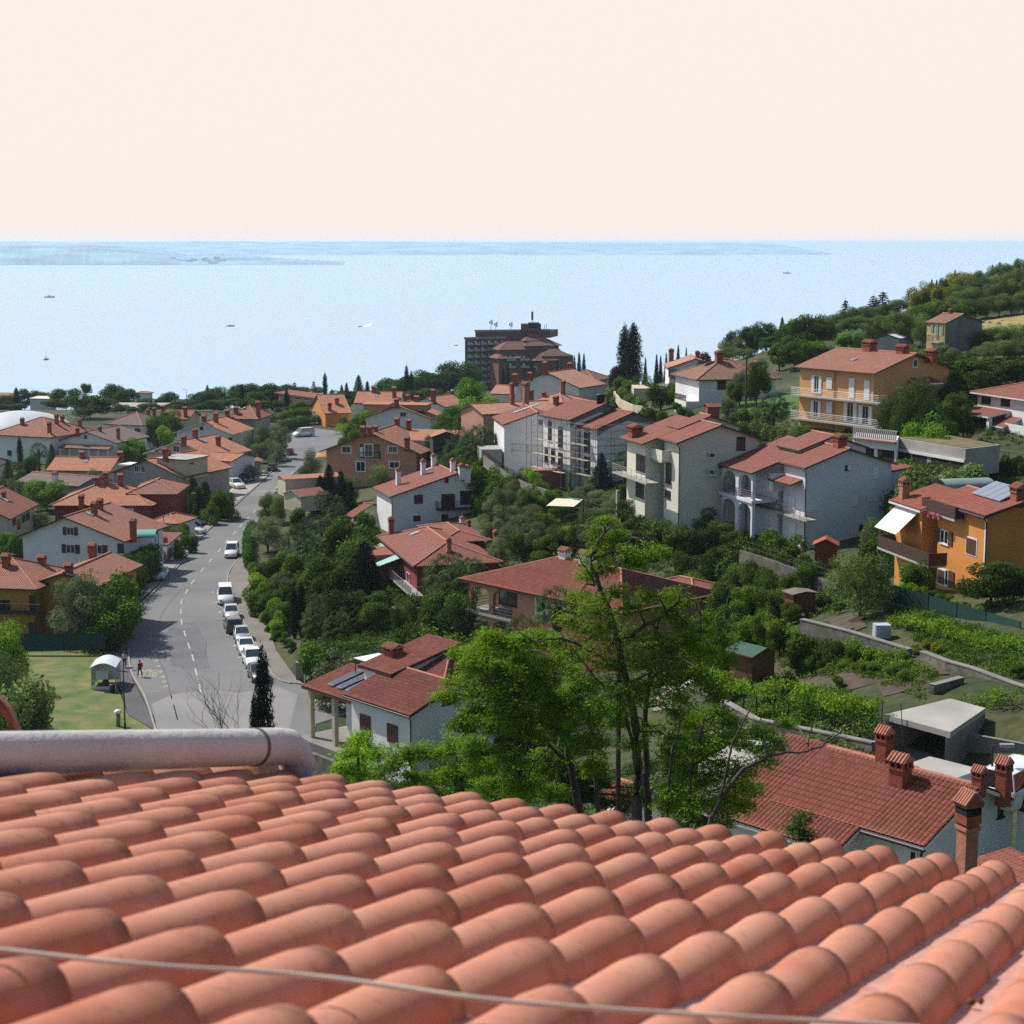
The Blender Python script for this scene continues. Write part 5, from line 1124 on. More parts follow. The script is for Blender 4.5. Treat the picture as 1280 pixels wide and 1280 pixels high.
def gsheet(name, px, m, label, cat, dz=.06, n=14):
    """a sheet draped over the terrain inside a polygon of photo points"""
    q = [ground(x, y) for x, y in px]; P2 = [(k.x, k.y) for k in q]; x0, x1 = min(k.x for k in q), max(k.x for k in q); y0, y1 = min(k.y for k in q), max(k.y for k in q)
    st = max(x1-x0, y1-y0)/n/2; xs = np.arange(x0, x1+st, st); ys = np.arange(y0, y1+st, st); A, B_ = np.meshgrid(xs, ys, indexing='ij'); Z = tz(A, B_)+dz; mb = MB()
    V_ = np.stack([A, B_, Z], -1).reshape(-1, 3); k = len(ys); I, J = np.meshgrid(np.arange(len(xs)-1), np.arange(k-1), indexing='ij'); b0 = (I*k+J).ravel()
    cx = (A[:-1, :-1]+st/2).ravel(); cy_ = (B_[:-1, :-1]+st/2).ravel(); ok = inpoly_np(cx, cy_, P2)
    mb.arr(V_, np.stack([b0, b0+k, b0+k+1, b0+1], 1)[ok]); return tag(mb.build(name, m), label, cat, kind='structure')
gsheet('lawn', [(925,498), (1010,488), (1010,510), (960,520), (925,515)], LAWNG, 'bright green lawn in front of the white bungalow', 'lawn')
gsheet('meadow', [(1225,402), (1290,392), (1290,415), (1230,412)], mat('dry_meadow', (.30, .25, .09), .95, .2, .3), 'dry yellow meadow on the hillside', 'meadow')
gsheet('yard', [(482,765), (520,755), (540,770), (510,815), (470,830)], mat('yard_concrete', (.24, .22, .19), .9, .2, .4), 'concrete yard below the dark red house', 'yard')
gsheet('soil', [(935,785), (990,792), (1100,828), (1170,840), (1150,872), (1060,860), (940,840)], mat('garden_soil', (.075, .052, .034), .95, .35, .8, bump=.6, bscale=4), 'tilled brown soil of the vegetable garden', 'soil')
gsheet('soil', [(1030,775), (1080,765), (1080,790), (1040,788)], MATS['garden_soil'], 'bare earth under the big olive tree', 'soil')
gsheet('yard', [(640,572), (700,565), (740,600), (720,615), (650,590)], SLABC, 'pale building yard in front of the scaffolded house', 'yard')
gsheet('yard', [(828,858), (860,850), (880,865), (850,885), (815,890)], MATS['yard_concrete'], 'grey driveway curling below the pink villa', 'yard')

# ------------------------------------------------------------------ walls and fences
def wallrun(name, label, pts, h, m, th=.4, cap=None, cat='wall', sink=1.0):
    """pts: (px, py, Y) points of the top edge"""
    q = [at(*p_) for p_ in pts]; n_ = []
    for i in range(len(q)):
        d_ = (q[min(i+1, len(q)-1)]-q[max(i-1, 0)]); d_.z = 0; d_.normalize(); n_.append(Vector((-d_.y, d_.x, 0))*th)
    dn = Vector((0, 0, -(h+sink))); mb = MB(); mb.grid([[a_+dn, a_, a_+k, a_+k+dn] for a_, k in zip(q, n_)], smooth=False)
    for i in (0, -1): a_, k = q[i], n_[i]; mb.poly([a_+dn, a_, a_+k, a_+k+dn])
    root = mb.build(name, [m], None, q[0]); tag(root, label, cat)
    if cap:
        mb = MB(); mb.grid([[a_-k*.1+Vector((0, 0, .01)), a_-k*.1+Vector((0, 0, .09)), a_+k*1.1+Vector((0, 0, .09)), a_+k*1.1+Vector((0, 0, .01))] for a_, k in zip(q, n_)], smooth=False); mb.build('coping', [cap], root)
    return root
wallrun('stone_wall', 'tall stone retaining wall below the white loggia house', [(924,688,168), (960,699,164), (1000,714,160), (1045,730,155)], 2.8, STONE)
wallrun('stone_wall', 'stone terrace wall under the dark green net of the orange house', [(1100,751,133), (1160,768,130), (1232,792,125), (1275,806,121)], 1.8, STONE, cap=BAREC)
wallrun('stone_wall', 'low stone wall with pale coping behind the water tank', [(1000,775,126), (1060,790,122), (1135,813,117)], .9, STONE, cap=BAREC)
wallrun('stone_wall', 'stone wall stepping down to the right of the vegetable garden', [(1150,815,116), (1181,827,112), (1213,836,110), (1267,856,106), (1300,866,104)], 1.5, STONE, cap=BAREC)
wallrun('stone_wall', 'short stone wall beside the concrete carport slab', [(1168,858,106), (1205,848,108)], .8, STONE, cap=BAREC)
wallrun('stone_wall', 'mossy wall below the lower vine row', [(860,861,112), (896,874,109), (942,900,102), (1017,915,98), (1090,930,94)], 1.2, STONE, cap=BAREC)
wallrun('garden_wall', 'white curved driveway wall below the pink villa', [(847,868,118), (862,854,122), (880,843,124), (895,838,126)], .9, WHITE)
wallrun('garden_wall', 'white wall with dark fence panels at the corner of the street garden', [(312,712,222), (314,725,217), (318,740,212)], 1.4, WHITE, .25)
wallrun('garden_wall', 'grey garden wall along the pavement under the hedges', [(319,742,211), (330,766,204), (343,792,196), (355,816,189), (372,842,181), (380,852,178)], 1.0, BAREC, .3)
wallrun('garden_wall', 'grey rendered wall with metal fence stepping down below the scaffolded house', [(604,569,246), (634,592,236), (660,605,228), (700,618,222)], 1.0, BAREC, .25, sink=.6)
wallrun('garden_wall', 'white boundary wall curving below the cypress pair', [(767,489,315), (774,499,300), (790,506,285), (812,509,278)], .6, BEIGE, .3, sink=.8)
wallrun('stone_wall', 'rubble wall with a railing right of the concrete garage', [(1218,573,203), (1250,577,203), (1290,582,203)], 2.6, STONE)
wallrun('concrete_wall', 'bare concrete retaining wall beside the carport slab', [(1188,914,99.5), (1230,921,98.5), (1290,932,97)], 2.8, BAREC, .3)
q = [at(1106, 893, 100)]; q += [onz(x, y, q[0].z) for x, y in ((1188,915), (1232,885), (1188,873))]
root = empty('carport', q[0]-Vector((0, 0, 2.8))); tag(root, 'bare concrete carport with a cracked flat roof and a dark opening', 'carport')
mb = MB(); mb.poly(q); mb.poly([k-Vector((0, 0, .35)) for k in q][::-1])
for i in range(4): mb.poly([q[i]-Vector((0, 0, .35)), q[(i+1) % 4]-Vector((0, 0, .35)), q[(i+1) % 4], q[i]])
mb.build('roof_slab', [SLABC], root)
def cwall(a_, c_, nm):
    d_ = c_-a_; n_ = Vector((-d_.y, d_.x, 0)).normalized()*.25; mb = MB(); mb.obox(a_-Vector((0, 0, 4))+n_*.05, d_, n_, Vector((0, 0, 3.64))); mb.build(nm, [BAREC], root)
cwall(q[1], q[2], 'side_wall'); cwall(q[2], q[3], 'back_wall'); cwall(q[3], q[0], 'side_wall'); cwall(q[0].lerp(q[1], .93), q[1], 'front_pier')
gsheet('driveway', [(1070,935), (1110,925), (1195,955), (1190,975), (1110,965)], BAREC, 'concrete driveway in front of the carport', 'driveway')
def fence(name, label, pts, h, m, style='rail', post=2.2, cat='fence'):
    q = [at(*p_) for p_ in pts]; root = empty(name, q[0]); tag(root, label, cat); mb = MB(); up = Vector((0, 0, h))
    if style == 'net':
        mb.grid([[a_, a_+up] for a_ in q], smooth=False); mb.build('net', [m], root); mb = MB()
    else:
        for k in ((.95, .5, .1) if style == 'rail' else (.97, .08)): mb.tube([a_+up*k for a_ in q], .022, 4)
    for i in range(len(q)-1):
        d_ = q[i+1]-q[i]; n = max(1, int(d_.length/post))
        for k in range(n+1): mb.tube([q[i]+d_*k/n-Vector((0, 0, .3)), q[i]+d_*k/n+up*1.02], .035, 4)
        if style == 'pickets':
            n = int(d_.length/.15)
            for k in range(n): mb.tube([q[i]+d_*k/n+up*.08, q[i]+d_*k/n+up*.97], .012, 3)
    mb.build('fence_post', [DARKM], root); return root
NET = mat('dark_green_net', (.008, .05, .04), .8, .1, 2)
fence('fence', 'dark green shade net fence on the terrace below the orange house', [(1105,752,133), (1160,768,130), (1232,790,125), (1275,803,121)], 1.5, NET, 'net')
fence('fence', 'green net fence along the lawn behind the bus stop', [(25,812,181), (80,812,181), (131,811,181)], 1.7, NET, 'net')
fence('fence', 'metal railing on top of the tall stone wall', [(924,688,168.3), (960,699,164.3), (1000,714,160.3), (1045,730,155.3)], 1.1, DARKM, 'rail')
fence('fence', 'white railing below the white gabled house', [(640,564,246), (680,566,245)], 1.1, DARKM, 'pickets')
fence('fence', 'grey picket fence on the grey rendered wall', [(604,569,246.1), (634,592,236.1), (660,605,228.1)], .9, DARKM, 'pickets')
fence('fence', 'dark railing on the rubble wall of the white villa', [(1228,571,203.2), (1260,576,203.2), (1290,580,203.2)], 1.0, DARKM, 'pickets')
fence('fence', 'thin green tennis fence beside the pale canvas roof', [(700,618,220), (735,632,214), (760,640,210)], 1.0, DARKM, 'rail')

# ------------------------------------------------------------------ small buildings in the gardens
def shed(label, px, py, Y, w, d, h, rz, wm, rm, pitch=.45, axis='u', name='shed', cat='shed', ov=.25):
    p_ = at(px, py, Y); root = empty(name, p_); tag(root, label, cat); fr = Frame.__new__(Frame); fr.u = Vector((math.cos(R(rz)), math.sin(R(rz)), 0)); fr.v = Vector((-fr.u.y, fr.u.x, 0)); fr.U, fr.V = w, d
    fr.o = p_-fr.u*w/2-fr.v*d/2+Vector((0, 0, h)); fr.z = fr.o.z; return block(root, fr, p_.z-.5, roof='g'+axis, pitch=pitch, tile=rm, wall=wm, fascia=wm, ov=ov, thick=.08, ridge=False)
b = shed('little red garden house with an open porch below the white loggia house', 1032, 703, 172, 2.6, 2.4, 1.9, -12, mat('red_shed_paint', (.20, .04, .02), .7, .15, 2), mat('red_shed_roof', (.34, .06, .04), .7, .1, 2), .5, 'v')
win(b, 'V', 1022, 693, 3, 4, 'dark', off=.05)
b = shed('brown wooden garden shed with a dark green felt roof', 940, 840, 118, 2.9, 2.8, 1.5, 38, mat('shed_wood', (.13, .05, .018), .8, .2, 2), mat('green_felt', (.045, .10, .07), .9, .1, 2), .32, 'v', ov=.35)
b = shed('tiny brick red garden oven house beside the hedges above the cream house', 890, 524, 245, 2.2, 2, 1.8, 10, BRICK, T_RED, .5, 'u')
b = shed('rusty sheet-roofed lean-to beneath the tall stone wall', 1000, 757, 146, 2.6, 2.0, 1.2, 20, WOODM, mat('weathered_sheet', (.16, .14, .12), .8, .2, 1), .15, 'v')
b = shed('small open carport roof with orange tiles behind the white-chimneyed house', 556, 562, 268, 4.6, 4.2, 2.2, 10, mat('timber_dark', (.04, .03, .03), .8, 0), T_OR, .35, 'v')
b = shed('long brown garage roof right of the street entrance', 386, 613, 265, 9, 4.5, 2.2, 24, BEIGE, T_OR, .15, 'u')
b = shed('low red garage roof behind the two street olives', 382, 632, 255, 5, 5, 1.8, 40, BEIGE, T_RED, .3, 'u')
# canvas pavilion
p_ = at(706, 650, 205); root = empty('pavilion', p_); tag(root, 'pale canvas pavilion with a green strip among the trees', 'pavilion'); mb = MB()
c = [p_+Vector(k) for k in ((-2.2, -1.2, 1.9), (1.0, -2.0, 1.9), (2.2, 1.2, 2.3), (-1.0, 2.0, 2.3))]; mb.poly(c, 0); mb.poly([x-Vector((0, 0, .08)) for x in c][::-1], 0); mb.obox(c[2]-Vector((1.2, 0, -.02)), Vector((1.1, -.8, 0)), Vector((-.6, .8, 0)), Vector((0, 0, .06)), 1)
for x in c: mb.tube([x, x-Vector((0, 0, 3))], .05, 5, 2)
mb.build('canvas_roof', [CREAM, mat('turquoise_sheet', (.08, .42, .32), .6, 0), DARKM], root)
# green arched canopy by the hedge, polytunnel, water tank
def tunnel(label, px, py, Y, w, l, h, rz, m, name='canopy', cat='canopy', legs=2.0):
    p_ = at(px, py, Y); mb = MB(); u = Vector((math.cos(R(rz)), math.sin(R(rz)), 0)); v = Vector((-u.y, u.x, 0)); rows = []
    for k in range(2): rows.append([p_+u*(-l/2+l*k)+v*(-w/2*math.cos(math.pi*i/10))+Vector((0, 0, legs+h*math.sin(math.pi*i/10))) for i in range(11)])
    mb.grid(rows, 0); mb.grid([[x-Vector((0, 0, .04)) for x in r_] for r_ in rows], 0)
    for k in (0, 1):
        for s in (-1, 1): mb.tube([p_+u*(-l/2+l*k)+v*s*w/2-Vector((0, 0, .5)), p_+u*(-l/2+l*k)+v*s*w/2+Vector((0, 0, legs))], .05, 5, 1)
    return tag(mb.build(name, [m, DARKM], None, p_), label, cat)
tunnel('green arched canopy between the white gabled house and the hedge', 173, 689, 225, 3.2, 4.8, .8, 5, mat('sea_green_canvas', (.10, .38, .30), .6, .05))
tunnel('pale plastic tunnel behind the orange house roof', 1205, 614, 163, 2.6, 5, .6, 12, mat('tunnel_plastic', (.20, .27, .28), .4, .1, 1), 'polytunnel', 'polytunnel', .6)
p_ = at(26, 532, 420); mb = MB(); mb.lathe(p_, [(13, -3), (12.5, -.5), (10.5, 1.2), (7, 2.6), (3.5, 3.3), (.01, 3.5)], 32); tag(mb.build('air_dome', [mat('white_membrane', (.5, .54, .56), .6, .03)], None, p_), 'white air dome over the far sports hall left of the big round pine', 'dome')
p_ = ground(1102, 800); root = empty('water_tank', p_); tag(root, 'white plastic water tank in a steel cage beneath the big olive', 'water tank'); mb = MB(); mb.box(p_+Vector((0, 0, .68)), (1.1, .95, 1.0), 0, .1); mb.build('tank', [mat('milky_plastic', (.50, .58, .64), .4, .05)], root); mb = MB()
for i in range(7):
    for s in (-1, 1): mb.box(p_+Vector((-.55+i*.183, s*.5, .68)), (.03, .03, 1.05), 0)
for k in range(5):
    for s in (-1, 1): mb.box(p_+Vector((0, s*.5, .25+k*.22)), (1.15, .03, .03), 0); mb.box(p_+Vector((s*.56, 0, .25+k*.22)), (.03, 1.03, .03), 0)
mb.build('cage', [STEEL], root); mb = MB(); mb.box(p_+Vector((0, 0, .08)), (1.2, 1.0, .16)); mb.build('pallet', [WOODD], root)
# ------------------------------------------------------------------ vegetation
def leaves(mb, C_, R_, n, size, seed, flat=1.0, m=0, shell=.55, aspect=1.0, up=0.3):
    """n small leaf quads through each of the blobs with centres C_ and radii R_"""
    r = np.random.RandomState(seed); C_ = np.array(C_, float); R_ = np.array(R_, float)
    if R_.ndim == 1: R_ = np.stack([R_, R_, R_*flat], 1)
    w = R_.prod(1)**(2/3); w = w/w.sum(); idx = r.choice(len(C_), n, p=w)
    d = r.normal(size=(n, 3)); d /= np.linalg.norm(d, axis=1)[:, None]; rad = shell+(1-shell)*r.rand(n)**.6; rad *= 1+.12*r.randn(n)
    P_ = C_[idx]+d*R_[idx]*rad[:, None]
    nn = d*.8+r.normal(size=(n, 3))*.7+np.array([0, 0, up]); nn /= np.linalg.norm(nn, axis=1)[:, None]
    a_ = np.cross(nn, r.normal(size=(n, 3))); a_ /= np.linalg.norm(a_, axis=1)[:, None]; b_ = np.cross(nn, a_)
    s = size*(.6+.8*r.rand(n))[:, None]; a_ = a_*s; b_ = b_*s*aspect
    V_ = np.stack([P_-a_, P_-b_*.6, P_+a_, P_+b_*.6], 1).reshape(-1, 3); mb.arr(V_, np.arange(4*n).reshape(-1, 4), m)
def crownmesh(kind, seed):
    r = random.Random(seed*13+5); mb = MB(); C_, R_ = [], []
    if kind in ('round', 'olive', 'bush', 'pine'):
        n = {'round': 22, 'olive': 20, 'bush': 9, 'pine': 14}[kind]
        for i in range(n):
            a = r.random()*6.283; q = r.random()**.5; z = r.uniform(-1, 1)
            if kind == 'pine': C_.append((math.cos(a)*q*.34, math.sin(a)*q*.34, .74+r.uniform(-.08, .10))); R_.append((.16, .16, .10))
            elif kind == 'bush': C_.append((math.cos(a)*q*.30, math.sin(a)*q*.30, .42+z*.28)); R_.append([r.uniform(.17, .26)]*3)
            else:
                lo = .55 if kind == 'round' else .52; k = math.sqrt(max(0, 1-z*z*.7)); C_.append((math.cos(a)*q*.37*k, math.sin(a)*q*.37*k, lo+z*.31)); s = r.uniform(.12, .22); R_.append((s, s, s*.85))
        leaves(mb, C_, R_, {'round': 11000, 'olive': 12000, 'bush': 6000, 'pine': 6000}[kind], {'round': .021, 'olive': .019, 'bush': .03, 'pine': .018}[kind], seed, aspect=.8 if kind != 'olive' else .45)
    elif kind == 'cypress':
        for i in range(60):
            z = .03+.95*(i/59); w = .25*min(1, (z/.18)**.5)*(1 if z < .6 else max(.06, 1-((z-.6)/.42)**2.2)); a = i*2.4; q = r.uniform(.2, .55)
            C_.append((math.cos(a)*w*q, math.sin(a)*w*q, z)); R_.append((w*.62, w*.62, .06))
        leaves(mb, C_, R_, 11000, .018, seed, aspect=.6, up=.9, shell=.4)
    elif kind in ('fir', 'spiky'):
        for t in range(22 if kind == 'fir' else 11):
            z = .10+.86*(t/22 if kind == 'fir' else t/11); w = .46*(1-z)+.05; nb = 7 if kind == 'fir' else 5
            for k in range(nb):
                a = k*6.283/nb+t*.9; 
                for q in (.35, .7, 1.0): C_.append((math.cos(a)*w*q*r.uniform(.8, 1.1), math.sin(a)*w*q*r.uniform(.8, 1.1), z-.05*q)); R_.append((w*.22+.012, w*.22+.012, .022+.02*(1-z)))
        leaves(mb, C_, R_, 9000 if kind == 'fir' else 4500, .028, seed, aspect=.45, shell=.2)
    elif kind == 'palm':
        for k in range(46):
            a = k*2.399; el = 1.25-2.0*(k/46); L_ = .42; p0 = Vector((0, 0, .72)); d_ = Vector((math.cos(a)*math.cos(el), math.sin(a)*math.cos(el), math.sin(el))); side = d_.cross(Vector((0, 0, 1))).normalized()
            stem = [p0+d_*.16*L_/.42, p0+d_*.36+Vector((0, 0, -.02))]
            mb.poly([p0-side*.004, p0+side*.004, stem[1]+side*.004, stem[1]-side*.004])
            c = stem[1]; fan = (d_+Vector((0, 0, -.25))).normalized()
            for j in range(11):
                t = (j-5)/5*1.25; q = fan*math.cos(t)+side*math.sin(t); dr = Vector((0, 0, -.05*abs(t)-.03))
                e1 = c+q*.15+dr; w = side*math.cos(t)*.012-fan*math.sin(t)*.012
                mb.poly([c, e1-w, c+q*.21+dr*2.4, e1+w])
    for f in (): pass
    return mb
def trunkmesh(kind, seed):
    r = random.Random(seed*7+1); mb = MB()
    if kind == 'palm': mb.tube([(0, 0, -.05), (.01, 0, .35), (0, 0, .74)], [.05, .042, .055], 8)
    elif kind in ('cypress', 'fir', 'spiky'): mb.tube([(0, 0, -.05), (0, 0, .5), (0, 0, .96)], [.035, .02, .006], 6)
    else:
        mb.tube([(0, 0, -.08), (.015, .01, .2), (0, .02, .38)], [.04, .03, .022], 7)
        for i in range(6):
            a = i*1.05+r.random(); q = r.uniform(.16, .28); mb.tube([(0, .015, r.uniform(.18, .34)), (math.cos(a)*q*.5, math.sin(a)*q*.5, .48), (math.cos(a)*q, math.sin(a)*q, .68)], [.02, .013, .005], 5)
    return mb
LM = {
 'green': leafmat('leaf_mid_green', (.034, .074, .008), (.15, .26, .028)),
 'dark': leafmat('leaf_dark_green', (.016, .042, .007), (.10, .17, .028), .2),
 'olive': leafmat('leaf_olive_grey', (.065, .095, .038), (.25, .30, .135), .2),
 'oliveG': leafmat('leaf_olive_green', (.055, .095, .022), (.22, .30, .085), .22),
 'bright': leafmat('leaf_bright_green', (.08, .18, .014), (.22, .38, .035), .35),
 'yellow': leafmat('leaf_yellow_green', (.12, .16, .015), (.32, .33, .03), .35),
 'cyp': leafmat('leaf_cypress', (.006, .016, .007), (.022, .040, .014), .05),
 'blue': leafmat('leaf_blue_spruce', (.015, .04, .04), (.05, .10, .10), .05),
 'purple': leafmat('leaf_dull_purple', (.05, .03, .025), (.12, .07, .05), .2),
 'palm': leafmat('leaf_palm', (.02, .045, .015), (.07, .12, .035), .15),
 'pink': leafmat('leaf_with_pink_bloom', (.03, .06, .02), (.42, .12, .14), .15),
 'locust': leafmat('leaf_locust', (.11, .24, .012), (.33, .52, .045), .5, scale=.8),
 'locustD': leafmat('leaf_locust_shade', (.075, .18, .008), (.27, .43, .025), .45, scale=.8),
 'vine': leafmat('leaf_vine', (.10, .21, .012), (.30, .48, .035), .4, scale=1.2),
 'box': leafmat('leaf_box_hedge', (.030, .075, .010), (.085, .17, .028), .2, scale=1.0),
}
BARK = mat('tree_bark', (.075, .058, .045), .9, .3, 6, bump=.6, bscale=12)
PALMB = mat('palm_bark', (.10, .065, .04), .95, .35, 8, bump=.6, bscale=14)
PROTO = {}
def proto(kind, lm, v):
    k = (kind, lm, v)
    if k not in PROTO:
        c = PROTO.get(('cm', kind, v)) or crownmesh(kind, v+1); PROTO[('cm', kind, v)] = c
        t = PROTO.get(('tm', kind, v)) or trunkmesh(kind, v+1).mesh(kind+'_trunk', [PALMB if kind == 'palm' else BARK]); PROTO[('tm', kind, v)] = t
        PROTO[k] = (c.mesh(kind+'_crown', [LM[lm]]), t)
    return PROTO[k]
KN = {'round': ('tree', 'tree'), 'olive': ('olive_tree', 'olive tree'), 'bush': ('bush', 'bush'), 'pine': ('pine_tree', 'pine'), 'cypress': ('cypress_tree', 'cypress'), 'fir': ('fir_tree', 'conifer'), 'spiky': ('cedar_tree', 'cedar'), 'palm': ('palm_tree', 'palm')}
NT = [0]
def T(kind, lm, px, pytop, Y, wpx, label, group=None, hm=None):
    top = at(px, pytop, Y); w = wpx*Y/F*(1.3 if Y > 500 and kind == 'round' else 1); NT[0] += 1; v = NT[0] % (3 if kind in ('round', 'olive', 'bush') else 2)
    zg = gz(top.x, Y); h = top.z-zg
    if h < 1.0 or h > 17: print('TREE height %.1f at px %d top %d Y %d  %s' % (h, px, pytop, Y, label[:40]))
    h = min(max(h, .8), 18)
    if kind == 'bush': w = max(w, h*.8)
    if kind in ('round', 'olive'): w = max(w, h*.55)
    cm, tm = proto(kind, lm, v); root = empty(KN[kind][0], (top.x, Y, zg), rnd.uniform(0, 6.28)); tag(root, label, KN[kind][1], group)
    sx = w/{'cypress': .50, 'fir': .86, 'spiky': .9, 'bush': .80, 'pine': .9}.get(kind, .80)
    if kind == 'palm': sx = h*.9 if h < 5 else w*1.15
    if kind == 'bush': h *= 1.12
    for me, nm in ((cm, 'crown'), (tm, 'trunk')):
        if kind == 'palm':
            o = bpy.data.objects.new(nm, me); COL.objects.link(o); o.parent = root; s = min(w*1.7, h*1.5)
            o.scale = (s, s, s) if nm == 'crown' else (max(h*.8, 3), max(h*.8, 3), (h-.33*s)/.74)
            if nm == 'crown': o.location = (0, 0, h-.33*s-.72*s)
            continue
        o = bpy.data.objects.new(nm, me); COL.objects.link(o); o.parent = root
        o.scale = (sx, sx, h) if nm == 'crown' or kind not in ('round', 'olive', 'bush') else (min(sx, h*1.1), min(sx, h*1.1), h)
    return root
def TL(kind, lm, where, items, adj=None, grp=None):
    """a run of look-alike trees, told apart by their order from the left"""
    items = sorted(items, key=lambda t: t[0])
    for i, it in enumerate(items):
        lab = ('%s from left of the %s' % (ORD[i], where)) if len(items) > 1 else where
        T(kind, it[4] if len(it) > 4 else lm, *it[:4], lab, (grp or where) if len(items) > 1 else None)
# far tree line above the bay, left
TL('round', 'dark', 'far dark trees left of the street end', [(8,493,560,22),(30,486,590,20),(44,487,590,18),(57,490,580,20),(70,498,520,26),(82,484,560,26),(118,498,520,26),(143,479,580,26),(159,485,570,24),(178,498,560,24),(200,496,600,14),(213,489,600,20),(230,498,580,26),(246,490,560,22),(262,487,560,24),(272,483,560,24)])
TL('round', 'dark', 'far dark trees right of the street end', [(292,488,540,26),(307,478,550,30),(320,489,530,22),(330,479,550,30),(345,484,550,24),(357,480,560,30),(372,484,560,26),(388,482,560,24),(303,497,500,40),(277,499,500,34),(250,504,480,34),(425,488,540,22),(440,489,540,26),(455,488,540,30)])
TL('round', 'dark', 'far dark trees before the bay, left of the hotel', [(478,478,560,26),(490,472,580,28),(503,473,570,30),(518,468,570,28),(530,463,580,30),(545,464,580,26),(562,453,600,44),(577,459,600,30),(588,452,640,20),(540,485,520,30),(575,488,520,36),(515,488,520,26),(497,489,520,26)])
TL('round', 'dark', 'far dark trees between the hotel and the tall cypress pair', [(742,467,600,22),(752,470,590,20),(764,468,520,16),(735,470,560,16)])
TL('round', 'dark', 'far garden trees behind the left valley roofs', [(14,504,500,34),(150,505,470,24),(168,508,455,22),(222,505,450,26),(186,503,480,26),(268,500,470,28),(325,500,480,30),(345,500,480,30),(365,496,500,26),(380,504,470,26),(405,503,470,26),(428,500,470,24)])
TL('cypress', 'cyp', 'slim far cypresses before the bay', [(259,481,560,7),(302,480,500,9),(340,487,480,8),(358,486,480,8),(406,466,560,8),(508,456,560,8),(514,463,560,7),(527,476,540,7),(548,484,520,7),(20,484,560,10),(555,487,520,6)])
TL('fir', 'dark', 'far pointed conifers beside the cypresses above the orange roofs', [(427,479,540,11),(433,476,540,11),(448,466,540,20),(459,474,540,13),(468,479,520,12),(415,485,540,10)])
TL('fir', 'cyp', 'dark pointed conifers around the hotel', [(697,446,700,10),(718,441,740,9),(724,432,740,10),(730,438,740,10),(629,457,600,9),(635,450,640,8)])
TL('spiky', 'dark', 'thin cedars with layered branches before the bay', [(368,475,560,20),(343,477,550,14),(392,473,570,16),(105,476,520,14)])
TL('fir', 'cyp', 'small dark conifers right of the tall cypress pair', [(848,427,430,8),(858,431,430,6),(833,437,430,7),(821,439,430,8),(826,441,430,7),(807,443,430,7)])
T('pine', 'dark', 108, 477, 520, 16, 'slim umbrella pine rising above the big round pine at the left')
T('round', 'dark', 111, 493, 440, 56, 'big dark round pine tree behind the left-hand white house')
T('round', 'bright', 591, 472, 372, 42, 'light green feathery tree standing alone below the hotel')
TL('round', 'green', 'green trees behind the small orange house in the left valley', [(372,502,430,26),(378,508,420,22),(360,512,420,22),(352,508,440,18),(430,520,400,14),(440,528,360,18)])
TL('olive', 'olive', 'olive hedge row above the parked white minibus', [(340,514,430,26),(362,522,415,22),(378,519,418,22),(393,517,420,24),(408,516,420,26),(420,518,418,22),(432,524,400,16)])
TL('olive', 'olive', 'olive trees in the garden left of the street', [(311,537,355,22),(325,529,360,26),(338,526,360,26),(350,532,352,28),(334,548,345,24),(320,552,345,20),(345,552,340,24),(285,575,322,28),(268,578,318,22),(305,576,320,22),(316,580,318,20)])
TL('bush', 'box', 'green garden bushes behind the street gatepost', [(310,568,330,12),(318,566,330,12),(264,577,325,22),(260,570,330,18)])
T('olive', 'olive', 388, 559, 300, 30, 'olive tree beside the orange parasol at the street bend')
T('olive', 'oliveG', 334, 614, 262, 26, 'left one of two olives overhanging the street')
T('olive', 'oliveG', 351, 617, 260, 26, 'right one of two olives overhanging the street')
T('olive', 'olive', 334, 643, 240, 48, 'broad olive tree on the corner lawn')
T('bush', 'box', 375, 637, 248, 22, 'clipped ball shrub on the corner garden lawn')
T('olive', 'oliveG', 437, 591, 268, 24, 'left one of two olives before the pink gabled house')
T('olive', 'oliveG', 475, 579, 270, 36, 'right one of two olives before the pink gabled house')
TL('fir', 'cyp', 'dark conifers left of the white-chimneyed house', [(400,590,262,26),(411,576,262,34),(426,584,258,28),(438,598,255,22),(420,600,254,26)])
TL('palm', 'palm', 'small palms before the red carport roof', [(404,615,248,16),(416,620,246,18),(421,630,240,16)])
# left valley
T('cypress', 'cyp', 24, 546, 336, 9, 'slim cypress before the long white house')
T('palm', 'palm', 48, 555, 334, 14, 'palm tree before the long white house')
T('fir', 'oliveG', 64, 552, 338, 18, 'small conifer beside the palm in the left valley')
T('fir', 'dark', 9, 571, 312, 20, 'dark conifer at the left edge below the pale roof')
T('bush', 'green', 33, 570, 322, 18, 'green bush between the cypress and the palm')
TL('round', 'green', 'two green trees beside the mottled grey roof', [(196,517,372,30),(212,512,378,30)])
TL('bush', 'bright', 'green bushes below the grey-roofed house in the left valley', [(210,533,365,20),(165,546,350,14),(175,550,348,18),(160,556,345,10)])
T('round', 'bright', 57, 598, 285, 52, 'bright green spreading tree before the grey bungalow roof')
T('olive', 'olive', 20, 597, 292, 26, 'olive tree between the rust red roof and the bright tree')
T('olive', 'olive', 116, 586, 298, 28, 'grey olive below the long orange roof')
T('olive', 'olive', 52, 638, 262, 24, 'low olive before the red-walled house')
T('round', 'bright', 6, 664, 243, 32, 'bright green bush at the left edge below the yellow house')
T('bush', 'green', 22, 668, 242, 24, 'green shrub left of the white gabled house')
TL('fir', 'dark', 'dark spreading conifers beside the street lamp', [(224,598,283,26),(240,591,281,34),(256,598,279,30),(246,606,276,36)])
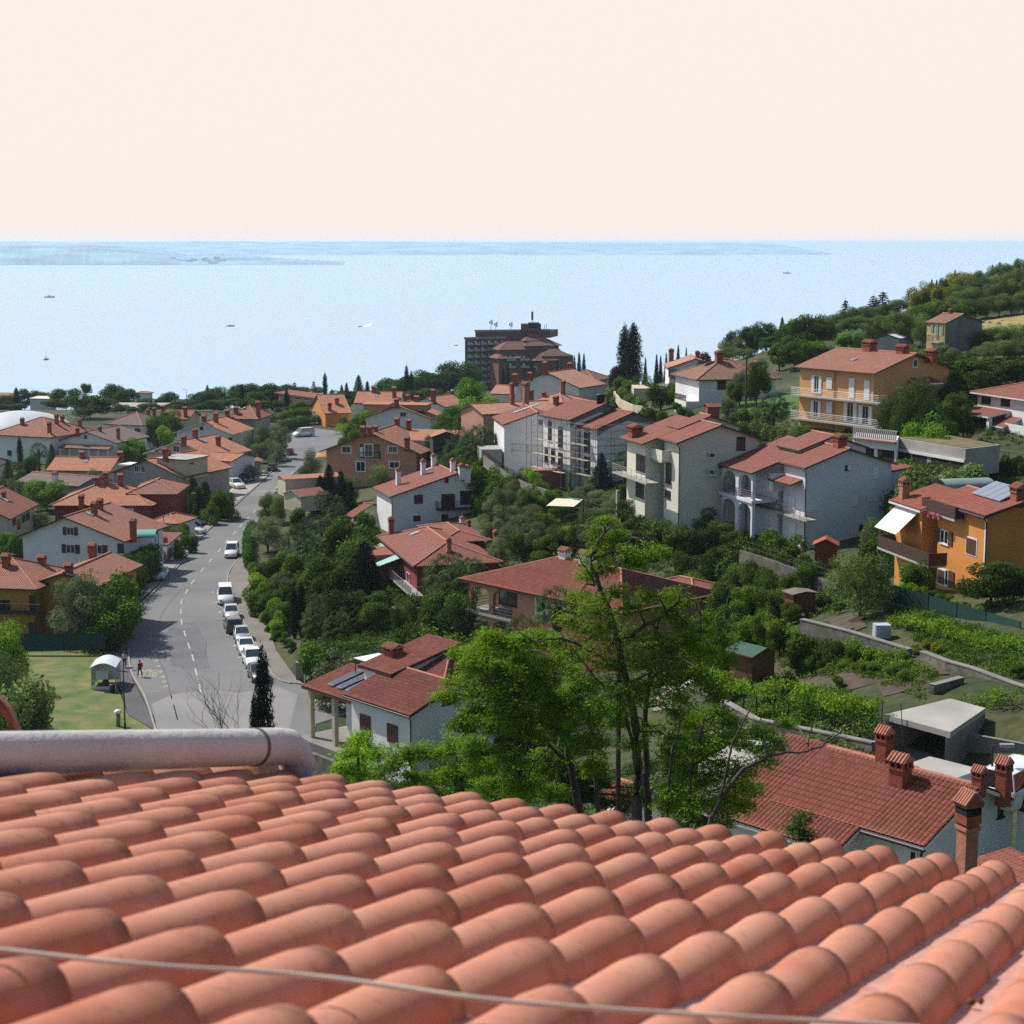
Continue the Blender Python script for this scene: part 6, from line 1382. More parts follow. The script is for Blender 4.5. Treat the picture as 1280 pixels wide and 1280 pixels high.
TL('bush', 'green', 'garden shrubs behind the two cars at the driveway', [(268,617,272,16),(278,612,275,14),(263,627,268,14),(284,620,272,10)])
TL('bush', 'green', 'oleander shrubs beside the small garage roofs', [(192,655,250,22),(208,653,250,22),(222,660,246,18),(232,655,250,16),(236,668,243,14),(213,668,243,18),(204,672,238,14),(222,674,238,12)])
T('bush', 'pink', 202, 670, 236, 20, 'pink flowering oleander by the green canopy')
T('olive', 'olive', 93, 711, 186, 66, 'big grey olive tree before the ochre villa')
TL('bush', 'green', 'shrubs between the big olive and the long hedge', [(130,712,192,22),(140,722,188,24),(134,738,184,26),(146,742,184,18)])
T('round', 'bright', 2, 778, 165, 44, 'bright yellow-green tree at the left edge above the lawn')
T('olive', 'oliveG', 10, 812, 152, 56, 'large feathery green shrub at the lower left edge')
T('bush', 'oliveG', 28, 850, 142, 36, 'loose shrub at the foot of the feathery one, lower left')
# the garden right of the street
TL('bush', 'green', 'mixed shrubs in the street garden behind the pavement wall', [(322,704,215,26),(334,700,215,24),(346,694,216,30),(358,690,218,28),(330,720,208,26),(345,716,208,30),(318,722,207,14),(324,740,200,18),(340,738,200,26),(356,730,202,30),(352,752,194,24),(368,712,208,30)])
T('bush', 'yellow', 368, 690, 212, 30, 'yellowish shrub in the middle of the street garden')
T('olive', 'olive', 352, 716, 204, 40, 'silvery olive behind the white street garden wall')
TL('bush', 'vine', 'bright climbing shoots along the street garden wall', [(320,716,210,12),(328,726,205,12),(338,748,197,14),(348,762,192,14),(345,775,190,12),(354,790,186,10)])
TL('bush', 'box', 'dark clipped shrubs above the pavement wall', [(334,762,196,14),(340,774,192,16),(347,788,188,18),(356,800,184,16),(364,812,182,14)])
T('cypress', 'cyp', 367, 733, 188, 14, 'left one of the paired dark cypresses in the street garden')
T('cypress', 'cyp', 376, 728, 188, 15, 'right one of the paired dark cypresses in the street garden')
TL('palm', 'palm', 'palms crowding the street garden', [(382,655,225,36),(398,648,228,38),(412,662,222,34),(420,655,226,26),(388,672,216,34),(400,758,185,30),(390,745,190,26),(424,770,182,30),(438,760,184,24)])
TL('round', 'dark', 'dark trees around the tall fir in the street garden', [(420,688,200,60),(438,700,195,56),(410,716,195,46),(462,736,186,44),(430,738,186,60),(402,700,205,36),(470,752,182,40)])
T('fir', 'cyp', 455, 670, 190, 74, 'tall dark fir with layered boughs in the street garden')
TL('bush', 'green', 'green bushes behind the tall fir', [(430,650,218,50),(450,655,214,40),(448,672,208,40),(378,690,210,30),(392,700,206,26)])
TL('bush', 'green', 'hedge shrubs before the red carport', [(448,665,222,26),(462,662,222,26),(474,668,218,20)])
T('bush', 'green', 460, 640, 236, 14, 'ivy-covered post shrub under the red carport roof')
TL('round', 'dark', 'dark round trees between the red house and the pink villa', [(530,742,172,50),(555,735,170,56),(575,745,166,46),(545,758,168,50),(505,755,174,30)])
TL('palm', 'palm', 'palms beside the pink villa porch', [(560,697,182,38),(575,708,178,34),(562,725,176,36),(590,700,180,26)])
T('palm', 'palm', 696, 738, 146, 34, 'palm standing before the pink villa wall')
T('palm', 'palm', 655, 774, 142, 32, 'low palm below the pink villa porch')
TL('bush', 'green', 'green shrubs below the pink villa porch', [(585,785,152,24),(600,792,150,26),(620,795,148,24),(640,800,146,22),(516,782,160,18),(522,800,156,26),(545,800,156,26),(400,805,165,12)])
T('round', 'green', 506, 782, 158, 34, 'small round tree in the concrete yard')
TL('bush', 'olive', 'pale shrubs beside the rooftop terrace house', [(410,815,165,16),(418,822,160,20),(440,818,160,12)])
# slope between the centre houses
TL('olive', 'olive', 'olives on the slope right of the white-chimneyed house', [(612,622,224,26),(625,607,226,28),(640,598,228,30),(655,608,222,28),(632,628,216,34),(650,640,212,36),(615,645,212,30),(668,628,214,30),(640,655,206,34),(665,650,206,34),(690,655,200,30),(622,668,200,30)])
TL('round', 'green', 'green trees on the slope below the garden wall', [(648,592,232,24),(660,585,234,22),(672,598,228,30),(662,615,220,28),(690,610,222,26),(702,622,214,30),(680,640,208,32),(655,662,200,36),(680,668,196,36),(705,660,200,28),(720,655,198,30)])
T('round', 'vine', 664, 586, 232, 24, 'bright green tree beside the brick shed')
T('cypress', 'vine', 712.5, 587, 236, 5, 'tiny green cypress in the building yard')
T('fir', 'blue', 752, 562, 232, 30, 'blue spruce beside the scaffolded white house')
TL('olive', 'olive', 'olives below the blue spruce', [(730,605,222,36),(718,612,218,30),(745,612,220,30),(740,632,208,34),(762,625,210,36),(775,640,204,36),(755,650,200,34),(735,660,196,34)])
TL('round', 'dark', 'dark trees in the band above the pink villa', [(790,622,205,44),(812,612,207,48),(836,618,204,50),(860,626,200,48),(880,632,197,44),(800,645,196,50),(826,648,193,52),(852,655,190,48),(878,658,188,44),(900,650,190,34),(915,662,184,36),(780,660,192,44),(905,680,176,44),(880,690,174,44),(855,690,176,40),(930,680,174,26)])
TL('bush', 'green', 'green shrubs under the cream house', [(796,612,214,22),(818,612,212,24),(832,610,212,26),(846,616,208,26),(862,620,206,26),(884,618,204,26),(898,622,202,26),(908,628,198,26),(802,596,220,14),(740,595,232,16),(780,606,220,18)])
TL('bush', 'green', 'shrubs growing up against the grey rendered wall', [(606,580,240,22),(618,588,237,22),(630,597,233,22),(642,604,230,22),(654,609,227,22),(668,614,225,22),(682,618,223,22)])
T('fir', 'green', 823, 602, 213, 20, 'green cone-shaped shrub before the cream house wall')
T('palm', 'palm', 781, 566, 228, 20, 'small palm behind the cream house balcony')
TL('round', 'green', 'green trees right of the bending pink villa roof', [(925,700,165,40),(945,700,162,36),(960,708,158,34),(935,730,150,44),(960,735,148,40),(905,725,156,40),(915,750,146,40),(985,735,150,34),(990,752,144,28),(870,712,166,30)])
TL('palm', 'palm', 'palms around the centre yard under the pink-brown house', [(568,534,270,26),(578,545,262,30),(600,535,262,28),(607,540,262,22),(588,548,258,24)])
TL('round', 'green', 'green trees left of the pink-brown house', [(553,515,330,26),(566,506,340,26),(575,515,320,28),(556,530,300,28),(590,520,300,24),(545,540,290,22),(572,560,262,24),(585,570,255,26),(600,572,250,22)])
TL('bush', 'bright', 'bright shrubs below the light green tree', [(600,494,340,30),(615,496,335,26),(584,500,345,24),(562,540,285,20),(555,552,280,16)])
TL('bush', 'bright', 'bright garden shrubs around the cream house with the plain roof', [(448,516,400,16),(460,510,400,16),(434,532,360,18),(445,536,350,14),(470,506,395,14)])
# ridge gardens and hillside
T('cypress', 'cyp', 781, 406, 372, 21, 'left tall cypress of the pair standing against the bay')
T('cypress', 'cyp', 792, 403, 370, 26, 'right tall cypress of the pair standing against the bay')
T('round', 'purple', 771, 455, 395, 18, 'brownish bare-looking tree left of the cypress pair')
T('palm', 'palm', 803, 469, 335, 18, 'small palm at the foot of the cypress pair')
TL('bush', 'green', 'garden shrubs under the cypress pair', [(776,471,350,14),(786,474,345,16),(794,480,330,14),(812,478,325,14)])
TL('bush', 'oliveG', 'oleander hedge clumps along the white curved wall', [(770,483,318,14),(776,488,310,14),(783,492,304,14),(790,495,298,14),(797,496,292,14),(804,497,287,12)])
T('round', 'dark', 827, 477, 300, 34, 'dark ball-shaped tree between the cypress pair and the white bungalow')
TL('round', 'bright', 'fresh green trees before the white bungalow terrace', [(846,478,298,20),(857,482,292,24),(853,497,284,20)])
T('round', 'green', 886, 484, 284, 32, 'round green tree below the bungalow wall')
T('olive', 'oliveG', 909, 496, 262, 28, 'olive tree left of the utility pole')
T('round', 'green', 919, 476, 270, 20, 'light green young tree left of the utility pole')
T('round', 'green', 947, 450, 268, 28, 'tree with a visible trunk before the bungalow right of the pole')
T('olive', 'olive', 925, 460, 272, 14, 'thin olive directly behind the utility pole')
T('palm', 'palm', 967, 494, 234, 24, 'palm tree left of the long white balconies')
TL('bush', 'box', 'clipped garden hedges above the cream house roof', [(806,505,275,14),(816,510,270,16),(827,513,266,18),(840,518,262,12),(852,508,270,16),(862,512,266,18),(848,503,276,14)])
TL('bush', 'oliveG', 'shrubs below the bungalow lawn', [(925,512,246,24),(942,508,246,26),(955,515,240,22),(935,525,238,28),(965,530,230,24),(985,535,226,24),(1000,532,224,26),(975,545,222,22)])
TL('bush', 'purple', 'reddish shrubs behind the sunlit pale roof', [(868,446,325,22),(880,442,325,22),(890,448,318,16)])
TL('round', 'dark', 'dark trees on the skyline above the bungalow', [(917,412,380,22),(935,408,385,24),(944,404,385,24),(958,402,380,30),(962,420,365,28)])
TL('olive', 'oliveG', 'pale green trees on the skyline above the bungalow', [(905,424,375,18),(925,420,370,20),(912,432,360,22),(930,434,350,24)])
T('fir', 'purple', 978, 393, 420, 14, 'thin purplish conifer on the skyline')
TL('round', 'green', 'big green trees left of the peach hill house', [(988,402,345,36),(1002,393,335,46),(1024,394,338,44),(995,425,315,36),(975,428,320,28),(1018,425,320,40)])
T('spiky', 'cyp', 1057, 371, 420, 26, 'dark cedar on the skyline left of the two pines')
T('spiky', 'cyp', 1092, 366, 420, 30, 'left one of two dark pines on the skyline')
T('spiky', 'cyp', 1104, 361, 420, 36, 'right one of two dark pines on the skyline')
TL('olive', 'oliveG', 'olives in the skyline row above the peach hill house', [(x, y, 410, 24) for x, y in [(1032,397),(1044,390),(1055,386),(1068,382),(1080,380),(1094,382),(1108,378),(1122,372),(1136,368),(1148,364)]])
TL('olive', 'oliveG', 'olives in the middle row above the peach hill house', [(x, y, 370, 30) for x, y in [(1040,404),(1056,398),(1072,394),(1088,395),(1104,394),(1120,390),(1136,386),(1150,382),(1164,378)]])
TL('olive', 'oliveG', 'large olives just behind the peach hill house', [(1125,387,330,40),(1142,386,330,36),(1108,392,335,34),(1154,396,322,26),(1090,400,335,30)])
TL('bush', 'bright', 'fresh green bushes behind the peach hill house chimney', [(1056,418,330,24),(1066,414,330,20),(1140,430,270,24),(1150,434,265,20),(1148,384,360,24),(1160,377,360,30)])
TL('bush', 'yellow', 'yellow-green bushes on the upper hillside', [(1142,366,405,22),(1150,358,410,26),(1164,353,412,26),(1176,357,400,26),(1186,358,400,26),(1196,346,410,20),(1190,370,390,20),(1203,340,415,18)])
TL('olive', 'oliveG', 'olives along the top skyline row of the hill', [(x, y, 425, 22) for x, y in [(1160,350),(1178,346),(1194,338),(1206,338),(1218,339),(1230,335),(1241,331),(1252,328),(1263,326),(1272,322),(1284,320)]])
TL('fir', 'cyp', 'tiny dark conifers on the hill skyline', [(1165,346,430,8),(1171,347,430,8),(1194,334,432,8),(1241,328,432,7),(1250,324,432,7),(1272,320,432,7)])
TL('olive', 'oliveG', 'olives in the second hillside row', [(x, y, 400, 28) for x, y in [(1205,352),(1218,347),(1231,344),(1244,341),(1257,338),(1270,335),(1284,332)]])
TL('olive', 'oliveG', 'olives in the third hillside row', [(x, y, 385, 30) for x, y in [(1200,362),(1214,358),(1228,356),(1243,353),(1258,350),(1274,346),(1288,342)]])
TL('olive', 'oliveG', 'olives in the row above the dry meadow', [(x, y, 362, 30) for x, y in [(1205,374),(1220,371),(1235,369),(1250,366),(1265,364),(1281,362)]])
TL('bush', 'green', 'green hedge clumps behind the old farmhouse roof', [(x, y, 345, 22) for x, y in [(1160,380),(1170,377),(1181,376),(1192,378),(1146,382)]])
TL('olive', 'oliveG', 'dark olives right of the old farmhouse', [(1228,412,300,34),(1243,406,300,36),(1258,406,298,38),(1274,402,300,36),(1236,426,285,40),(1256,424,282,42),(1276,424,282,40),(1290,410,295,34)])
TL('round', 'dark', 'dark trees below the old farmhouse', [(1190,440,262,44),(1208,446,258,44),(1228,446,256,48),(1250,448,256,48),(1272,450,254,44),(1176,458,244,34),(1222,462,244,40),(1200,466,240,40)])
TL('bush', 'olive', 'grey shrubs at the foot of the old farmhouse', [(1178,432,288,22),(1192,434,284,22),(1208,438,280,26)])
T('olive', 'dark', 1142, 468, 216, 56, 'large dark olive against the side wall of the peach hill house')
TL('olive', 'dark', 'dark olives beside the peach hill house side wall', [(1118,488,218,36),(1160,490,214,38),(1130,500,214,40)])
TL('bush', 'bright', 'bright shrubs above the concrete garage', [(1162,514,212,24),(1172,506,216,22),(1155,526,209,20)])
TL('round', 'dark', 'dark trees between the hill house and the white villa', [(1184,500,222,34),(1198,488,230,36),(1180,520,212,34),(1206,505,222,24),(1192,475,238,34)])
TL('bush', 'green', 'dark green shrubs below the long white balconies', [(1002,530,220,22),(1016,540,216,20),(1032,542,214,20),(1046,545,212,16),(1000,548,214,18),(1180,545,206,10)])
T('fir', 'green', 1100, 559, 200, 20, 'small cone-shaped tree before the balustraded terrace')
TL('bush', 'green', 'shrubs in front of the concrete garage', [(1128,575,194,20),(1142,574,194,20),(1156,578,192,18),(1135,590,186,22)])
TL('bush', 'oliveG', 'white-flecked shrubs behind the orange house chimney', [(1152,590,180,26),(1168,584,182,28),(1185,580,184,30),(1202,582,184,24),(1150,602,174,26),(1215,580,186,16)])
TL('bush', 'dark', 'potted shrubs beside the steps of the white villa', [(1256,567,202,11),(1269,570,201,11),(1281,572,200,9)])
# orange house gardens
T('olive', 'oliveG', 1077, 688, 132, 86, 'large olive tree standing alone below the white loggia house')
T('round', 'dark', 1240, 700, 130, 74, 'dark glossy round tree before the orange house')
T('round', 'dark', 1268, 708, 130, 44, 'smaller dark tree at the right edge before the orange house')
T('bush', 'green', 1098, 665, 158, 36, 'leafy shrub between the loggia house and the wooden balcony')
T('olive', 'oliveG', 1098, 645, 164, 28, 'olive behind the striped awning')
T('bush', 'green', 1145, 700, 138, 20, 'climbing plant under the dark wooden balcony')
TL('bush', 'vine', 'fresh green shrubs below the orange house', [(1126,728,136,16),(1138,728,136,18),(1150,732,135,14),(1195,752,130,16),(1210,754,129,18),(1225,756,128,16)])
TL('bush', 'green', 'grey-green shrubs at the foot of the orange house wall', [(1165,738,135,20),(1180,744,133,20),(1155,742,134,14)])
TL('bush', 'green', 'small topiary balls before the loggia house', [(960,660,178,9),(971,666,176,8),(984,666,176,11)])
TL('bush', 'dark', 'garden shrubs below the loggia house', [(942,672,172,18),(955,680,170,20),(975,688,166,22),(995,695,164,22),(1012,700,162,20),(925,672,172,20)])
TL('round', 'green', 'small trees by the tall stone wall', [(960,720,154,34),(985,715,152,30),(1008,702,158,22),(1030,740,146,20),(1050,752,140,16)])
TL('bush', 'green', 'garden bushes in the vegetable plot', [(1000,815,124,20),(1020,822,122,22),(1038,828,120,24),(1056,826,118,20),(1075,838,115,24),(1095,842,113,26),(1115,845,112,26),(1132,848,110,22),(985,838,117,20),(1050,848,112,20),(970,845,116,14)])
TL('bush', 'oliveG', 'pale shrubs beneath the lower vine row', [(880,895,106,26),(905,900,104,22),(925,912,99,24),(870,912,100,26),(1050,918,95,26),(1065,928,93,22),(1040,905,99,16)])
TL('bush', 'yellow', 'yellowish shrubs beside the stepped stone wall', [(1145,808,118,18),(1160,806,118,18),(1172,812,117,14),(1080,842,114,14)])
T('round', 'dark', 1275, 835, 108, 26, 'dark bush at the right edge above the pergola vines')

TL('bush', 'green', 'leafy shrubs against the stone wall behind the tank', [(1005,790,124,22),(1022,795,123,20),(1045,800,121,22),(1068,806,119,22),(1090,812,118,20),(1112,818,116,22),(1132,822,115,18)])
TL('bush', 'oliveG', 'shrubs against the mossy wall below the vines', [(868,878,108,26),(884,884,106,24),(902,890,104,26),(922,896,101,24),(945,906,98,26),(968,914,96,24),(992,920,95,22),(1015,926,94,20)])
TL('round', 'green', 'fruit trees between the pink villa and the green-roofed shed', [(905,770,140,40),(930,775,138,36),(955,768,136,34),(890,800,132,40),(870,780,140,36),(915,805,128,30),(975,775,132,30),(860,815,128,34)])
# hedges: clipped, each its own thing
def hedge(name, label, px, z, w, h, lm='box', dens=110, seed=1, Y=None, cat='hedge'):
    q = [onz(x, y, z) if Y is None else ground(x, y) for x, y in px]; mb = MB(); r = np.random.RandomState(seed); n = 0
    C_, R_ = [], []
    for i in range(len(q)-1):
        d_ = q[i+1]-q[i]; k = max(1, int(d_.length/.7))
        for j in range(k+1):
            p_ = q[i]+d_*j/k
            for zz in np.arange(.35, h, .55): C_.append((p_.x+r.normal()*.06, p_.y+r.normal()*.06, p_.z+zz)); R_.append((w/2*1.05, w/2*1.05, .45))
    leaves(mb, C_, R_, int(len(C_)*dens), .11, seed, shell=.75)
    return tag(mb.build(name, [LM[lm]], None, q[0]), label, cat)
hedge('hedge', 'tall clipped hedge block beside the green canopy', [(161,736), (176,729), (190,717)], DRZ, 3.0, 3.9, dens=170, seed=2)
hedge('hedge', 'long clipped hedge block along the pavement, in front of the tallest block', [(146,756), (160,748), (171,742)], DRZ, 2.8, 3.2, dens=150, seed=3)
hedge('hedge', 'clipped hedge block with climbing roses beside the hedge gate', [(140,775), (152,766), (160,758)], DRZ, 2.4, 2.6, 'green', seed=4)
hedge('hedge', 'lowest clipped hedge block nearest the bus shelter', [(112,797), (126,795), (138,788)], DRZ, 3.0, 3.6, dens=150, seed=5)
hedge('hedge', 'curved clipped hedge along the corner lawn', [(311,712), (309,698), (310,684), (316,670)], DRZ, 1.2, 2.2, 'box', seed=6)
hedge('hedge', 'dark shaded hedge beyond the olives by the street bend', [(288,556), (304,545), (322,540)], DRZ, 2, 3, 'dark', seed=7)
hedge('hedge', 'clipped hedge behind the white minibus', [(352,541), (384,533)], DRZ, 2, 2.2, 'box', seed=8)
hedge('hedge', 'bright rounded hedge right of the minibus', [(426,543), (446,541)], DRZ, 3, 2.4, 'vine', seed=9)
hedge('hedge', 'green hedge behind the grey-roofed porch house', [(163,563), (195,556)], DRZ, 2, 2.0, 'dark', seed=10)
hedge('hedge', 'low dark hedge left of the palm tree in the left valley', [(14,590), (48,588)], DRZ, 1.4, 1.8, 'dark', seed=11)

# vines on posts
def vines(label, pts, wpx=1.1, seed=1, n=900, post=2.4):
    q = [at(*p_) for p_ in pts]; root = empty('vine_row', (q[0].x, q[0].y, gz(q[0].x, q[0].y))); tag(root, label, 'vine row', 'rows of vines in the terraced gardens'); mb = MB(); r = np.random.RandomState(seed); C_, R_ = [], []; pb_ = MB(); tb_ = MB()
    for i in range(len(q)-1):
        d_ = q[i+1]-q[i]; k = max(2, int(d_.length/.55))
        for j in range(k):
            p_ = q[i]+d_*j/k; s = r.uniform(.38, .75); C_.append((p_.x+r.normal()*.25, p_.y+r.normal()*.35, p_.z+r.normal()*.22)); R_.append((s*wpx, s*wpx, s*.75))
        k = max(1, int(d_.length/post))
        for j in range(k+1):
            p_ = q[i]+d_*j/k; g_ = gz(p_.x, p_.y); pb_ = MB(); pb_.tube([(p_.x, p_.y, g_-.3), (p_.x, p_.y, p_.z+.2)], .045, 5); pb_.build('vine_post', [mat('grey_post_wood', (.14, .11, .09), .9, .2, 3)], root)
            t = p_+d_*.4/k; g_ = gz(t.x, t.y); tb_ = MB(); tb_.tube([(t.x, t.y, g_-.2), (t.x+.12, t.y, (g_+t.z)/2), (t.x-.05, t.y+.1, t.z)], [.05, .035, .025], 5); tb_.build('vine_stem', [BARK], root)
    leaves(mb, C_, R_, int(len(C_)*150), .085, seed, shell=.3, m=0)
    mb.build('foliage', [LM['vine']], root)
vines('long upper vine row crossing the vegetable garden', [(942,773,138), (980,788,132), (1017,800,127), (1055,808,122), (1090,818,118), (1155,836,112)], seed=1)
vines('vine row under the green shade net', [(1119,770,127), (1155,778,123), (1188,788,120), (1235,798,117), (1290,812,113)], seed=2)
vines('lower vine row above the mossy wall, in front of the green-roofed shed', [(895,850,116), (930,856,113), (968,860,110), (1010,868,106), (1044,874,103), (1103,879,100)], 1.3, seed=3)
vines('pergola of vines beside the carport slab', [(1213,880,104), (1245,872,103), (1290,868,102)], 1.5, seed=4)
vines('vine row right below the orange house wall', [(1238,754,130), (1260,756,129), (1290,758,128)], seed=5)
vines('young vines beside the driveway right of the locust', [(868,842,120), (890,848,118)], 1.2, seed=6)

# undergrowth over slopes nobody could count
def scrub(name, label, regions, lm, n, size, seed, hmax=.9):
    r = np.random.RandomState(seed); P_ = []
    for px in regions:
        q = [ground(x, y) for x, y in px]; P2 = [(k.x, k.y) for k in q]; x0, x1 = min(k.x for k in q), max(k.x for k in q); y0, y1 = min(k.y for k in q), max(k.y for k in q)
        m_ = int(n/len(regions)*1.5); X = r.uniform(x0, x1, m_); Yy = r.uniform(y0, y1, m_); ok = inpoly_np(X, Yy, P2); X, Yy = X[ok], Yy[ok]; P_.append(np.stack([X, Yy, tz(X, Yy)], 1))
    P_ = np.concatenate(P_); s = r.uniform(.3, 1, len(P_)); C_ = P_+np.array([0, 0, .25])*s[:, None]*hmax; R_ = np.stack([s*.7, s*.7, s*.5*hmax], 1)
    mb = MB(); leaves(mb, C_, R_, len(P_)*34, size, seed, shell=.2); return tag(mb.build(name, [LM[lm]]), label, 'undergrowth', kind='stuff')
scrub('undergrowth', 'mixed green undergrowth covering the garden slopes', [[(600,600), (760,600), (930,640), (930,720), (700,690), (600,700)], [(870,700), (1100,700), (1130,760), (960,780), (860,840)], [(860,880), (1100,895), (1090,925), (1000,910), (870,940)], [(380,690), (520,720), (520,860), (380,830)], [(860,520), (1000,510), (1280,600), (1280,680), (1130,650), (870,620)]], 'green', 8500, .10, 3)
scrub('undergrowth', 'dark ivy and brambles under the trees', [[(600,640), (930,650), (960,760), (600,720)], [(380,700), (520,740), (480,860), (380,830)], [(420,950), (640,940), (900,940), (1000,1060), (600,1060)], [(1000,470), (1280,450), (1280,560), (1130,540)]], 'dark', 7500, .10, 4)
scrub('undergrowth', 'low vegetable beds and weeds of the terraced garden', [[(940,785), (1010,790), (1170,840), (1150,875), (940,850)], [(1080,760), (1280,800), (1280,850), (1180,825)], [(860,850), (1100,890), (1000,905), (870,880)]], 'green', 2600, .075, 8, .7)
scrub('undergrowth', 'dry hillside grass and low scrub', [[(800,480), (1000,400), (1280,330), (1280,470), (1190,470), (980,470)]], 'olive', 2600, .12, 5)
# ------------------------------------------------------------------ vehicles
def paint(n, c, metal=.0): return mat('car_paint_'+n, c, .28, .02, 1, coat=.6, metal=metal)
TYRE = mat('tyre_rubber', (.015, .015, .016), .85, 0); RIM = mat('wheel_rim', (.35, .36, .37), .35, 0, metal=.7); CGL = mat('car_glass', (.03, .045, .05), .04, 0, spec=1.0, coat=.5)
LAMP = mat('headlight_lens', (.65, .66, .68), .1, 0); REDL = mat('tail_light_lens', (.35, .01, .01), .2, 0); PLATE = mat('number_plate', (.7, .7, .68), .5, 0)
CARS = {  # length, width, height, belt height, x (front +) of: hood start z, cowl, windscreen top, roof end, rear window foot, tail
 'hatch': (4.0, 1.72, 1.48, .92, .70, .22, -.18, -.78, -.96), 'sedan': (4.5, 1.76, 1.43, .92, .68, .26, -.12, -.52, -.78), 'suv': (4.45, 1.85, 1.68, 1.02, .72, .26, -.12, -.82, -.96),
 'mpv': (4.5, 1.82, 1.82, 1.02, .74, .42, .05, -.90, -.97), 'van': (5.0, 1.95, 1.98, 1.12, .84, .60, .28, -.95, -.985)}
def car_meshes(kind):
    L_, W_, H_, bz, hz, xc, xw, xr, xb = CARS[kind]; l = L_/2; w = W_/2; mb = MB()
    xs = [1.0, .97, .86, xc, (xc+xb)/2, xb, -.985, -1.0]; zt = [.50, .62, bz*.80, bz, bz+.02, bz, bz*.93, .52]; zb_ = [.34, .24, .20, .20, .20, .20, .24, .36]; ws = [.72, .86, .96, 1, 1, .97, .88, .80]
    rows = []
    for x, t, b_, q in zip(xs, zt, zb_, ws):
        y = w*q; rows.append([(x*l, -y*.92, b_), (x*l, -y, b_+.15), (x*l, -y, t-.12), (x*l, -y*.93, t), (x*l, 0, t+.03), (x*l, y*.93, t), (x*l, y, t-.12), (x*l, y, b_+.15), (x*l, y*.92, b_)])
    mb.grid(rows, 0, close=True, smooth=True); mb.poly(rows[0][::-1], 0); mb.poly(rows[-1], 0)
    # cabin frame and roof
    def ring(x, z, y): return [(x*l, -y, z), (x*l, y, z)]
    a, b2, c, d = (xc, bz-.01), (xw, H_-.05), (xr, H_-.06), (xb, bz-.01); yl, yh = w*.92, w*.76
    def P(k, s, y): return Vector((k[0]*l, s*y, k[1]))
    top = [P(b2, -1, yh), P(b2, 1, yh), P(c, 1, yh), P(c, -1, yh)]; mid = [((xw+xr)/2*l, s*yh, H_) for s in (-1, 1)]
    mb.grid([[P(b2, -1, yh), P(b2, -1, yh*.7)+Vector((0, 0, .03)), P(b2, 1, yh*.7)+Vector((0, 0, .03)), P(b2, 1, yh)], [Vector(mid[0]), Vector((mid[0][0], -yh*.7, H_+.03)), Vector((mid[0][0], yh*.7, H_+.03)), Vector(mid[1])], [P(c, -1, yh), P(c, -1, yh*.7)+Vector((0, 0, .03)), P(c, 1, yh*.7)+Vector((0, 0, .03)), P(c, 1, yh)]], 0)
    for s in (-1, 1):      # pillars
        for k0, k1 in ((a, b2), (d, c)): mb.tube([P(k0, s, yl), P(k1, s, yh)], .045, 5, 0)
        m0 = ((a[0]+d[0])/2+.03, bz-.01); m1 = ((b2[0]+c[0])/2, H_-.05); mb.tube([P(m0, s, yl), P(m1, s, yh)], .035, 4, 0)
        mb.tube([P(b2, s, yh), P(c, s, yh)], .04, 5, 0); mb.box((.28*l+xc*l*.3, s*(w+.08), bz+.02), (.12, .16, .12), 0)
    body = mb.mesh('car_body', []); gl = MB()
    for s in (-1, 1): gl.poly([P(a, s, yl-.01), P(b2, s, yh-.01), P(c, s, yh-.01), P(d, s, yl-.01)])
    gl.poly([P(a, -1, yl), P(a, 1, yl), P(b2, 1, yh), P(b2, -1, yh)]); gl.poly([P(d, -1, yl), P(c, -1, yh), P(c, 1, yh), P(d, 1, yl)])
    wh = MB(); wh.tube([(0, -.1, 0), (0, .1, 0)], .32, 16, 0); rm = MB(); rm.tube([(0, -.11, 0), (0, .11, 0)], .19, 10, 0)
    hl = MB(); hl.box((0, 0, 0), (.1, .34, .15), 0); pl = MB(); pl.box((0, 0, 0), (.03, .5, .12))
    return body, gl.mesh('car_glass', [CGL]), wh.mesh('tyre', [TYRE]), rm.mesh('rim', [RIM]), hl.mesh('lamp', [LAMP]), hl.mesh('lamp_red', [REDL]), pl.mesh('plate', [PLATE])
CM = {}
def car(kind, label, px, py, heading, pm, z=None, group='cars parked along the street', cat='car', bars=False):
    if kind not in CM: CM[kind] = car_meshes(kind)
    body, gl, wh, rm, hl, rl, pl = CM[kind]; L_, W_, H_ = CARS[kind][:3]; p_ = onz(px, py, DRZ+.01 if z is None else z)
    root = empty('parked_car' if cat == 'car' else cat.replace(' ', '_'), p_, R(heading)); tag(root, label, cat, group)
    def add(n, me, loc=(0, 0, 0), par=root): o = bpy.data.objects.new(n, me); COL.objects.link(o); o.parent = par; o.location = loc; return o
    bm = body.copy(); bm.materials.append(pm); bo = add('body', bm); add('window', gl)
    for sx in (.60, -.60):
        for s in (-1, 1): w_ = add('wheel', wh, (sx*L_/2, s*(W_/2-.09), .32)); add('rim', rm, (0, 0, 0), w_)
    for s in (-1, 1): add('headlight', hl, (L_/2*.955, s*W_*.33, .66)); add('tail_light', rl, (-L_/2*.975, s*W_*.36, .82))
    add('number_plate', pl, (L_/2+.0, 0, .42)); add('number_plate', pl, (-L_/2-.0, 0, .5))
    return root
WH = paint('white', (.78, .78, .78)); SIL = paint('silver', (.38, .40, .42), .3); DGR = paint('dark_grey', (.045, .048, .052), .2); BRN = paint('bronze', (.10, .085, .07), .3); RED = paint('red', (.30, .012, .015)); BLK = paint('black', (.012, .013, .015)); LGR = paint('pale_grey', (.52, .53, .54), .1); BLU = paint('steel_blue', (.16, .20, .25), .2)
def hd(a, b): p_, q_ = onz(a[0], a[1], DRZ), onz(b[0], b[1], DRZ); return math.degrees(math.atan2(q_.y-p_.y, q_.x-p_.x))
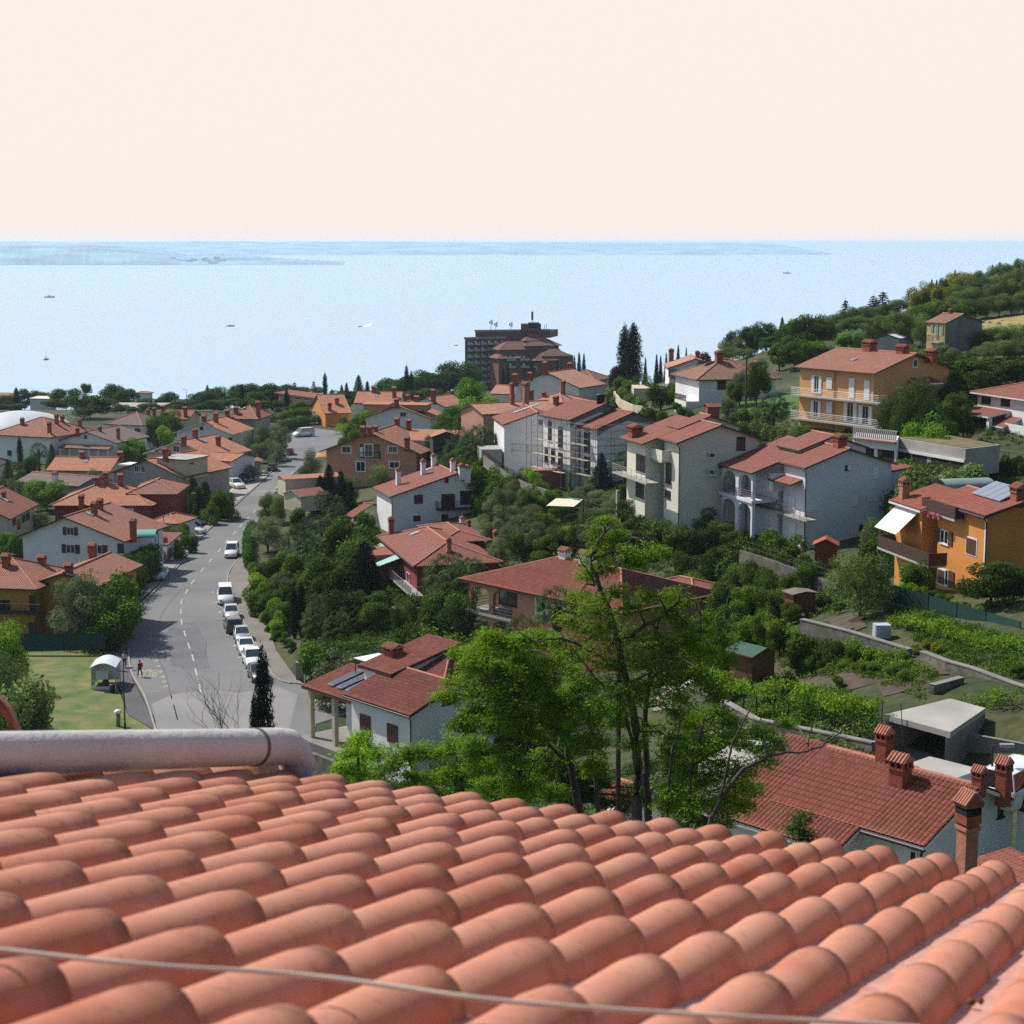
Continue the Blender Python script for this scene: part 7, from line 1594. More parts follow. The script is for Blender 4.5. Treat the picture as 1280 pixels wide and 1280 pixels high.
hrow = hd((282,750), (319,842)); 
car('van', 'white van at the head of the kerbside row, nearest the bend', 282, 752, hrow-3, WH)
car('hatch', 'white hatchback parked second in the kerbside row behind the white van', 289.5, 773, hrow, LGR)
car('suv', 'bronze grey car parked third in the kerbside row, its tail to the camera', 291.5, 788, hrow+181, BRN)
car('hatch', 'grey hatchback parked in the kerbside row between the bronze and the white low car', 303, 801, hrow, SIL)
car('sedan', 'low white car parked in the kerbside row before the white SUV', 308, 815, hrow, WH)
car('suv', 'white SUV parked in the kerbside row beside the tall dark cypress', 316.5, 832, hrow+2, WH)
car('hatch', 'dark grey car half hidden behind the tall cypress', 323, 849, hrow+4, DGR)
car('mpv', 'white people carrier driving uphill alone in the middle of the street', 290, 695, hd((300,670), (286,700)), WH, group='cars on the street')
car('sedan', 'silver and dark saloon parked on the pavement beside the clipped hedge', 201, 723, hd((215,705), (195,730)), SIL)
car('hatch', 'silver car half hidden behind the hedge and green canopy', 204, 701, hd((215,685), (200,705)), SIL)
car('sedan', 'dark saloon with bright bonnet parked where the driveway meets the street', 277, 646, hd((295,622), (276,646)), DGR)
car('suv', 'white SUV parked across the driveway beside the street', 296, 610, hd((282,606), (305,613)), WH)
car('sedan', 'dark estate car parked behind the white SUV in the driveway', 305, 602, hd((292,598), (312,604)), BLK)
car('sedan', 'steel blue car at the back of the driveway by the shrubs', 292, 597, hd((280,594), (300,598)), BLU)
car('hatch', 'dark grey hatchback parked on the far kerb with its tail to the camera', 341, 588, hd((335,596), (350,574)), DGR)
car('suv', 'pale silver SUV parked between the dark hatchback and the red car', 354, 576, hd((349,584), (362,566)), LGR)
car('hatch', 'red car parked furthest along the kerb before the junction', 362, 568, hd((357,576), (370,560)), RED)
car('van', 'white minibus with dark windows parked at the far junction', 379, 545.5, hd((390,545), (365,547)), WH, group=None, cat='minibus')
car('hatch', 'silver car nose behind the small garage roofs', 241, 656, hd((232,656), (246,657)), SIL)
car('hatch', 'white car nose just below the silver one behind the oleanders', 241, 667, hd((232,667), (246,668)), WH)
car('hatch', 'white car almost hidden by the two street olives', 362, 617, hd((370,612), (352,622)), WH)
car('sedan', 'white car parked under the trees by the dark red house', 471, 768, 10, WH, z=gz(at(471, 768, 178).x, 178)+.05)
p_ = at(1272, 985, 77)
car('van', 'white van seen behind the brick chimneys at the right edge', 1275, 1000, 48, WH, z=at(1275, 1000, 80).z, group=None, cat='van')

# ------------------------------------------------------------------ people
def figure(label, px, py, face, shirt, trousers, hair, pose=0, bag=None):
    p_ = onz(px, py, DRZ+.1 if px < 160 else DRZ); root = empty('person', p_, R(face)); tag(root, label, 'person'); k = pose
    def skin(name, V_, E_, Rr_, m, par):
        me = bpy.data.meshes.new(name); me.from_pydata(V_, E_, []); me.materials.append(m); o = bpy.data.objects.new(name, me); COL.objects.link(o); o.parent = par
        s = o.modifiers.new('Skin', 'SKIN'); s.use_smooth_shade = True
        for i, r_ in enumerate(Rr_): me.skin_vertices[0].data[i].radius = (r_, r_*.85); me.skin_vertices[0].data[i].use_root = (i == 0)
        u_ = o.modifiers.new('Sub', 'SUBSURF'); u_.levels = u_.render_levels = 1; return o
    st = .16*k
    V_ = [(0, 0, .95), (0, 0, 1.18), (0, 0, 1.40), (0, 0, 1.50), (0, .02, 1.62), (0, .01, 1.72), (-.10, 0, .90), (-.11, st*.8, .50), (-.11, st, .08), (-.11, st+.14, .04), (.10, 0, .90), (.11, -st*.6, .50), (.11, -st*1.2, .08), (.11, -st*1.2+.14, .04),
          (-.19, 0, 1.40), (-.24, -.03, 1.12), (-.22, .10+k*.05, .88), (-.22, .14+k*.05, .80), (.19, 0, 1.40), (.24, .02, 1.12), (.22, .08, .90), (.22, .11, .82)]
    E_ = [(0,1),(1,2),(2,3),(3,4),(4,5),(0,6),(6,7),(7,8),(8,9),(0,10),(10,11),(11,12),(12,13),(2,14),(14,15),(15,16),(16,17),(2,18),(18,19),(19,20),(20,21)]
    Rr_ = [.13,.12,.13,.055,.10,.085,.09,.065,.042,.035,.09,.065,.042,.035,.055,.045,.034,.028,.055,.045,.034,.028]
    SK = mat('skin', (.45, .24, .16), .6, 0); body = skin('body', V_, E_, Rr_, SK, root)
    skin('shirt', [V_[1], V_[0], V_[2], V_[14], V_[15], V_[18], V_[19]], [(0,1),(0,2),(2,3),(3,4),(2,5),(5,6)], [.15,.15,.155,.075,.06,.075,.06], shirt, root)
    skin('trousers', [V_[0], V_[6], V_[7], V_[8], V_[10], V_[11], V_[12]], [(0,1),(1,2),(2,3),(0,4),(4,5),(5,6)], [.145,.105,.08,.06,.105,.08,.06], trousers, root)
    mb = MB(); mb.lathe((0, -.015, 1.60), [(.001, .14), (.06, .13), (.10, .08), (.112, .01), (.10, -.03)], 10); mb.build('hair', [hair], None); o = bpy.data.objects['hair' if 'hair' in bpy.data.objects else 'hair']; 
    o = [x for x in bpy.data.objects if x.name.startswith('hair') and x.parent is None][0]; o.parent = root
    mb = MB()
    for s in (-1, 1): mb.box((s*.035, .10, 1.645), (.02, .02, .012), 0)
    mb.box((0, .115, 1.62), (.02, .03, .03), 1); mb.box((0, .103, 1.585), (.05, .012, .01), 2); o = mb.build('face', [DARKFILL, SK, mat('lips', (.3, .08, .07), .6, 0)]); o.parent = root
    if bag: mb = MB(); mb.box((0, -.20, 1.22), (.30, .16, .42)); o = mb.build('backpack', [bag]); o.parent = root; tag(o, 'red backpack on the back')
DK = mat('dark_cloth', (.012, .013, .02), .9, 0); RDC = mat('red_cloth', (.42, .02, .03), .9, 0); GRC = mat('pale_grey_cloth', (.45, .46, .50), .9, 0); HRD = mat('dark_hair', (.02, .014, .01), .7, 0)
figure('person in red trousers and a dark top waiting beside the bus shelter', 147, 838, 200, DK, RDC, HRD)
figure('person in a pale grey top and dark trousers standing on the bus stop pavement', 156, 835, 170, GRC, DK, HRD)
figure('person in dark clothes with a red backpack walking in the road by the bus lettering', 175, 846, 60, DK, DK, HRD, 1, RDC)

# ------------------------------------------------------------------ street furniture
p_ = onz(130, 862, DRZ+.06); root = empty('bus_shelter', p_, R(4)); tag(root, 'white bus shelter with a curved translucent roof and glass sides', 'bus shelter')
def addp(name, mb, m, par): o = mb.build(name, m); o.parent = par; return o
mb = MB(); rows = [[(x, y0, 2.25+.45*math.sin(math.pi*(x+1.25)/2.5)) for x in [-1.25+.25*i for i in range(11)]] for y0 in (-.3, 3.3)]; mb.grid(rows); mb.grid([[(a, b_, c-.06) for a, b_, c in r_] for r_ in rows])
for r_ in rows:
    for i in range(10): mb.poly([r_[i], r_[i+1], (r_[i+1][0], r_[i+1][1], r_[i+1][2]-.06), (r_[i][0], r_[i][1], r_[i][2]-.06)])
addp('roof', mb, [mat('milky_roof_sheet', (.72, .78, .80), .35, .03)], root)
for x in (-1.15, 1.15):
    for y in (0, 1.5, 3.0): mb = MB(); mb.tube([(x, y, 0), (x, y, 2.28)], .045, 6); addp('post', mb, [STEEL], root)
GPAN = mat('pale_glass_panel', (.72, .76, .74), .25, .05, 1, spec=.8)
mb = MB(); mb.box((-1.15, 1.5, 1.2), (.03, 2.9, 1.9)); mb.box((0, 3.0, 1.2), (2.2, .03, 1.9)); addp('glass_panel', mb, [GPAN], root)
mb = MB(); mb.box((-.15, .02, 1.45), (1.2, .05, .85)); addp('timetable_board', mb, [mat('timetable_paper', (.55, .58, .55), .6, .15, 6)], root)
mb = MB(); mb.box((-.1, 1.5, .48), (.5, 2.4, .06)); mb.box((-.1, .6, .24), (.4, .08, .48)); mb.box((-.1, 2.4, .24), (.4, .08, .48)); addp('bench', mb, [WOODM], root)
mb = MB(); mb.box((0, 0, .15), (2.3, .06, .3)); addp('kick_board', mb, [GPAN], root)
p_ = onz(140.5, 866, DRZ+.06); mb = MB(); mb.lathe(p_, [(.02, 0), (.24, 0), (.27, .75), (.29, .78), (.22, .86), (.01, .88)], 12); tag(mb.build('litter_bin', [BLK], None, p_), 'black litter bin at the front corner of the bus shelter', 'bin')
def lamp(label, px, py, pytop, Y=None, z=DRZ, arm=1, single='street_lamp'):
    p_ = onz(px, py, z) if Y is None else at(px, py, Y); h = at(px, pytop, p_.y).z-p_.z; root = empty(single, p_); tag(root, label, 'street lamp', 'street lamps'); mb = MB(); mb.tube([(p_.x, p_.y, p_.z), (p_.x, p_.y, p_.z+h)], [.075, .05], 8); mb.tube([(p_.x, p_.y, p_.z), (p_.x, p_.y, p_.z+.6)], .11, 8); mb.tube([(p_.x, p_.y, p_.z+h), (p_.x+.5*arm, p_.y-.1, p_.z+h+.05)], .04, 6); mb.build('pole', [DARKM], root)
    mb = MB(); mb.box((p_.x+.62*arm, p_.y-.1, p_.z+h+.05), (.65, .28, .12)); mb.box((p_.x+.62*arm, p_.y-.1, p_.z+h-.02), (.5, .2, .04), 1); mb.build('lamp_head', [STEEL, LAMP], root)
lamp('street lamp between the waiting people and the camera, on the bus stop lawn edge', 156.5, 912, 834, z=DRZ+.06)
lamp('street lamp rising from the lowest hedge block', 125, 798, 756)
lamp('street lamp in front of the tallest hedge block', 150, 728, 693)
lamp('street lamp before the dark conifer by the driveway', 237.5, 650, 617)
lamp('street lamp beside the cars in the driveway', 279, 606, 582)
lamp('slim lamp mast before the small garage roofs', 205.5, 680, 645)
lamp('lamp on the wall above the balustraded terrace', 1103, 560, 551, Y=207, arm=1)
lamp('tall lamp between the two brick chimneys of the nearest house', 1239, 985, 932, Y=79, arm=1)
lamp('curved lamp among the far left pines', 233, 500, 487, Y=560, arm=-1)
p_ = onz(148, 908, DRZ+.06); root = empty('bollard_lamp', p_); tag(root, 'squat grey bollard with a white dome cap on the lawn', 'bollard'); mb = MB(); mb.lathe(p_, [(.01, 0), (.2, 0), (.2, 1.25), (.01, 1.25)], 12); mb.build('post', [BAREC], root); mb = MB(); mb.lathe(p_, [(.34, 1.25), (.36, 1.35), (.26, 1.52), (.01, 1.58)], 12); mb.build('cap', [PLASTIC], root)
p_ = onz(48, 912, DRZ+.06); root = empty('notice_board', p_); tag(root, 'small white notice board on two posts standing on the lawn', 'sign'); mb = MB(); 
for s in (-.22, .22): mb.box((p_.x+s, p_.y, p_.z+.85), (.06, .06, 1.7))
mb.build('post', [STEEL], root); mb = MB(); mb.box((p_.x, p_.y-.05, p_.z+1.5), (.62, .04, .85), 0); 
for i in range(6): mb.box((p_.x-.03*(i % 2), p_.y-.075, p_.z+1.2+.11*i), (.42-.06*(i % 3), .006, .022), 1)
mb.build('panel', [PLASTIC, DGR], root)
p_ = onz(129, 808, DRZ); mb = MB(); mb.box(p_+Vector((0, 0, 1.0)), (.62, .62, 2.2), 0); mb.box(p_+Vector((0, 0, 2.14)), (.74, .74, .1), 0); tag(mb.build('gate_pillar', [BAREC], None, p_), 'square concrete gate pillar at the end of the green net fence', 'pillar')
p_ = onz(376, 850, DRZ); mb = MB(); mb.box(p_+Vector((0, 0, .9)), (.9, .7, 1.9), 0); tag(mb.build('gate_pillar', [BAREC], None, p_), 'rendered gate pillar at the lower end of the pavement wall', 'pillar')
p_ = onz(381, 853, DRZ); mb = MB(); mb.lathe(p_, [(.06, 0), (.06, 2.2), (.2, 2.25), (.24, 2.4), (.15, 2.6), (.01, 2.65)], 10); tag(mb.build('globe_lamp', [PLASTIC], None, p_), 'white globe lamp beside the lower gate pillar', 'lamp')
p_ = onz(322, 594, DRZ); root = empty('gatepost', p_); tag(root, 'brick-capped gatepost with a small tiled hood by the street', 'gatepost'); mb = MB(); mb.box(p_+Vector((0, 0, 1.4)), (1.0, 1.0, 2.8)); mb.build('pillar', [BAREC], root); mb = MB(); q_ = p_+Vector((0, 0, 2.8))
c = [q_+Vector((sx*1.0, sy*1.0, 0)) for sx, sy in ((-1, -1), (1, -1), (1, 1), (-1, 1))]
for i in range(4): mb.poly([c[i], c[(i+1) % 4], q_+Vector((0, 0, .7))])
mb.poly(c[::-1]); mb.build('hood', [TILECAP], root)
p_ = gat(932, 262); root = empty('utility_pole', p_); tag(root, 'tall dark wooden utility pole before the white bungalow', 'pole'); h = at(931, 445, 262).z-p_.z; mb = MB(); mb.tube([p_-Vector((0, 0, .5)), p_+Vector((0, 0, h))], [.17, .12], 8); mb.build('pole', [WOODD], root); mb = MB(); mb.box(p_+Vector((0, 0, h-.3)), (.5, .12, .12)); mb.build('crossarm', [DARKM], root)
# parasol at the street bend
p_ = onz(401, 583, DRZ); root = empty('parasol', p_); tag(root, 'orange parasol on a terrace at the street bend', 'parasol'); mb = MB(); mb.lathe(p_, [(1.7, 2.1), (.9, 2.45), (.02, 2.7)], 10); mb.build('canopy', [mat('orange_canvas', (.65, .25, .05), .8, 0)], root); mb = MB(); mb.tube([p_, p_+Vector((0, 0, 2.6))], .03, 6); mb.build('pole', [STEEL], root)
# bare twiggy shrub in front of the street
p_ = at(292, 925, 120); root = empty('bare_shrub', p_); tag(root, 'leafless twiggy shrub in front of the street beside the cypress', 'shrub'); mb = MB(); r_ = random.Random(4)
def twig(p0, d_, L_, rad, dep):
    pts = [p0]; 
    for i in range(4): d_ = (d_+Vector((r_.uniform(-.22, .22), r_.uniform(-.2, .2), r_.uniform(-.05, .12)))).normalized(); pts.append(pts[-1]+d_*L_/4)
    mb.tube(pts, [rad*(1-.18*i) for i in range(5)], 4, cap=False)
    if dep:
        for i in (1, 2, 3, 4): twig(pts[i], (d_+Vector((r_.uniform(-.8, .8), r_.uniform(-.5, .5), r_.uniform(-.1, .5)))).normalized(), L_*.55, rad*.55, dep-1)
for i in range(9): twig(p_+Vector((r_.uniform(-1, 1), 0, -.5)), Vector((r_.uniform(-.95, .5), r_.uniform(-.3, .3), .9)).normalized(), r_.uniform(3.0, 4.4), .028, 2)
mb.build('twigs', [BARK], root)
T('cypress', 'cyp', 327, 806, 124, 34, 'tall dark cypress standing just behind the grey metal pipe')
T('cypress', 'cyp', 317, 868, 123, 18, 'shorter cypress at the foot of the tall one behind the pipe')

# ------------------------------------------------------------------ boats
def boat(label, px, py, L_, hd_, kind, m, hull=None):
    r0 = ray(px, py); p_ = CAM+r0*((0-CZ)/r0.z); root = empty('boat', p_, R(hd_)); tag(root, label, 'boat', 'boats on the bay'); l = L_/2; w = L_*.14; mb = MB(); rows = []
    for x, q, zt in ((-1, .8, .10), (-.5, 1, .10), (.1, 1, .11), (.6, .7, .13), (1, .05, .17)): rows.append([(x*l, -w*q, zt*L_), (x*l, -w*q*.7, -.02*L_), (x*l, w*q*.7, -.02*L_), (x*l, w*q, zt*L_)])
    mb.grid(rows, 0, close=True); mb.poly(rows[0]); addp('hull', mb, [m], root); mb = MB()
    mb.obox((-.45*l, -w*.7, .1*L_), (.8*l, 0, 0), (0, 1.4*w, 0), (0, 0, .09*L_)); addp('cabin', mb, [PLASTIC if kind != 'sail' else m], root)
    if kind == 'yacht': mb = MB(); mb.obox((-.3*l, -w*.5, .19*L_), (.4*l, 0, 0), (0, w, 0), (0, 0, .06*L_)); addp('flybridge', mb, [PLASTIC], root)
    if kind == 'sail': mb = MB(); mb.tube([(0, 0, .1*L_), (0, 0, 1.2*L_)], .012*L_, 5); mb.tube([(0, 0, .28*L_), (-.8*l, 0, .28*L_)], .03*L_, 5); addp('mast', mb, [m], root)
    return root
boat('grey motor cruiser at the left, highest of the boats on the left side', 62, 372, 17, 5, 'yacht', BLU)
boat('small fishing boat with a canopy in the middle of the left bay', 288, 408, 9, 0, 'yacht', BRN)
boat('dark sailing boat with a bare mast nearest the left shore', 58, 450, 7, 75, 'sail', DGR)
boat('small dark speedboat drawing a foaming wake', 450.5, 408.5, 5, 195, 'motor', DGR)
boat('pale motor yacht far out on the right', 984, 342, 24, 175, 'yacht', BLU)
boat('tiny boat close to the hotel', 570, 432, 4, 20, 'motor', DGR)
mb = MB(); q = [onz(451, 408.6, .05), onz(466, 403, .05), onz(464, 406.5, .05), onz(455, 408.8, .05)]; mb.poly(q); tag(mb.build('wake', mat('foam', (.85, .85, .85), .9, .1)), 'white foaming wake behind the speedboat', 'wake', kind='stuff')
# moored buoys line
mb = MB(); 
for x in range(276, 302, 4): q_ = onz(x, 346.5+(x % 3)*.2, .2); mb.box(q_, (3.2, 2.5, 1.0))
tag(mb.build('mussel_floats', PLASTIC), 'line of pale floats far out on the bay', 'floats', kind='stuff')
# ------------------------------------------------------------------ our own tiled roof in the foreground
P0 = at(420, 971, 7.55533); DR = 2.3482; ru = Vector((.924124, -.382093, 0)).normalized(); rn = Vector((.382093, .924124, 0)).normalized(); SL = .275; PI_ = .22; ROW = .475
P0 = Vector((-.78238, 7.55533, CZ-DR)); dn = Vector((rn.x, rn.y, -SL)).normalized(); nr = ru.cross(dn); nr = nr if nr.z > 0 else -nr; CS = math.sqrt(1+SL*SL)
def rp(k, t, h): return P0+ru*(k*PI_)-dn*(t*CS)+nr*(h-.085)     # k columns from the first bump, t metres up from the eave
def tilematF():
    m = bpy.data.materials.new('terracotta_barrel_tile'); m.use_nodes = True; t = m.node_tree; n = t.nodes; l = t.links.new; b = n['Principled BSDF']; b.inputs['Roughness'].default_value = .92; b.inputs['Specular IOR Level'].default_value = .12
    g = n.new('ShaderNodeNewGeometry')
    def nz(s, d, lo, hi, a, c):
        z = n.new('ShaderNodeTexNoise'); z.inputs['Scale'].default_value = s; z.inputs['Detail'].default_value = d; z.inputs['Roughness'].default_value = .65; l(g.outputs['Position'], z.inputs['Vector']); r = n.new('ShaderNodeMapRange'); r.inputs[1].default_value = lo; r.inputs[2].default_value = hi; r.inputs[3].default_value = a; r.inputs[4].default_value = c; l(z.outputs['Fac'], r.inputs[0]); return r.outputs[0], z.outputs['Fac']
    rp_ = n.new('ShaderNodeMix'); rp_.data_type = 'RGBA'; l(g.outputs['Random Per Island'], rp_.inputs['Factor']); rp_.inputs['A'].default_value = (.45, .16, .095, 1); rp_.inputs['B'].default_value = (.55, .235, .15, 1)
    a, _ = nz(3.5, 6, .35, .7, 0, .55); x = n.new('ShaderNodeMix'); x.data_type = 'RGBA'; l(a, x.inputs['Factor']); l(rp_.outputs['Result'], x.inputs['A']); x.inputs['B'].default_value = (.64, .36, .25, 1)
    c, _ = nz(28, 8, .56, .70, 0, .55); y = n.new('ShaderNodeMix'); y.data_type = 'RGBA'; l(c, y.inputs['Factor']); l(x.outputs['Result'], y.inputs['A']); y.inputs['B'].default_value = (.22, .085, .06, 1)
    # patchy darkening towards the lower end of each tile, kept in a vertex value along its length
    at_ = n.new('ShaderNodeAttribute'); at_.attribute_name = 'UVMap'; s = n.new('ShaderNodeSeparateXYZ'); uv = n.new('ShaderNodeUVMap'); l(uv.outputs[0], s.inputs[0])
    e, _ = nz(9, 5, .40, .62, 0, .75); q = n.new('ShaderNodeMapRange'); q.inputs[1].default_value = .80; q.inputs[2].default_value = 1.0; l(s.outputs['Y'], q.inputs[0]); w = n.new('ShaderNodeMath'); w.operation = 'MULTIPLY'; l(q.outputs[0], w.inputs[0]); l(e, w.inputs[1])
    z2 = n.new('ShaderNodeMix'); z2.data_type = 'RGBA'; l(w.outputs[0], z2.inputs['Factor']); l(y.outputs['Result'], z2.inputs['A']); z2.inputs['B'].default_value = (.16, .06, .045, 1); l(z2.outputs['Result'], b.inputs['Base Color'])
    _, f = nz(160, 6, 0, 1, 0, 1); bb = n.new('ShaderNodeBump'); bb.inputs['Strength'].default_value = .25; bb.inputs['Distance'].default_value = .004; l(f, bb.inputs['Height']); l(bb.outputs[0], b.inputs['Normal']); return m
TF = tilematF(); PANM = mat('tile_pan_dusty_clay', (.50, .22, .16), .9, .25, 14, col2=(.60, .36, .29), detail=8)
mb = MB(); r = random.Random(11)
TT = [0, .40, .82, 1.16, 1.70, 2.20, 2.72]+[2.72+.475*i for i in range(1, 18)]
def barrel(k, t0, dk=0, dt=0, lift=0, tilt=0, mb=mb, hgt=.069, wd=.152):
    """one cover tile: its lower rounded end at t0, narrower under the tile above"""
    rows, uvs = [], []; L_ = ROW+.10; ns = 7
    for i in range(ns+1):
        f = i/ns; t = t0+L_*f+dt; sc = 1-.23*f; w = wd/2*sc; hh = (hgt*sc)+.032*(1-f)+lift+tilt*(1-f); row, uv = [], []
        if i == 0:   # rounded lip
            pass
        for j in range(13):
            a = math.pi*j/12; x = -math.cos(a)*w; z = math.sin(a)**.85*hh*(1 if i else .93)
            row.append(rp(k+dk+x/PI_, t, z)); uv.append((j/12, 1-f))
        rows.append(row); uvs.append(uv)
    lip = [rp(k+dk+(-math.cos(math.pi*j/12)*wd/2*.90)/PI_, t0+dt+.006, math.sin(math.pi*j/12)**.85*(hgt+.032+lift+tilt)*.80) for j in range(13)]
    back = [rp(k+dk+(-math.cos(math.pi*j/12)*wd/2*.88)/PI_, t0+dt+.10, math.sin(math.pi*j/12)**.85*(hgt+lift+tilt)*.78) for j in range(13)]
    mb.grid([back, lip]+rows, 0, smooth=True, uv=[[(0, 1)]*13, [(0, 1)]*13]+uvs)
KT = range(-18, 30)
for k in KT:
    kj = r.uniform(-.03, .03)
    for q in range(-1, 23):
        t0 = TT[max(q, 0)]+r.uniform(-.012, .012)
        c_ = rp(k, t0, 0)
        if c_.y < -.6: continue
        if q == -1: continue
        barrel(k, t0, kj+r.uniform(-.015, .015), 0, r.uniform(0, .004))
for k in KT:     # pans between the barrels
    rows = []
    for q in range(0, 22):
        for f in (0, .97):
            t = TT[q]+(TT[q+1]-TT[q])*f; rows.append([rp(k+.5+x, t, .004+.016*(1-f)+abs(x)*abs(x)*.10) for x in (-.30, -.2, -.1, 0, .1, .2, .30)])
    mb.grid(rows, 1, smooth=False)
pl_ = [rp(-19, -.06, -.03), rp(30, -.06, -.03), rp(30, 9.2, -.03), rp(-19, 9.2, -.03)]; mb.poly(pl_, 1); mb.poly([x-Vector((0, 0, .12)) for x in pl_][::-1], 1)
for i in range(4): mb.poly([pl_[i]-Vector((0, 0, .12)), pl_[(i+1) % 4]-Vector((0, 0, .12)), pl_[(i+1) % 4], pl_[i]], 1)
tag(mb.build('tiled_roof', [TF, PANM], None, rp(5, 3, 0)), 'sunlit terracotta barrel tile roof filling the foreground', 'roof')
# house below the roof so that it stands on something
mb = MB(); c = [rp(-18, .5, -.2), rp(29, .5, -.2), rp(29, 9, -.2), rp(-18, 9, -.2)]; 
for i in range(4): a_, b_ = c[i], c[(i+1) % 4]; mb.poly([Vector((a_.x, a_.y, CZ-16)), Vector((b_.x, b_.y, CZ-16)), b_, a_])
tag(mb.build('house_wall', [WHITE], None, c[0]), 'white wall of the house under the foreground roof, hidden from the photo', 'house')
# loose raised tiles with mortar edges, under the pipe
MORT = mat('grey_mortar', (.22, .19, .17), .95, .3, 20, bump=.5, bscale=40)
for i, (px, py, s) in enumerate([(36,985,1.0), (140,972,1.25), (228,972,.9), (300,968,.9), (352,964,.8)]):
    m2 = MB(); r0 = ray(px, py); pp = P0-nr*.075; kk = (pp-CAM).dot(nr)/r0.dot(nr); h = CAM+r0*kk; t = (P0-h).dot(dn)/CS*1.0; k = (h-P0).dot(ru)/PI_
    barrel(k-.3, t/1.0-.10, 0, 0, .045*s, .03*s, m2, .075, .17)
    rows = [[rp(k-.3+x/PI_, t-.10+.5*f, z) for x, z in ((-.088, 0), (-.088, .05*s+.02), (-.070, .075*s+.03), (-.062, .07*s+.02), (-.075, 0))] for f in (0, .5, 1)]; m2.grid(rows, 1, smooth=False)
    tag(m2.build('loose_tile', [TF, MORT], None, h), ['leftmost of the raised tiles with grey mortar edges under the metal pipe', 'largest raised tile with a grey mortar edge under the metal pipe', 'middle raised tile with a grey mortar edge under the metal pipe', 'raised mortared tile second nearest the pipe elbow', 'raised mortared tile right beside the pipe elbow'][i], 'roof tile', 'raised mortared roof tiles')
# metal pipe with elbow
ZP = mat('weathered_zinc_pipe', (.56, .55, .53), .65, .18, 4, metal=0, col2=(.47, .455, .44), bump=.2, bscale=30, detail=8)
pr = at(366, 932.5, 7.62); plft = at(-30, 943, 5.95); d_ = (pr-plft).normalized(); root = empty('metal_pipe', pr); tag(root, 'thick grey metal pipe with an elbow lying across the tiles', 'pipe')
mb = MB(); far = plft-d_*3; mb.tube([far, plft, plft.lerp(pr, .5), pr-d_*.28], .0805, 28); mb.build('pipe', [ZP], root)
mb = MB(); q = [pr-d_*.30, pr-d_*.1]; el = [pr-d_*.30, pr-d_*.12, pr-d_*.05+Vector((0, 0, -.004)), pr+d_*.005+Vector((0, 0, -.03)), pr+d_*.03+Vector((0, 0, -.08)), pr+d_*.035+Vector((0, 0, -.25))]
mb.tube(el, [.0825, .0825, .082, .082, .082, .082], 28); mb.build('elbow', [ZP], root)
mb = MB(); mb.tube([pr-d_*.305, pr-d_*.285], .0845, 28); mb.tube([pr-d_*.02+Vector((0, 0, .06)), pr+d_*.04+Vector((0, 0, .0))], .012, 6); mb.build('joint_ring', [mat('pipe_seam', (.10, .09, .09), .6, .2, 20)], root)
# pale cable lying over the tile crests
mb = MB(); pts = []
CP = [(-40,1184),(0,1187),(80,1196),(160,1204),(240,1210),(320,1214),(400,1221),(470,1230),(540,1240),(600,1248),(660,1254),(740,1260),(850,1267),(960,1273),(1060,1278),(1150,1284)]
for x, y in smooth(CP, 4):
    r0 = ray(x, y); pp = P0+nr*.030; kk = (pp-CAM).dot(nr)/r0.dot(nr); pts.append(CAM+r0*kk)
mb.tube(pts, .0040, 8); tag(mb.build('cable', [mat('pale_cable_sheath', (.55, .47, .38), .6, .15, 12)], None, pts[5]), 'thin pale cable sagging across the foreground tiles', 'cable')
# small pieces of debris in the pans
mb = MB(); 
for x, y, s in [(1101,1147,.012), (1214,1255,.010), (1226,1254,.007), (1080,1130,.006)]:
    r0 = ray(x, y); pp = P0-nr*.055; kk = (pp-CAM).dot(nr)/r0.dot(nr); h = CAM+r0*kk; mb.lathe(h, [(.001, -.003), (s*.8, 0), (s, .006), (s*.5, .012), (.001, .013)], 7)
tag(mb.build('debris', mat('dead_leaf_brown', (.14, .05, .02), .9, .3, 60)), 'few crumbs of dead leaf lying between the tiles', 'debris', kind='stuff')
# curved terracotta tile edge at the far left beyond the pipe
mb = MB(); q = [at(x, y, 7.2) for x, y in [(-26,868),(-12,872),(-2,878),(8,888),(15,900),(20,915),(22,930)]]; 
rows = []
for i, p_ in enumerate(q):
    d2 = (q[min(i+1, len(q)-1)]-q[max(i-1, 0)]).normalized(); n2 = Vector((0, 1, 0)).cross(d2).normalized(); w = .010+.004*math.sin(i); rows.append([p_-n2*w+Vector((0, -.03, 0)), p_+n2*w+Vector((0, -.03, 0)), p_+n2*w+Vector((0, .05, 0)), p_-n2*w+Vector((0, .05, 0))])
mb.grid(rows, 0, close=True); tag(mb.build('curved_flashing', [mat('brown_red_metal', (.22, .055, .03), .5, .2, 8)], None, q[3]), 'curved brown-red metal edge rising behind the pipe at the far left', 'flashing')
mb = MB(); p_ = at(8, 921, 7.1); mb.lathe(p_, [(.001, .02), (.05, .012), (.07, -.01), (.075, -.12)], 12); tag(mb.build('round_tile', [TF], None, p_), 'rounded tile crown peeping over the pipe at the far left', 'roof tile')

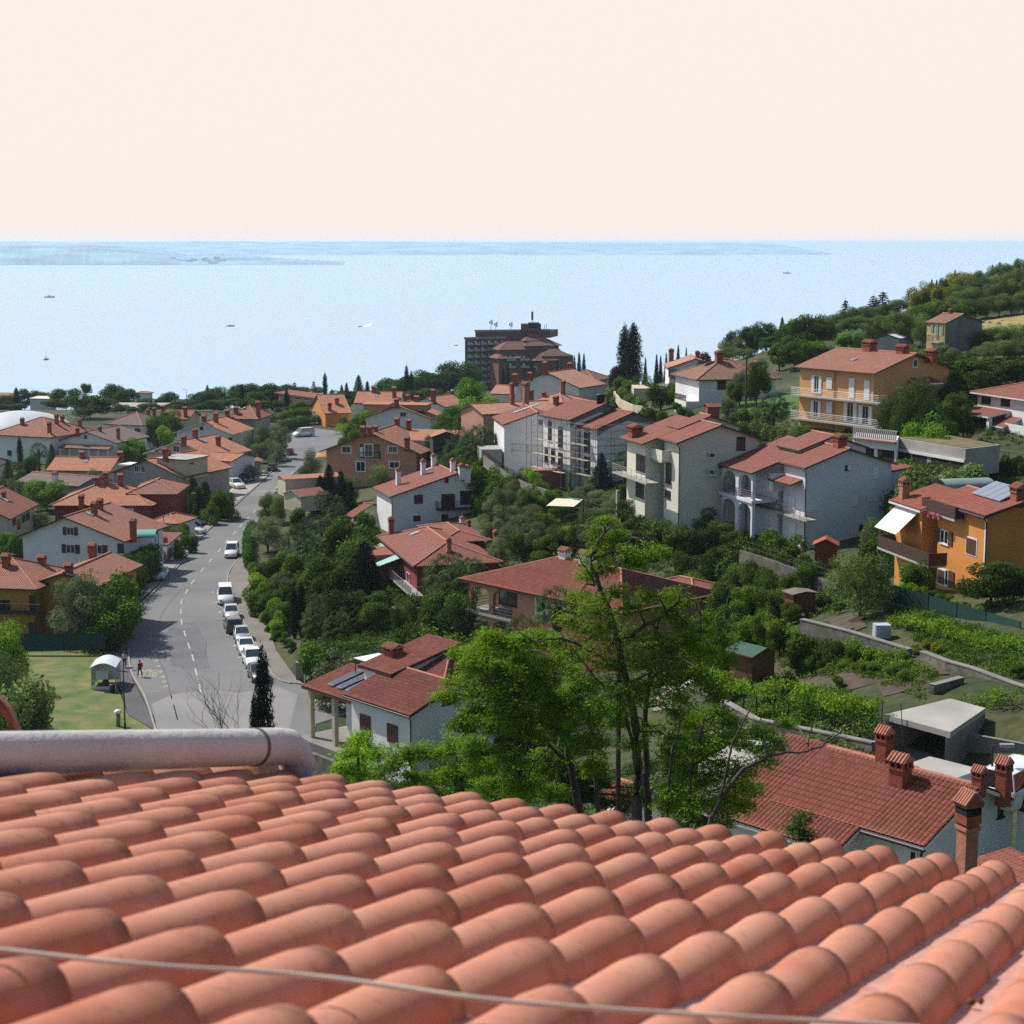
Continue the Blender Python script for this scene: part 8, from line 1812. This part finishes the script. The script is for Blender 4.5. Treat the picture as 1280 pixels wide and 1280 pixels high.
# ------------------------------------------------------------------ the locust trees in front
def locust(label, trunks, clumps, Y, lm='locust', seed=1, dens=1.0, leaf=.08, group=None):
    """trunks: polylines of (px, py, dY, radius); clumps: (px, py, radius px, dY)"""
    r = np.random.RandomState(seed); rr_ = random.Random(seed); first = at(trunks[0][0][0], trunks[0][0][1], Y+trunks[0][0][2]); base = Vector((first.x, first.y, gz(first.x, first.y))); root = empty('locust_tree', base); tag(root, label, 'tree', group)
    mb = MB(); segs = []
    for t in trunks:
        q = [at(x, y, Y+dy) for x, y, dy, _ in t]; rad = [k for *_, k in t]
        if t[0][3] > .08: q = [Vector((q[0].x, q[0].y, gz(q[0].x, q[0].y)-.3))]+q; rad = [rad[0]*1.25]+rad
        n_ = []; rn_ = []
        for i in range(len(q)-1):
            for k in range(4): f = k/4; n_.append(q[i].lerp(q[i+1], f)+Vector((rr_.gauss(0, .03), rr_.gauss(0, .03), rr_.gauss(0, .03)))); rn_.append(rad[i]*(1-f)+rad[i+1]*f)
        n_.append(q[-1]); rn_.append(rad[-1]); mb.tube(n_, rn_, 8); segs += n_
    C_, R_ = [], []; tw = MB()
    for c in clumps:
        px, py, pr_ = c[:3]; dy = c[3] if len(c) > 3 else rr_.uniform(-1.4, 1.4); cen = at(px, py, Y+dy); Rm = pr_*Y/F; near = min(segs, key=lambda s: (s-cen).length)
        mid = near.lerp(cen, .5)+Vector((0, 0, .25)); tw.tube([near, mid, cen], [.05, .03, .015], 5)
        for k in range(int(30*Rm*Rm)+14):       # sprays: flat tiers of small leaflets
            a = rr_.random()*6.283; q = rr_.random()**.5*Rm; p_ = cen+Vector((math.cos(a)*q, math.sin(a)*q*.8, rr_.gauss(0, .36*Rm)))
            C_.append(tuple(p_)); s = rr_.uniform(.20, .42); R_.append((s*1.35, s*1.35, s*.55)); 
            if k % 3 == 0: tw.tube([cen, p_], [.012, .005], 3, cap=False)
    mb.build('trunk', [BARK], root); tw.build('branches', [BARK], root)
    lb = MB(); leaves(lb, C_, R_, int(len(C_)*52*dens), leaf, seed, shell=.15, aspect=.42, up=1.4); lb.build('crown', [LM[lm]], root)
r_ = random.Random(9)
A1 = [(722,745,14), (715,775,16), (738,765,16), (765,805,20), (800,815,20), (780,860,22), (820,860,22), (755,880,18), (850,870,18), (835,825,20), (865,800,16), (890,815,16), (885,860,14), (790,930,18), (850,930,16), (757,651,7), (748,668,10), (756,680,11), (772,668,7), (742,695,14), (756,712,15), (786,690,8), (810,692,12), (826,690,9), (800,705,9), (735,720,12), (770,740,16), (742,752,17), (790,760,14), (812,745,12), (838,745,15), (852,752,13), (830,770,18), (855,780,17), (876,790,16), (900,800,17), (885,770,10), (760,780,20), (790,795,20), (820,800,22), (850,810,20), (875,818,17), (905,825,12), (735,790,18), (745,820,22), (775,830,24), (810,835,24), (840,845,22), (868,850,16), (720,815,14), (760,860,24), (795,870,24), (830,880,22), (775,900,22), (812,910,20), (850,895,16), (700,800,12), (728,850,18), (742,890,22), (880,838,12), (895,870,10)]
locust('tall bright green locust tree in the centre with dark forked trunk and bare side branches', [
 [(796,1035,0,.20), (798,960,0,.18), (793,900,0,.15), (782,840,0,.125), (770,790,.2,.10), (752,740,0,.08), (738,700,.2,.06), (742,690,.2,.07), (756,665,.3,.03)],
 [(812,1035,.8,.15), (808,960,.8,.13), (806,900,1,.11), (812,840,1.2,.08), (822,780,1.3,.05)],
 [(775,800,.2,.085), (800,785,0,.075), (830,770,-.5,.055), (852,745,-.8,.035), (875,752,-.9,.02)], [(783,845,.2,.07), (740,815,-.4,.055), (700,797,-.8,.045), (668,802,-1,.03), (648,790,-1.1,.018)],
 [(760,760,.2,.05), (722,770,-.3,.045), (700,760,-.5,.03), (688,752,-.6,.02)], [(740,700,.2,.05), (765,690,0,.04), (790,672,0,.02)], [(812,850,1,.07), (850,820,1,.05), (885,780,1,.035), (905,770,.8,.03), (912,735,.8,.015)], [(745,730,.2,.04), (722,690,.3,.02), (712,705,.2,.014)],
 [(798,960,0,.08), (775,870,-.6,.05), (745,850,-1,.035), (715,810,-1.1,.02)]], A1, 62, seed=3, dens=.68)
A2 = [(560,870,14), (580,905,16), (630,840,20), (665,870,22), (640,900,24), (605,890,18), (720,880,22), (745,905,20), (735,860,16), (660,850,20), (690,880,22), (615,795,14), (605,812,17), (632,805,16), (590,830,20), (620,840,24), (652,825,20), (600,865,22), (640,870,26), (675,850,24), (690,825,18), (572,850,12), (575,818,10), (700,870,22), (618,905,22), (660,910,26), (700,910,24), (590,890,12), (680,800,10), (655,800,10), (715,840,12), (722,930,22), (680,950,24), (640,950,22), (600,945,20), (612,980,20), (650,990,24), (690,990,22), (740,960,16)]
locust('broad dense locust tree left of the tall one, hiding the white house corner', [
 [(728,1040,1.5,.17), (715,960,1.5,.15), (700,900,1.4,.12), (680,850,1.2,.08), (650,815,1,.05)], [(700,1040,2,.14), (698,960,2,.12), (705,890,2,.09), (690,830,1.5,.05)], [(715,960,1.5,.08), (660,900,1,.06), (610,850,.6,.03)], [(752,1035,1,.10), (742,960,1,.08), (738,900,1,.05)]], A2, 65, lm='locustD', seed=5, dens=1.25)
A3 = [(885,925,20), (915,905,16), (860,935,18), (900,955,20), (880,985,22), (850,1000,18), (920,985,18), (950,935,12), (870,905,16), (895,890,14), (905,925,18), (880,940,18), (930,930,14), (950,915,10), (860,960,20), (890,970,20), (925,960,16), (955,950,12), (905,1000,20), (870,1005,18), (940,985,12), (970,930,9), (985,905,7), (840,985,16), (845,940,14), (830,1005,12), (930,1010,12)]
locust('lower locust thicket whose thin dark boughs reach over the near red roof', [
 [(880,1045,-2,.10), (900,1000,-2,.08), (930,960,-2,.07), (960,945,-2,.05), (1010,938,-2,.035), (1040,925,-2,.03), (1060,905,-2,.022), (1090,895,-2,.012)], [(860,1040,-1,.08), (865,960,-1,.06), (880,900,-1,.04)], [(900,1000,-2,.05), (915,930,-2,.035), (945,870,-2.2,.02), (930,835,-2.2,.012)], [(1010,938,-2,.02), (1014,900,-2,.014), (1005,870,-2,.010)], [(830,1040,-1,.07), (838,960,-1,.05), (850,900,-1,.03)]], A3, 60, seed=7, dens=.8)
A4 = [(450,930,9), (440,950,14), (468,940,16), (500,945,18), (480,965,18), (530,940,18), (560,935,16), (590,930,14), (520,970,20), (560,965,22), (600,960,20), (455,975,12), (540,990,18), (585,995,20)]
locust('rounded green thicket between the pipe elbow and the locust trees', [[(520,1010,1,.1), (515,960,1,.06)], [(580,1010,1,.1), (575,960,1,.06)], [(460,1000,1,.09), (452,950,1,.05)]], A4, 70, lm='locustD', seed=9, dens=1.5)
locust('bright young locust shoots beside the pipe elbow', [[(448,990,0,.09), (446,930,0,.04)]], [(448,922,7), (436,940,9), (455,945,10), (430,960,10), (450,965,11), (424,975,8)], 66, seed=12, dens=1.0)
locust('small sapling before the near red roof', [[(1000,1050,0,.085), (1000,1030,0,.02)]], [(1002,1022,5), (996,1036,7), (1006,1045,8)], 50, lm='box', seed=14, dens=.9, leaf=.06)
locust('dark evergreen mass behind the locust trunks', [[(640,1020,3,.12), (650,960,3,.07)], [(700,1020,3,.12), (705,960,3,.07)]], [(600,985,22,3), (640,975,26,3), (680,965,28,3), (720,975,26,3), (650,930,26,3.5), (610,940,20,3.5), (690,930,26,3.5), (730,1000,26,3), (860,1010,20,3), (900,1015,22,3), (770,1005,20,3), (620,900,26,4), (660,890,28,4), (700,880,26,4), (740,930,24,4), (740,970,24,3.5), (800,990,22,5), (840,990,22,4), (800,960,18,6), (850,960,20,6), (560,960,22,3), (570,1000,20,3), (520,985,18,3)], 72, lm='dark', seed=16, dens=2.2, leaf=.07)
for o in list(bpy.data.objects):
    if o.get('label') and len(o['label'].split()) > 16: print('LONG', len(o['label'].split()), o['label'])
